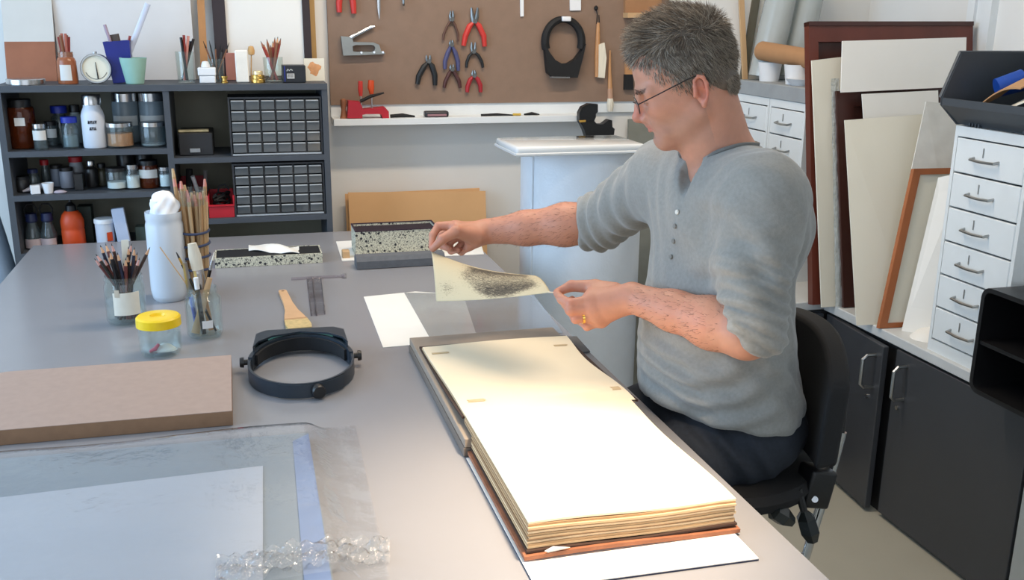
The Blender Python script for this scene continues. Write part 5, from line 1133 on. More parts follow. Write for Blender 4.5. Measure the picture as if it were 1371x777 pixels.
obj('panel', MB().prism([C7(*q, .001) for q in ((716, -200), (905, -200), (905, 66), (718, 66))], (0, -.02, 0)), mat('tan_wood', (158, 116, 80), 0.6, var=.1), k)
obj('ledge', MB().prism([C7(*q, .001) for q in ((715, 66), (908, 66), (908, 90), (716, 92))], (0, -.05, 0)), m_wood, k)
# white ledge
lz1, lz0 = PY(448, 160, 3.55).z, PY(448, 169, 3.55).z
lx0, lx1 = PY(447, 165, 3.55).x, PY(797, 157, 3.55).x
single('wall_ledge', MB().rbox(((lx0+lx1)/2, 3.605, (lz0+lz1)/2), (lx1-lx0, .109, lz1-lz0), .001, seg=1), m_trim, 'long white ledge shelf under the tool board', 'shelf')
single('wall_rail', MB().bb(pa.x, 1.62, 3.648, WY1-.0005, lz1, pa.z), m_trim, 'white backing strip between the tool board and ledge', 'strip')
def L6(x, y, yy=3.58): return PY(430+x/4.858, y/4.858, yy)
k = thing('bench_vise', 'small red clamp vise standing on the white ledge', 'vise', (L6(300, 760).x, 3.58, lz1))
m_vr = mat('vise_red', (176, 24, 44), 0.45)
def vise(poly, y0, th): return MB().prism([tuple(L6(*q, y0)) for q in poly], (0, th, 0))
zfix = lz1-L6(300, 760, 3.56).z
mb = vise([(178, 650), (250, 655), (268, 690), (268, 762), (170, 762)], 3.56, .05); mb.add(*(lambda q: (q.v, q.f))(vise([(268, 705), (415, 690), (440, 720), (442, 762), (400, 762), (390, 735), (290, 735), (268, 740)], 3.56, .05)))
zmin = min(p_[2] for p_ in mb.v); mb.v = [(p_[0], p_[1], p_[2]-zmin+lz1) for p_ in mb.v]
obj('jaws', mb, m_vr, k); obj('screw', MB().tube([(L6(250, 730).x, 3.585, lz1+.02), (L6(420, 730).x, 3.585, lz1+.02)], .005, 8), m_steel, k)
def tool2(name, lab, cat, pts, rs, mm, y=3.585): return single(name, MB().tube([L6(*q, y) for q in pts], rs, 8), mm, lab, cat)
k = thing('screwdriver', 'red-handled screwdriver standing in the red vise', 'screwdriver', tuple(L6(262, 740))); obj('handle', MB().tube([L6(255, 528), L6(255, 580), L6(258, 625)], [.008, .009, .006], 8), m_grip['red'], k); obj('shaft', MB().tube([L6(258, 625), L6(265, 740)], .0025, 6), m_steel, k)
k = thing('screwdriver', 'orange-handled screwdriver standing in the red vise', 'screwdriver', tuple(L6(330, 740))); obj('handle', MB().tube([L6(325, 522), L6(323, 570), L6(328, 612)], [.010, .012, .007], 8), m_or, k); obj('shaft', MB().tube([L6(328, 612), L6(332, 740)], .0028, 6), m_steel, k)
tool2('black_tongs', 'slim black tongs lying across the screwdrivers', 'tongs', [(255, 660), (320, 628), (408, 604)], [.006, .006, .003], m_blackm, 3.572)
k = thing('awl', 'turned wooden tool handle standing beside the red vise', 'awl', tuple(L6(146, 760))); p_ = L6(146, 700); obj('handle', MB().lathe([(0, 0), (.014, .0), (.011, .012), (.008, .03), (.011, .052), (.010, .066), (0, .070)], (p_.x, 3.585, lz1+.0003), 14), m_leather, k)
def ledge_item(name, lab, cat, x0, x1, h, mm, ph=0): 
    a, b = L6(x0, 750, 3.575).x, L6(x1, 750, 3.575).x
    return single(name, MB().tube([(a, 3.575, lz1+h*.6), ((a+b)/2, 3.578, lz1+h*.8), (b, 3.575, lz1+h*.35)], [h*.6, h*.7, h*.3], 8), mm, lab, cat)
ledge_item('black_file', 'black tapered file lying on the ledge next to the vise', 'file', 450, 610, .010, m_blackm)
k = thing('sharpening_case', 'dark case with a pinkish band lying on the ledge', 'case', (L6(748, 750).x, 3.58, lz1)); a, b = L6(672, 750, 3.575).x, L6(826, 750, 3.575).x
obj('case', MB().rbox(((a+b)/2, 3.58, lz1+.011), (b-a, .04, .0215), .006), mat('dark_case', (44, 44, 48), 0.4), k); obj('band', MB().rbox(((a+b)/2, 3.5592, lz1+.008), ((b-a)*.8, .002, .008), .0008, seg=1), mat('rose_band', (150, 110, 116), 0.5), k)
ledge_item('carving_knife', 'dark knife with a yellow bolster lying on the ledge', 'knife', 1040, 1250, .007, m_blackm)
p_ = L6(1262, 750, 3.575); single('yellow_bolster_knife', MB().tube([(p_.x-.01, 3.57, lz1+.005), (p_.x+.02, 3.57, lz1+.005)], .0045, 8), mat('ochre_handle', (196, 160, 60), 0.5), 'short ochre handle lying beside the dark knife on the ledge', 'handle')
p_ = PY(712, 152, 3.575); single('dark_scraper', MB().tube([(p_.x-.03, 3.575, lz1+.004), (p_.x, 3.575, lz1+.007), (p_.x+.03, 3.575, lz1+.003)], [.003, .006, .002], 8), m_blackm, 'small dark scraper lying near the end of the ledge', 'scraper')
# black tape gun hooked on the ledge end
k = thing('tape_gun', 'black tape dispenser hooked over the end of the ledge', 'tape gun', tuple(PY(796, 183, 3.535)))
def TG(x, y, yy=3.535): return PY(760+x/5.55, 120+y/5.55, yy)
obj('arm', MB().prism([TG(*q) for q in ((68, 168), (90, 125), (140, 100), (205, 104), (205, 160), (190, 175), (190, 200), (175, 230), (110, 232), (68, 230))], (0, -.03, 0)), m_black, k)
obj('grip_body', MB().prism([TG(*q) for q in ((70, 232), (175, 228), (195, 250), (240, 250), (285, 216), (306, 222), (308, 270), (325, 285), (318, 340), (290, 354), (122, 354), (100, 290))], (0, -.036, 0)), m_black, k)
obj('tape_edge', MB().prism([TG(*q, 3.498) for q in ((82, 228), (135, 226), (133, 240), (90, 244))], (0, -.002, 0)), mat('ochre_tape', (180, 140, 60), .4), k)

# ---- brown cardboard sheets between table and wall
for i, (p0, p1, zt0, zt1, yy, lab) in enumerate(((466, 650, 258, 256, 3.60, 'brown cardboard sheet standing in front between table and wall'), (462, 642, 260, 252, 3.625, 'brown cardboard sheet standing behind the other one at the wall'))):
    a, b = PY(p0, zt0, yy), PY(p1, zt1, yy)
    single('cardboard_sheet', MB().hexa([(a.x, yy-.12, .0005), (b.x, yy-.12, .0005), (b.x, yy-.115, .0005), (a.x, yy-.115, .0005), (a.x, yy, a.z), (b.x, yy, b.z), (b.x, yy+.005, b.z), (a.x, yy+.005, a.z)]), mat('kraft_board', (214, 168, 118), 0.75, var=.04, scale=10), lab, 'cardboard', 'cardboard sheets behind the table')

# ---- roll of bubble wrap with a clear tray on top
ry = 3.06; rl_, rr2 = PY(699, 215, ry).x, PY(856, 215, ry).x; rc = (rl_+rr2)/2; rrad = (rr2-rl_)/2*.985
m_bubble = mat('bubble_roll_white', (222, 230, 238), 0.35, var=.03, bump=.35, bscale=140, spec=.6)
rz1 = PY(780, 206, ry-rrad).z
k = thing('bubble_wrap_roll', 'big upright roll of bubble wrap standing beside the table', 'roll', (rc, ry, 0))
obj('wound_sheet', MB().lathe([(.03, 0), (rrad, 0), (rrad, rz1), (.03, rz1), (.03, 0)], (rc, ry, 0), 56), m_bubble, k)
obj('loose_edge', MB().tube([(rc-rrad*.94, ry-rrad*.36, .002), (rc-rrad*.94, ry-rrad*.36, rz1-.01)], .005, 6), m_bubble, k)
k = thing('clear_tray', 'translucent plastic tray lying upside down on the bubble wrap roll', 'tray', (rc, ry, rz1))
tx0, tx1 = PY(690, 205, ry-rrad-.01).x, PY(863, 203, ry-rrad-.01).x; ty0, ty1 = ry-rrad-.02, ry+rrad*.15
zt = PY(863, 193, ty0).z
m_trayp = film('translucent_tray', (235, 240, 242), .78, .12, (232, 236, 238), spec=1.2)
obj('lid_top', MB().rbox(((tx0+tx1)/2, (ty0+ty1)/2, (rz1+zt)/2+.0005), (tx1-tx0, ty1-ty0, zt-rz1), .010, seg=3), m_trayp, k)
obj('lip', MB().tube([(tx0, ty0, rz1+.004), (tx1, ty0, rz1+.004), (tx1, ty1, rz1+.004), (tx0, ty1, rz1+.004)], .005, 6, closed=True), m_trayp, k)
# ---- grey board and dark strip behind the man
a = PY(842, 160, 3.62)
single('grey_backing_board', MB().hexa([(a.x-.02, 3.52, .0005), (a.x+.145, 3.52, .0005), (a.x+.145, 3.53, .0005), (a.x-.02, 3.53, .0005), (a.x, 3.622, a.z), (a.x+.145, 3.622, a.z), (a.x+.145, 3.632, a.z), (a.x, 3.632, a.z)]), mat('grey_green_board', (128, 130, 122), .7), 'grey-green board standing on the floor behind the man', 'board')
single('dark_strip', MB().tube([PY(838, 400, 3.40), PY(856, 300, 3.50), PY(862, 262, 3.53)], .012, 6, flat=.5), m_blackm, 'dark thin strip leaning on the grey-green board', 'strip') if False else None
p0, p1 = PY(834, 420, 3.42), PY(856, 296, 3.52); dd = p1-p0; p0 = p0-dd*((p0.z-.003)/dd.z)
single('dark_strip', MB().tube([p0, p1], .014, 6, flat=.45, up=(1, 0, 0)), m_leatherd, 'dark thin strip leaning against the grey-green board', 'strip')
# ---- grey flexible hose at the left
hs = [PY(-34, 235, 3.52), PY(-10, 280, 3.50), PY(3, 320, 3.46), PY(17, 365, 3.42), PY(26, 430, 3.40)]
hs = [p_+Vector((-.02, 0, 0)) for p_ in hs]; hs.append(Vector((hs[-1].x-.02, 3.40, .04)))
single('extraction_hose', MB().tube(hs, .035, 14), mat('grey_hose', (108, 120, 132), .45, var=.05), 'thick grey flexible hose curving down beside the shelving', 'hose')
# ---- pendant lamp above the album (source of the warm pool of light)
lp_ = Vector((0.60, 1.03, 1.80))
k = thing('pendant_lamp', 'small black metal lamp hanging above the album', 'lamp', (lp_.x, lp_.y, WZ))
obj('cord', MB().tube([(lp_.x, lp_.y, 2.0), (lp_.x, lp_.y, WZ)], .004, 6), m_black, k)
obj('shade', MB().lathe([(.03, .22), (.04, .19), (.115, .0), (.112, .0), (.037, .187), (.03, .216)], (lp_.x, lp_.y, lp_.z-.01), 32), mat('lamp_shade_black', (30, 30, 32), .4), k)

# ================================================================== OFFICE CHAIR
m_chairf = mat('black_upholstery', (17, 17, 19), 0.85, var=.1, bump=.15, bscale=250)
chx, chy = .90, 1.60
ch = thing('office_chair', 'black upholstered swivel office chair the man sits on', 'chair', (chx, chy, 0))
def pad(u, v, th0=0.0):
    y = chy+(-.205+.41*u); s_ = abs(2*u-1); q = max(0, s_**2.6)
    zz = .755+.245*(v*(1-.30*q)+.10*q*(1-v)); x = 1.003+.012*v-.058*s_**2
    return Vector((x, y, zz))
sq_ = MB().slab(pad, 22, 14, (.045, 0, 0)); bk = obj('backrest', sq_, m_chairf, ch, smooth=70)
md_ = bk.modifiers.new('bevel', 'BEVEL'); md_.width = .016; md_.segments = 3; md_.limit_method = 'ANGLE'; md_.angle_limit = math.radians(50)
def seatp():
    mb = MB(); prof = [(0, .0), (.16, .0), (.186, .014), (.196, .035), (.186, .050), (.15, .054), (0, .050)]
    return mb.lathe(prof, (chx-.04, chy, .676), 40, sx=1.0, sy=.98)
obj('seat', seatp(), m_chairf, ch)
y_b = 1.475
bar = [PY(1127, 578, y_b), PY(1116, 620, y_b), PY(1104, 662, y_b), PY(1092, 700, y_b), PY(1079, 745, y_b)]
bar += [bar[-1]+Vector((-.03, .03, -.012)), Vector((chx+.02, chy-.02, bar[-1].z-.014))]
obj('back_bar', MB().tube(bar, .0095, 12), m_chrome, ch)
obj('back_bar', MB().tube([p_+Vector((-.022, .012, .004)) for p_ in bar[:3]], .008, 12), m_steel, ch)
obj('back_bar_mount', MB().rbox((1.045, 1.50, .83), (.02, .06, .12), .005), m_black, ch)
pbk = PY(1090, 650, 1.465)
obj('bracket', MB().rbox(tuple(pbk), (.055, .05, .075), .006, RYm(.2)), m_black, ch)
obj('bracket_screw', MB().tube([PY(1091, 669, 1.437), PY(1091, 669, 1.445)], .006, 12), m_chrome, ch)
for pa_, pb2 in (((1010, 668), (1049, 692)), ((1068, 655), (1084, 712))):
    a, b = PY(*pa_, 1.44), PY(*pb2, 1.425); d_ = (b-a).normalized()
    l_ = obj('lever', MB().tube([a, a.lerp(b, .55)], [.008, .007], 8), m_black, ch)
    obj('lever_knob', MB().tube([a.lerp(b, .5), a.lerp(b, .68), a.lerp(b, 1.0), b+d_*.020], [.007, .0215, .0225, .012], 6, flat=.8), mat('glossy_black', (34, 38, 38), .2), l_, smooth=20)
obj('seat_plate', MB().rbox((chx-.01, chy, .667), (.24, .22, .02), .004), m_black, ch)
obj('gas_column', MB().lathe([(0, .14), (.03, .14), (.03, .40), (.018, .41), (.018, .66), (0, .66)], (chx, chy, 0), 20), m_chrome, ch)
obj('foot_ring', MB().tube([(chx+.245*math.cos(t), chy+.245*math.sin(t), .225) for t in [2*math.pi*i/40 for i in range(40)]], .011, 8, closed=True), m_chrome, ch)
for i in range(3):
    t = i*2*math.pi/3+.6; obj('ring_spoke', MB().tube([(chx+.03*math.cos(t), chy+.03*math.sin(t), .25), (chx+.24*math.cos(t), chy+.24*math.sin(t), .225)], .008, 8), m_black, ch)
for i in range(5):
    t = i*2*math.pi/5+.35; e = Vector((chx+.29*math.cos(t), chy+.29*math.sin(t), .075))
    lg = obj('base_leg', MB().tube([(chx+.02*math.cos(t), chy+.02*math.sin(t), .13), (chx+.16*math.cos(t), chy+.16*math.sin(t), .11), e], [.026, .022, .015], 8), m_black, ch)
    obj('castor', MB().tube([e+Vector((-.02*math.sin(t), .02*math.cos(t), -.048)), e+Vector((.02*math.sin(t), -.02*math.cos(t), -.048))], .0265, 16).tube([e, e+Vector((0, 0, -.05))], .007, 8), m_black, lg)

# ================================================================== SIGNED-DISTANCE SCULPTING
class Sdf:
    def __init__(s): s.p = []
    def rc(s, a, b, ra, rb, k=.01, op='u'):
        s.p.append((op, k, 'rc', np.array(a, float), np.array(b, float), ra, rb)); return s
    def sp(s, a, r, k=.01, op='u'): return s.rc(a, np.array(a, float)+1e-6, r, r, k, op)
    def chain(s, pts, rs, k=.004):
        for i in range(len(pts)-1): s.rc(pts[i], pts[i+1], rs[i], rs[i+1], k)
        return s
    def el(s, c, r, ax=None, k=.01, op='u'):
        s.p.append((op, k, 'el', np.array(c, float), np.array(r, float), np.eye(3) if ax is None else np.array(ax, float), 0)); return s
    def pl(s, c, n, k=.004, op='s'):
        n = np.array(n, float); n /= np.linalg.norm(n); s.p.append((op, k, 'pl', np.array(c, float), n, 0, 0)); return s
    def sub(s, other, k=.02, op='u'): s.p.append((op, k, 'sdf', other, 0, 0, 0)); return s
    @staticmethod
    def dist(p, P):
        t = p[2]
        if t == 'sdf': return p[3].value(P)
        if t == 'rc':
            a, b, ra, rb = p[3:7]; ab = b-a; L = ab @ ab
            h = np.clip((P-a) @ ab/L, 0, 1)[..., None]; return np.linalg.norm(P-a-h*ab, axis=-1) - (ra+(rb-ra)*h[..., 0])
        if t == 'el':
            c, r, ax = p[3:6]; q = (P-c) @ ax.T; k0 = np.linalg.norm(q/r, axis=-1); k1 = np.linalg.norm(q/(r*r), axis=-1)+1e-9
            return k0*(k0-1)/k1
        return (P-p[3]) @ p[4]
    @staticmethod
    def comb(d, e, op, k):
        if op == 'u':
            h = np.maximum(k-np.abs(d-e), 0)/k; return np.minimum(d, e)-h*h*k*.25
        e = -e; h = np.maximum(k-np.abs(d-e), 0)/k; return np.maximum(d, e)+h*h*k*.25
    def value(s, P, sel=None):
        d = np.full(P.shape[:-1], 1e3)
        for i, p in enumerate(s.p):
            if sel is not None and not sel[i]: continue
            d = s.comb(d, s.dist(p, P), p[0], p[1])
        return d
    def mesh(s, lo, hi, h, B=12):
        lo = np.array(lo, float); hi = np.array(hi, float); nb = np.ceil((hi-lo)/(h*B)).astype(int)
        g = np.stack(np.meshgrid(*[np.arange(n) for n in nb], indexing='ij'), -1).reshape(-1, 3)
        cen = lo+(g+.5)*h*B; rad = h*B*.5*math.sqrt(3)
        D = np.stack([s.dist(p, cen) for p in s.p])
        d = np.full(len(cen), 1e3)
        for i, p in enumerate(s.p): d = s.comb(d, D[i], p[0], p[1])
        act = np.where(np.abs(d) < rad*1.9+.03)[0]
        N = nb*B+3; loc = np.stack(np.meshgrid(*[np.arange(B+1)]*3, indexing='ij'), -1)
        VP, VI, Q = [], [], []
        E8 = [(0,0,0),(1,0,0),(0,1,0),(1,1,0),(0,0,1),(1,0,1),(0,1,1),(1,1,1)]
        edges = [(0,1),(2,3),(4,5),(6,7),(0,2),(1,3),(4,6),(5,7),(0,4),(1,5),(2,6),(3,7)]
        cid = lambda ijk: (ijk[..., 0]*N[1]+ijk[..., 1])*N[2]+ijk[..., 2]
        for bi in act:
            sel = D[:, bi] < rad+.06
            for i, p in enumerate(s.p):
                if p[2] == 'el': sel[i] = D[i, bi] < rad*2+.09
            if not sel.any(): continue
            idx = g[bi]*B+loc; P = lo+idx*h; F = s.value(P, sel); S = F < 0
            if S.all() or not S.any(): continue
            c8 = [F[a:a+B, b:b+B, c:c+B] for a, b, c in E8]; s8 = np.stack([x < 0 for x in c8]); n8 = s8.sum(0); mixed = (n8 > 0) & (n8 < 8)
            m = np.where(mixed)
            if len(m[0]) == 0: continue
            f8 = np.stack([x[m] for x in c8]); acc = np.zeros((len(m[0]), 3)); cnt = np.zeros(len(m[0]))
            for a, b in edges:
                fa, fb = f8[a], f8[b]; cr = (fa < 0) != (fb < 0); t = np.where(cr, fa/(np.where(cr, fa-fb, 1)), 0)
                pa_ = np.array(E8[a], float); pb2 = np.array(E8[b], float); acc += np.where(cr[:, None], pa_+t[:, None]*(pb2-pa_), 0); cnt += cr
            base = g[bi]*B+np.stack(m, -1); VP.append(lo+(base+acc/cnt[:, None])*h); VI.append(cid(base))
            for ax in range(3):
                sl0 = [slice(0, B)]*3; sl1 = [slice(0, B)]*3; sl1[ax] = slice(1, B+1)
                A0, A1 = S[tuple(sl0)], S[tuple(sl1)]; e = np.where(A0 != A1)
                if len(e[0]) == 0: continue
                n = g[bi]*B+np.stack(e, -1); fl = A0[e]; u, v = np.eye(3, dtype=int)[(ax+1) % 3], np.eye(3, dtype=int)[(ax+2) % 3]
                q = np.stack([cid(n), cid(n-u), cid(n-u-v), cid(n-v)], -1); q[~fl] = q[~fl][:, ::-1]; Q.append(q)
        VP = np.concatenate(VP); VI = np.concatenate(VI); Q = np.concatenate(Q)
        o = np.argsort(VI); VI = VI[o]; VP = VP[o]; VI, first = np.unique(VI, return_index=True); VP = VP[first]
        k = np.searchsorted(VI, Q); k = np.clip(k, 0, len(VI)-1); ok = (VI[k] == Q).all(1)
        return VP, k[ok]
def np_obj(name, V, Q, material, parent, color=None, smooth=True):
    off = np.array(origin(parent)) if parent is not None else 0
    me = bpy.data.meshes.new(name); V2 = (V-off).astype(np.float32)
    me.vertices.add(len(V2)); me.vertices.foreach_set('co', V2.ravel()); w = Q.shape[1]
    me.loops.add(Q.size); me.loops.foreach_set('vertex_index', Q.astype(np.int32).ravel()); me.polygons.add(len(Q))
    me.polygons.foreach_set('loop_start', np.arange(0, Q.size, w, dtype=np.int32)); me.update(calc_edges=True); me.validate()
    if smooth: me.shade_smooth()
    if color is not None:
        a = me.color_attributes.new('tint', 'FLOAT_COLOR', 'POINT'); a.data.foreach_set('color', np.concatenate([color, np.ones((len(V2), 1))], 1).astype(np.float32).ravel())
    me.materials.append(material); o = bpy.data.objects.new(name, me); COL.objects.link(o)
    if parent is not None: o.parent = parent
    return o
def vnormals(V, Q):
    n = np.cross(V[Q[:, 2]]-V[Q[:, 0]], V[Q[:, 3 % Q.shape[1]]]-V[Q[:, 1]]); N = np.zeros_like(V)
    for i in range(Q.shape[1]): np.add.at(N, Q[:, i], n)
    return N/(np.linalg.norm(N, axis=1)[:, None]+1e-12)
def A3(p): return np.array([p[0], p[1], p[2]], float)
def pj(px, py, y): return A3(PY(px, py, y))

# ================================================================== THE MAN
man = thing('person', 'seated person in grey long-sleeved shirt and glasses holding up a print', 'person', (.88, 1.62, .70))
# --- head frame (ear canal origin; F forward, U up, S to the person's left), millimetres
fh = np.array([-.938, .345, 0.]); fh /= np.linalg.norm(fh); pit = math.radians(19.7)
HF = fh*math.cos(pit)-np.array([0, 0, 1.])*math.sin(pit); HU = np.array([0, 0, 1.])*math.cos(pit)+fh*math.sin(pit); HS = np.cross(HU, HF)
HO = pj(935, 122, 1.555)-HS*.073
HAX = np.stack([HF, HU, HS])
def hd(f, u, s=0): return HO+(f*HF+u*HU+s*HS)*.001
hs_ = .001
body = Sdf()
b_ = body
# torso core and arms inside the clothes
NB = pj(966, 212, 1.625)
SL = np.array([.835, 1.447, 1.262]); SR = np.array([.805, 1.795, 1.245])
EL_ = pj(1000, 447, 1.405); WL = pj(846, 399, 1.607)
ER = pj(803, 297, 2.02); WR = pj(652, 310, 2.135)
b_.el((.85, 1.62, 1.10), (.105, .16, .20), k=.05).el((.865, 1.62, .92), (.11, .15, .17), k=.05).rc(SL+[0, .04, -.02], SR+[0, -.04, -.02], .05, .05, .05)
b_.rc(SL, EL_, .046, .040, .03).rc(SR, ER, .046, .042, .03)
b_.rc((.88, 1.54, .785), (.55, 1.52, .70), .06, .05, .03).rc((.88, 1.70, .785), (.55, 1.73, .70), .06, .05, .03)
b_.rc(NB+[.012, 0, -.03], hd(-14, -22), .061, .054, .03)
b_.rc(NB+[.01, -.015, -.03], SL+[.0, .05, .0], .055, .04, .04).rc(NB+[.01, .015, -.03], SR+[.0, -.05, .0], .055, .04, .04)
# forearms
fl = WL-EL_; b_.chain([EL_, EL_+fl*.28, EL_+fl*.62, WL], [.041, .0435, .034, .0275], .02)
fr2 = WR-ER; b_.chain([ER, ER+fr2*.3, ER+fr2*.65, WR], [.045, .046, .037, .0285], .02)
# --- head
E_ = lambda c, r, k, op='u', ax=None: b_.el(hd(*c), np.array(r)*.001, HAX if ax is None else ax, k*.001, op)
Rc = lambda a, b, ra, rb, k, op='u': b_.rc(hd(*a), hd(*b), ra*.001, rb*.001, k*.001, op)
E_((8, 50, 0), (88, 80, 72), 20)
E_((40, -8, 0), (56, 60, 56), 22)
Rc((30, -22, 0), (70, -62, 0), 50, 20, 22)
for s_ in (-1, 1):
    Rc((4, -36, s_*48), (74, -70, s_*12), 15, 15, 16)
    E_((66, -6, s_*37), (22, 20, 17), 22)
    Rc((85, 23, s_*14), (78, 23, s_*44), 11, 9, 14)
    E_((92, 8, s_*31), (12, 13, 14), 8, 's')
    E_((77, 9, s_*31), (13.5, 12.5, 15), 4)
    Rc((88, 3, s_*22), (84, 5, s_*42), 2.2, 2.0, 3)
    Rc((90, -19, s_*14), (98, -23, s_*10.5), 8.5, 7.5, 6)
    Rc((80, -36, s_*24), (70, -54, s_*28), 11, 11, 14); Rc((97, -24, s_*21), (86, -46, s_*30), 1.2, .8, 5, 's')
Rc((74, -70, -6), (74, -70, 6), 17, 17, 12)
Rc((90, 28, 0), (99, 2, 0), 8, 8.5, 12); Rc((99, 2, 0), (109.5, -17, 0), 8.0, 9, 8); Rc((109.5, -17, 0), (98, -26, 0), 8.5, 6, 6)
Rc((79, -33, 0), (78, -46, 0), 17, 16, 14); Rc((92, -29, 0), (91, -36, 0), 6, 5.5, 7)
for s_ in (-1, 1):
    Rc((93.5, -38, 0), (83, -41.5, s_*23), 4.2, 2.0, 6); Rc((92, -47, 0), (82, -45, s_*21), 4.8, 2.0, 6)
    Rc((99.5, -42.2, 0), (96, -42.8, s_*11), 1.6, 1.3, 2, 's'); Rc((96, -42.8, s_*11), (87.5, -44.2, s_*21), 1.3, .7, 2, 's')
    Rc((105, -28.5, s_*6), (101, -23, s_*6.5), 2.2, 1.8, 2, 's')
Rc((91, -55, -8), (91, -55, 8), 5, 5, 8, 's')
# neck front / throat and jaw underside
Rc((20, -40, 0), (10, -95, -6), 44, 44, 26)
Rc((34, -62, 0), (30, -96, 0), 14, 12, 14)
# ears
for s_ in (-1, 1):
    E_((-5, -2, s_*71), (12, 24, 6), 5)
    eo = [(2, -2), (4, 9), (1, 19), (-6, 24), (-13, 20), (-16, 8), (-13, -7), (-8, -17), (-3, -25)]
    for (a, b) in zip(eo[:-1], eo[1:]):
        off = lambda q: s_*(76+.30*max(0, -q[0]))
        Rc((a[0], a[1], off(a)), (b[0], b[1], off(b)), 3.4, 3.4, 2.5)
    E_((-4, -4, s_*80), (7, 11, 9), 3, 's'); E_((-5, 14, s_*81), (6, 6, 7), 3, 's')
    Rc((7, -6, s_*74), (5, 2, s_*76), 4, 3.4, 3); E_((-3, -24, s_*75), (5, 7, 4), 4)
# --- hands
def hand(w, palm, fingers, thumb, k=.0035):
    for q, r in palm: b_.rc(w, q, .021, r, .012)
    for i in range(len(palm)-1): b_.rc(palm[i][0], palm[i+1][0], palm[i][1], palm[i+1][1], .010)
    for pts, rs in fingers+[thumb]: b_.chain(pts, rs, k)
def jl(*a): return [pj(*q) for q in a]
FRs = [.0112, .0096, .0085, .0066]
hand(WL, [(pj(790, 400, 1.640), .0125), (pj(791, 407, 1.632), .0130), (pj(793, 416, 1.628), .0130), (pj(798, 424, 1.629), .0125), (pj(805, 430, 1.634), .0115)],
     [(jl((790, 403, 1.632), (764, 407, 1.638), (752, 401, 1.662), (745.5, 393, 1.682)), FRs),
      (jl((793, 413, 1.627), (764, 416, 1.630), (758, 408, 1.657), (766, 401, 1.676)), FRs),
      (jl((798, 423, 1.629), (771, 427, 1.630), (765, 418, 1.658), (775, 411, 1.674)), [.0108, .0092, .0082, .0065]),
      (jl((805, 430, 1.634), (786, 437, 1.634), (777, 430, 1.656), (786, 422, 1.672)), [.0098, .0083, .0074, .006])],
     (jl((822, 390, 1.645), (797, 384, 1.668), (765, 383, 1.690), (746, 391.5, 1.689)), [.017, .0135, .0105, .0075]))
b_.rc(pj(826, 396, 1.63), pj(795, 392, 1.652), .019, .012, .012)
hand(WR, [(pj(611, 304, 2.130), .0125), (pj(613, 307, 2.142), .0130), (pj(618, 314, 2.152), .0125), (pj(626, 321, 2.152), .0115)],
     [(jl((608, 302, 2.130), (587, 303, 2.138), (579.5, 315, 2.128), (577.5, 331, 2.112)), FRs),
      (jl((611, 306, 2.145), (591, 316, 2.155), (592, 329, 2.142), (602, 334, 2.122)), FRs),
      (jl((617, 313, 2.153), (600, 326, 2.162), (604, 336, 2.146), (613, 335, 2.124)), [.0108, .0092, .0082, .0065]),
      (jl((625, 320, 2.153), (612, 334, 2.158), (618, 338, 2.142), (625, 334, 2.122)), [.0098, .0083, .0074, .006])],
     (jl((637, 318, 2.112), (611, 310, 2.094), (593, 320, 2.090), (579.5, 333, 2.099)), [.018, .0135, .0108, .0078]))
b_.rc(pj(640, 316, 2.12), pj(612, 308, 2.118), .022, .014, .012).rc(pj(642, 318, 2.125), pj(630, 328, 2.125), .018, .013, .010)
V, Q = body.mesh((.36, 1.34, .60), (1.06, 2.24, 1.66), .0022)
# skin colour: base plus redder ears, nose, knuckles, grey stubble (pigment, not shading)
rel = (V-HO)*1000; Fm, Um, Sm = rel @ HF, rel @ HU, rel @ HS
base = np.array(lin((190, 136, 112))[:3]); red = np.array(lin((192, 104, 86))[:3]); stub = np.array(lin((158, 124, 110))[:3]); hnd = np.array(lin((192, 128, 104))[:3]); lip = np.array(lin((178, 102, 94))[:3]); brow = np.array(lin((92, 76, 66))[:3])
col = np.tile(base, (len(V), 1))
def mixc(w, c): 
    global col
    w = np.clip(w, 0, 1)[:, None]; col = col*(1-w)+c*w
head = (V[:, 2] > 1.25) & (V[:, 0] < 1.02)
g3 = lambda c, r: np.exp(-(((Fm-c[0])/r[0])**2+((Um-c[1])/r[1])**2+((np.abs(Sm)-c[2])/r[2])**2))
mixc(g3((108, -14, 0), (16, 16, 18))*.75, red); mixc(g3((-8, 0, 80), (24, 32, 10))*.7, red); mixc(g3((76, -10, 38), (22, 20, 20))*.15, red)
st = 1/(1+np.exp((Um+30-.12*(Fm-30))/5))*(1/(1+np.exp(-(Um+92)/6)))*(Fm > -5)*(1-g3((95, -42, 0), (12, 7, 26)))*head
mixc(st*.55, stub); mixc(g3((96, -42, 0), (10, 6.5, 22))*.8, lip)
br = np.exp(-((Um-26-.06*np.abs(Sm-28))/4.0)**2)*(Fm > 72)*(np.abs(Sm) > 10)*(np.abs(Sm) < 50); mixc(br*.75, brow)
mixc(np.exp(-((Um-4.5)/1.6)**2)*(Fm > 78)*(np.abs(np.abs(Sm)-31) < 15)*.6, brow)
nz = ((V[:, 0] < .73) & (V[:, 2] < 1.2)); mixc(nz*.35, hnd)
for q in ((790, 405, 1.632), (764, 407, 1.638), (764, 383, 1.69), (766, 417, 1.63), (772, 427, 1.63), (593, 320, 2.09), (587, 303, 2.138), (746, 392, 1.688), (579, 331, 2.105)):
    mixc(np.exp(-(np.linalg.norm(V-pj(*q), axis=1)/.011)**2)*.35, red)
m_skin = mat('skin', (206, 150, 126), 0.5, var=.06, scale=70, attr='tint', bump=.10, bscale=420, spec=.4, sss=.12)
np_obj('body', V, Q, m_skin, man, color=col)
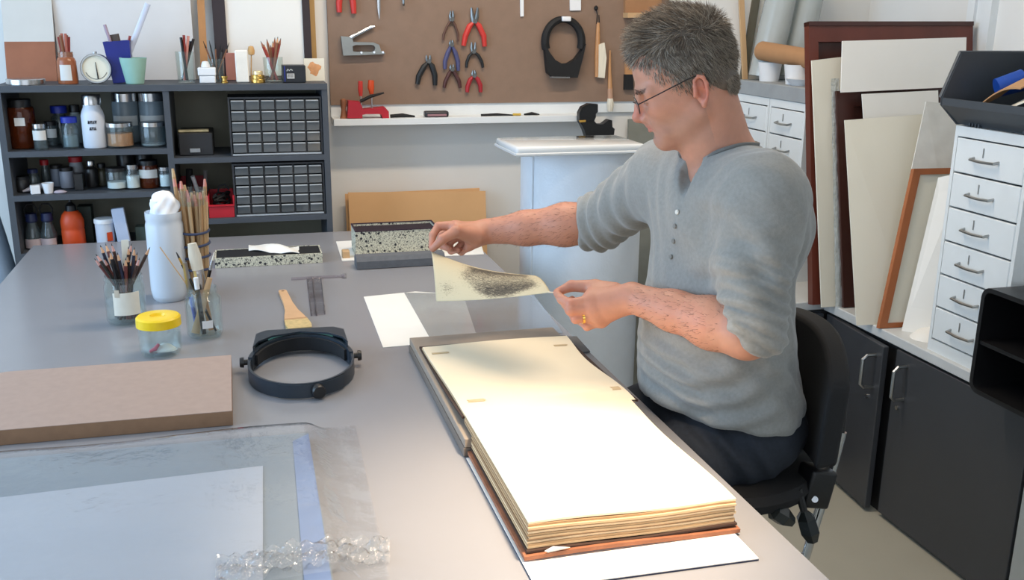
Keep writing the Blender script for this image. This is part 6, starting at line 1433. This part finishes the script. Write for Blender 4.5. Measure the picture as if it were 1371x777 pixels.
# fine hair on the forearms
Nb = vnormals(V, Q); ahv, ahq = [], []; har = np.random.default_rng(5)
for e_, w_a, num in ((EL_, WL, 700), (ER, WR, 800)):
    ax_ = (w_a-e_); La = np.linalg.norm(ax_); ax_ = ax_/La; t_ = (V-e_) @ ax_/La; dist_ = np.linalg.norm((V-e_)-(t_*La)[:, None]*ax_, axis=1)
    cand = np.where((t_ > .12) & (t_ < .93) & (dist_ < .055))[0]
    for i_ in har.choice(cand, num):
        n_ = Nb[i_]; d_h = ax_*.85+n_*.28+har.normal(0, .22, 3)+np.array([0, 0, -.25]); d_h /= np.linalg.norm(d_h); Lh = har.uniform(.007, .014)*(1-.4*abs(t_[i_]-.5)); sd_ = np.cross(d_h, n_); sd_ /= np.linalg.norm(sd_)+1e-9
        b0 = len(ahv); p_ = V[i_]; ahv += [p_+sd_*.00022, p_-sd_*.00022, p_+d_h*Lh+n_*-.0005, p_+n_*.0003]; ahq += [(b0, b0+1, b0+2), (b0+1, b0+3, b0+2), (b0+3, b0, b0+2)]
np_obj('arm_hair', np.array(ahv), np.array(ahq), mat('arm_hair_brown', (84, 60, 46), .6), man)

# --- hair: clipped strands over a close cap
def umin(f):
    return np.interp(f, [-95, -60, -30, -19, -16, 4, 8, 13, 32, 40, 52, 67, 80, 96], [-22, -26, -30, -24, 28, 28, 20, 0, -1, 13, 30, 58, 78, 88])
cap = Sdf(); cap.el(hd(3, 56, 0), np.array([87, 82, 74.5])*.001, HAX)
cap.rc(hd(50, 104), hd(84, 92), .022, .014, .03).el(hd(-46, 2), (.024, .032, .050), HAX, .03)
Vc, Qc = cap.mesh(HO-.16, HO+.17, .004)
rc_ = (Vc-HO)*1000; Fc, Uc = rc_ @ HF, rc_ @ HU; keep = Uc > umin(Fc)-2
Qc = Qc[keep[Qc].all(1)]
hv_, hq_, hcol = [list(p) for p in Vc], [tuple(q) for q in Qc], [np.array(lin((74, 66, 58))[:3])*1.0 for _ in Vc]
hr = random.Random(11); cnt = 0; NH = 17000
Vh, Qh, Ch = [Vc], [Qc], [np.tile(np.array(lin((96, 87, 78))[:3]), (len(Vc), 1))]
offv = len(Vc); cols_h = [lin(c)[:3] for c in ((98, 85, 72), (122, 109, 95), (150, 139, 124), (166, 156, 142), (74, 63, 54))]
sv, sq4, sc4 = [], [], []
while cnt < NH:
    a, b = hr.uniform(0, 2*math.pi), hr.uniform(-.97, 1)
    n = np.array([math.sqrt(1-b*b)*math.cos(a), b, math.sqrt(1-b*b)*math.sin(a)])
    p = np.array([3, 56, 0])+n*np.array([86, 81, 74]); 
    if hr.random() < .22:
        n = np.array([-abs(hr.gauss(.8, .3)), hr.uniform(-.75, .3), hr.gauss(0, 1.0)]); n /= np.linalg.norm(n); p = np.array([-46, 2, 0])+n*np.array([23, 31, 49])
    if p[1] < umin(p[0]): continue
    top = np.clip((p[1]-70)/50, 0, 1); front = np.clip((p[0]-20)/60, 0, 1); L = hr.uniform(11, 17)+top*hr.uniform(9, 17)+front*top*13
    side = np.sign(n[2]) if abs(n[2]) > .05 else 1
    comb_top = np.array([.75+.3*front, .30+.5*front*hr.uniform(.3, 1), -.35*n[2]+hr.uniform(-.25, .25)]); comb_side = np.array([-.35+.5*front, -.85, 0])
    d = comb_top*top+comb_side*(1-top)+n*(.20+.16*top); d += np.array([hr.gauss(0, .13) for _ in range(3)])+.18*np.array([math.sin(.13*p[0]+.2*p[2]), math.sin(.16*p[2]+1), math.sin(.12*p[1]+.15*p[0])]); d += n*max(0, .22-d @ n); d /= np.linalg.norm(d)
    d2 = d+np.array([.25*front, -.28, 0])*(.4+.6*(1-top)); d2 /= np.linalg.norm(d2); r0 = hr.uniform(.32, .54)
    pts = [p-n*2, p+d*L*.35, p+d*L*.35+(d*.5+d2*.5)*L*.35, p+d*L*.35+(d*.5+d2*.5)*L*.35+d2*L*.32]
    w = np.cross(d, n); w /= np.linalg.norm(w)+1e-9; u_ = np.cross(w, d); base_i = len(sv)
    g_ = hr.random(); grey = np.clip(.15+.55*(1-top)+.25*(p[0] < -20), 0, 1); ci = 3 if g_ < grey*.35 else 2 if g_ < grey*.8 else 1 if g_ < .8 else (0 if g_ < .93 else 4)
    for k_, pt in enumerate(pts):
        r = r0*(1, 1, .8, .25)[k_]
        for t in range(3):
            an = t*2.094; q = pt+(w*math.cos(an)+u_*math.sin(an))*r; sv.append(HO+(q[0]*HF+q[1]*HU+q[2]*HS)*.001); sc4.append(cols_h[ci])
    for k_ in range(3):
        for t in range(3): sq4.append((base_i+k_*3+t, base_i+k_*3+(t+1) % 3, base_i+k_*3+3+(t+1) % 3, base_i+k_*3+3+t))
    cnt += 1
wb = np.where(br > .45)[0]
for i_ in hr.choices(list(wb), k=420):
    n_ = Nb[i_]; sgn = 1 if Sm[i_] > 0 else -1; d_h = HS*sgn*.8+HU*.25+n_*.5+np.array([hr.gauss(0, .2) for _ in range(3)]); d_h /= np.linalg.norm(d_h); sd_ = np.cross(d_h, n_); p_ = V[i_]; b0 = len(sv)
    for q in (p_+sd_*.0003, p_-sd_*.0003, p_+d_h*.007, p_+d_h*.0072): sv.append(q); sc4.append(lin((92, 80, 70))[:3])
    sq4.append((b0, b0+1, b0+2, b0+3))
Vh.append(np.array(sv)); Qh.append(np.array(sq4)+offv); Ch.append(np.array(sc4))
m_hair = mat('greying_hair', (100, 90, 80), 0.55, var=.1, scale=60, attr='tint', spec=.35)
np_obj('hair', np.concatenate(Vh), np.concatenate(Qh), m_hair, man, color=np.concatenate(Ch))

# --- shirt
shirt = Sdf(); S_ = shirt
S_.el((.850, 1.62, 1.125), (.118, .174, .20), k=.05).el((.850, 1.62, .945), (.140, .178, .19), k=.06).el((.875, 1.62, .845), (.142, .185, .10), k=.05)
S_.rc(SL+[.0, .03, -.01], SR+[0, -.03, -.01], .066, .066, .06).rc((.892, 1.54, 1.20), (.892, 1.70, 1.20), .082, .082, .06)
S_.rc(NB+[.015, -.01, -.045], SL+[.01, .05, .0], .066, .058, .05).rc(NB+[.015, .01, -.045], SR+[.01, -.05, .0], .066, .058, .05)
upl_ = (EL_-SL)/np.linalg.norm(EL_-SL); flh = fl/np.linalg.norm(fl); upr_ = (ER-SR)/np.linalg.norm(ER-SR); frh = fr2/np.linalg.norm(fr2)
def sleeve(sh_, el_, d_cuff, c_cuff, r1, r2, r3, fore, fdir):
    z_ = Sdf(); z_.rc(sh_, el_, r1, r2, .03).rc(el_, c_cuff+d_cuff*.03, r2, r3, .03); z_.p.append(('s', .006, 'pl', c_cuff, -d_cuff, 0, 0))
    w = np.cross(d_cuff, [0, 0, 1.]); w /= np.linalg.norm(w); u2 = np.cross(w, d_cuff)
    z_.el(c_cuff-d_cuff*.010, (.018, r3+.006, r3+.006), np.stack([d_cuff, w, u2]), .004)
    z_.rc(c_cuff-d_cuff*.004, c_cuff+d_cuff*.1, r3-.006, r3-.006, .004, 's')
    return z_
dL = flh*.62+upl_*.62; dL /= np.linalg.norm(dL); cL = pj(996, 440, 1.40)
S_.sub(sleeve(SL, EL_+upl_*-.01, dL, cL, .066, .058, .052, None, None), .05)
dR = frh; cR = ER+fr2*.17
S_.sub(sleeve(SR, ER, dR, cR, .070, .058, .054, None, None), .05)
cuffL, cuffR = cL, cR
# neck opening with open placket
S_.rc(NB+[.02, 0, -.05], hd(-14, -22), .064, .060, .008, 's')
S_.rc(pj(925, 226, 1.592), pj(908.5, 259, 1.575), .026, .009, .006, 's')
S_.pl((.70, 1.62, .845), (-.10, .0, -1.0), .01, 's')   # hem
S_.p[-1] = ('s', .01, 'pl', np.array([.86, 1.62, .812]), np.array([.25, .12, 1.0])/math.sqrt(1+.25**2+.12**2), 0, 0)
Vs, Qs = S_.mesh((.62, 1.30, .70), (1.12, 2.16, 1.42), .0042)
Ns = vnormals(Vs, Qs)
# cloth folds
def fold(V, a, d, wl, amp, rad, ph=0., warp=0.):
    a = np.array(a); d = np.array(d, float); d /= np.linalg.norm(d); r = V-a; s_ = r @ d; w = np.exp(-(np.linalg.norm(r, axis=1)/rad)**2)
    return amp*w*np.sin(2*math.pi*s_/wl+ph+warp*np.sin(40*r[:, 2]+25*r[:, 0]))
disp = np.zeros(len(Vs))
dl = fl/np.linalg.norm(fl); upl = (EL_-SL)/np.linalg.norm(EL_-SL); dr = fr2/np.linalg.norm(fr2); upr = (ER-SR)/np.linalg.norm(ER-SR)
disp += fold(Vs, EL_+[.0, -.02, .05], upl*.9+np.array([-.25, 0, .1]), .021, .0055, .075, .3, 1.0)
disp += fold(Vs, SL*.4+EL_*.6, upl+np.array([.4, 0, 0]), .05, .004, .10, .5, .8)
disp += fold(Vs, ER, upr*.5+dr*.7, .030, .0065, .085, .0, 1.0)
disp += fold(Vs, SR*.5+ER*.5, upr+np.array([0, 0, .5]), .055, .006, .11, 1.0, .8)
disp += fold(Vs, pj(890, 500, 1.55), (.35, 0, 1), .034, .006, .10, .2, 1.2)
disp += fold(Vs, pj(960, 540, 1.47), (-.5, 0, 1), .05, .0055, .12, 1.0, 1.0)
disp += fold(Vs, pj(1030, 500, 1.46), (.6, .2, .6), .06, .004, .14, .0, .8)
disp += fold(Vs, pj(940, 330, 1.47), (1, 0, .25), .07, .0045, .16, .6, .8)
disp += fold(Vs, pj(1000, 320, 1.45), (.9, 0, .5), .06, .004, .12, 2.0, .8)
disp += .0012*np.sin(70*Vs[:, 0]+50*Vs[:, 2]+9*np.sin(17*Vs[:, 1]))
nearneck = np.clip((np.linalg.norm(Vs-NB, axis=1)-.06)/.06, 0, 1); Vs = Vs+Ns*(disp*nearneck)[:, None]
m_shirt = mat('grey_marl_jersey', (138, 138, 134), 0.9, var=.10, scale=160, bump=.25, bscale=500, spec=.2, sheen=.3)
shirt_o = np_obj('shirt', Vs, Qs, m_shirt, man)
# collar band, placket and buttons snapped to the shirt surface
def snap(p, off=.002, n_=1):
    i = np.argmin(((Vs-p)**2).sum(1)); return Vector(Vs[i]+Ns[i]*off), Vector(Ns[i])
nk0 = NB+[.02, 0, -.05]; nkx = hd(-14, -22)-nk0; nkl = np.linalg.norm(nkx); nkx /= nkl
e1 = np.cross(nkx, [0, 1., 0]); e1 /= np.linalg.norm(e1); e2 = np.cross(nkx, e1)
rl3 = Vs-nk0; axc = rl3 @ nkx; c1, c2 = rl3 @ e1, rl3 @ e2; rho = np.hypot(c1, c2); ang = np.arctan2(c2, c1)
okv = (rho < .074) & (rho > .05) & (axc > -.03)
rp3 = []
for t in np.linspace(-math.pi, math.pi, 49)[:-1]:
    m_ = okv & (np.abs(np.angle(np.exp(1j*(ang-t)))) < .12)
    if m_.any(): i_ = np.where(m_)[0][np.argmax(axc[m_])]; rp3.append(Vs[i_])
rp3 = np.array(rp3)
for _ in range(3): rp3 = (np.roll(rp3, 1, 0)+2*rp3+np.roll(rp3, -1, 0))/4
frontc = NB+[-.065, -.002, -.03]; gap = np.linalg.norm(rp3-frontc, axis=1) < .030
if gap.any():
    i0 = int(np.argmax(gap)); rp3 = np.roll(rp3, -i0, 0); gap = np.roll(gap, -i0); rp3 = rp3[~gap]
obj('collar_band', MB().tube([Vector(q) for q in rp3], .0075, 8, flat=.55), mat('collar_grey', (116, 116, 114), .9, var=.06, scale=160), shirt_o)
m_btn = mat('pearl_button', (216, 214, 206), .3)
for q in ((907, 283), (903.5, 302), (900.5, 324), (898, 345)):
    best = None
    for yy in np.linspace(1.46, 1.75, 60):
        p = pj(q[0], q[1], yy); dd_ = ((Vs-p)**2).sum(1).min()
        if best is None or dd_ < best[0]-1e-7: best = (dd_, p)
        if dd_ < 2.5e-5: best = (dd_, p); break
    c_, n_ = snap(best[1], .001); obj('button', MB().lathe([(0, .003), (.0035, .003), (.0045, .002), (.0045, 0), (0, 0)], tuple(c_), 12, n_.to_track_quat('Z', 'Y').to_matrix()), m_btn if q[1] < 290 else mat('grey_button', (120, 120, 116), .5), shirt_o)

# --- trousers and shoes
tro = Sdf(); tro.el((.885, 1.62, .80), (.150, .180, .095), k=.05)
for yy, yk in ((1.535, 1.50), (1.705, 1.75)):
    kn = np.array([.47, yk, .70]); an_ = np.array([.64, yk+.01, .29])
    tro.rc((.875, yy, .782), kn, .082, .060, .04).rc(kn, kn*.45+an_*.55, .060, .056, .02).rc(kn*.45+an_*.55, an_, .056, .048, .02)
    tro.rc(an_+[0, 0, -.02], an_+[0, 0, -.2], .038, .038, .004, 's')
Vt, Qt = tro.mesh((.36, 1.36, .20), (1.08, 1.88, .94), .006)
Nt = vnormals(Vt, Qt); Vt = Vt+Nt*(fold(Vt, (.80, 1.46, .80), (1, 0, .6), .05, .005, .12, 0, 1)+fold(Vt, (.86, 1.70, .80), (1, 0, .4), .06, .005, .12, 0, 1))[:, None]
np_obj('trousers', Vt, Qt, mat('dark_denim', (30, 36, 46), .85, var=.25, scale=120, bump=.2, bscale=600), man)
for yk in (1.51, 1.76):
    s2 = Sdf(); s2.rc((.66, yk, .285), (.645, yk, .30), .040, .038, .02).rc((.665, yk, .268), (.52, yk, .262), .036, .034, .03).rc((.52, yk, .262), (.44, yk, .258), .036, .026, .03); s2.pl((0, 0, .236), (0, 0, 1), .006, 's')
    V2, Q2 = s2.mesh((.36, yk-.08, .20), (.74, yk+.08, .37), .005); np_obj('shoe', V2, Q2, mat('black_shoe', (26, 24, 24), .5), man)

# --- glasses and wedding ring
def hv3(f, u, s): return Vector(hd(f, u, s))
gl_ = MB(); m_wire = mat('glasses_wire', (60, 56, 56), .3, metal=.8)
def rim_pts(s_): return [hv3(106-.0022*((20*math.cos(t))**2)*.8-abs(s_*31+19*math.cos(t)-0)*.05, 5+14*math.sin(t), s_*31+19*math.cos(t)) for t in [2*math.pi*i/24 for i in range(24)]]
for s_ in (-1, 1):
    gl_.tube(rim_pts(s_), .0009, 6, closed=True)
    gl_.tube([hv3(102, 9, s_*50), hv3(96, 11, s_*62), hv3(60, 17, s_*71), hv3(12, 25, s_*77), hv3(-3, 26, s_*79), hv3(-12, 19, s_*79)], .0011, 6)
gl_.tube([hv3(104.5, 8, -12.5), hv3(109, 11, 0), hv3(104.5, 8, 12.5)], .0011, 6)
go = obj('glasses', gl_, m_wire, man)
for s_ in (-1, 1):
    rp_ = rim_pts(s_); obj('lens', MB().prism(rp_, Vector(HF*.0008)), film('spectacle_lens', (246, 248, 248), .01, .02), go)
a, b = pj(780, 425.5, 1.6295), pj(777, 426, 1.6297); dv = Vector(b-a).normalized()
obj('wedding_ring', MB().lathe([(.0098, -.0024), (.0116, -.0022), (.0116, .0022), (.0098, .0024), (.0098, -.0024)], tuple(a), 24, dv.to_track_quat('Z', 'Y').to_matrix()), mat('gold', (230, 180, 90), .2, metal=1.), man)

# --- the print he holds
pA, pB, pC, pD = PY(577.5, 337, 2.105), PY(584, 403.5, 1.93), PY(737, 391.5, 1.690), PY(716, 369, 1.86)
def prt(u, v):   # u along the long side, v from far edge to near edge
    p = pA.lerp(pD, u).lerp(pB.lerp(pC, u), v)
    p = p+Vector((0, 0, -.012*math.sin(math.pi*u)*(1-v)-.004*math.sin(math.pi*u)*v+.014*math.sin(math.pi*v)*(1-u*.5)))
    return p
m_pr = bpy.data.materials.new('engraved_print'); m_pr.use_nodes = True; nt = m_pr.node_tree; bs = nt.nodes['Principled BSDF']; bs.inputs['Roughness'].default_value = .8
at = nt.nodes.new('ShaderNodeAttribute'); at.attribute_name = 'ink'; uvn = nt.nodes.new('ShaderNodeAttribute'); uvn.attribute_name = 'sheet'
mpn = nt.nodes.new('ShaderNodeMapping'); mpn.inputs['Scale'].default_value = (20, 44, 1); nt.links.new(uvn.outputs['Vector'], mpn.inputs['Vector'])
n1 = nt.nodes.new('ShaderNodeTexNoise'); n1.inputs['Scale'].default_value = 1.2; n1.inputs['Detail'].default_value = 8; n1.inputs['Roughness'].default_value = .68; n1.inputs['Distortion'].default_value = 2.2; nt.links.new(mpn.outputs[0], n1.inputs['Vector'])
mul = nt.nodes.new('ShaderNodeMath'); mul.operation = 'MULTIPLY_ADD'; nt.links.new(at.outputs['Fac'], mul.inputs[0]); mul.inputs[1].default_value = .70; mr_ = nt.nodes.new('ShaderNodeMapRange'); mr_.inputs[1].default_value = .32; mr_.inputs[2].default_value = .68; mr_.inputs[3].default_value = 0; mr_.inputs[4].default_value = .66; nt.links.new(n1.outputs[0], mr_.inputs[0]); nt.links.new(mr_.outputs[0], mul.inputs[2])
cr = nt.nodes.new('ShaderNodeValToRGB'); cr.color_ramp.elements[0].position = .60; cr.color_ramp.elements[0].color = lin((196, 182, 150)); cr.color_ramp.elements[1].position = 1.10; cr.color_ramp.elements[1].color = lin((52, 46, 38))
e = cr.color_ramp.elements.new(.78); e.color = lin((120, 108, 88)); cr.color_ramp.elements[-1].position = 1.0
nt.links.new(mul.outputs[0], cr.inputs[0]); nt.links.new(cr.outputs[0], bs.inputs['Base Color'])
pm = MB().slab(prt, 60, 40, Vector((0, .0002, -.0004))[:] if False else .0004)
po = single('engraving_print', pm, m_pr, 'cream sheet printed with a dark engraving, held between both hands', 'print', smooth=180)
nn = 61*41; ink = np.zeros(2*nn); uvw = np.zeros((2*nn, 3))
for j in range(41):
    for i in range(61):
        u, v = i/60, j/40; k_ = j*61+i
        c_ = 1/(1+math.exp(-(u-.30-.05*math.sin(9*v))*26))*1/(1+math.exp((u-.94)*40))*1/(1+math.exp(-(v-.06)*40))*1/(1+math.exp((v-.88+.10*math.sin(8*u))*24))
        c_ = max(c_*(.80+.20*math.sin(7*v+2*u)), .45*math.exp(-((u-.12)/.10)**2-((v-.80)/.14)**2))
        ink[k_] = ink[k_+nn] = c_; uvw[k_] = uvw[k_+nn] = (u, v, 0)
me = po.data; a_ = me.attributes.new('ink', 'FLOAT', 'POINT'); a_.data.foreach_set('value', ink.astype(np.float32)); a_ = me.attributes.new('sheet', 'FLOAT_VECTOR', 'POINT'); a_.data.foreach_set('vector', uvw.astype(np.float32).ravel())
# tweezer-thin paper strip between sheet corner and fingertips
single('hinge_strip', MB().tube([PY(734, 391.3, 1.692), PY(748, 392.2, 1.688)], .0012, 6), m_card, 'thin paper hinge between the print corner and fingertips', 'strip')
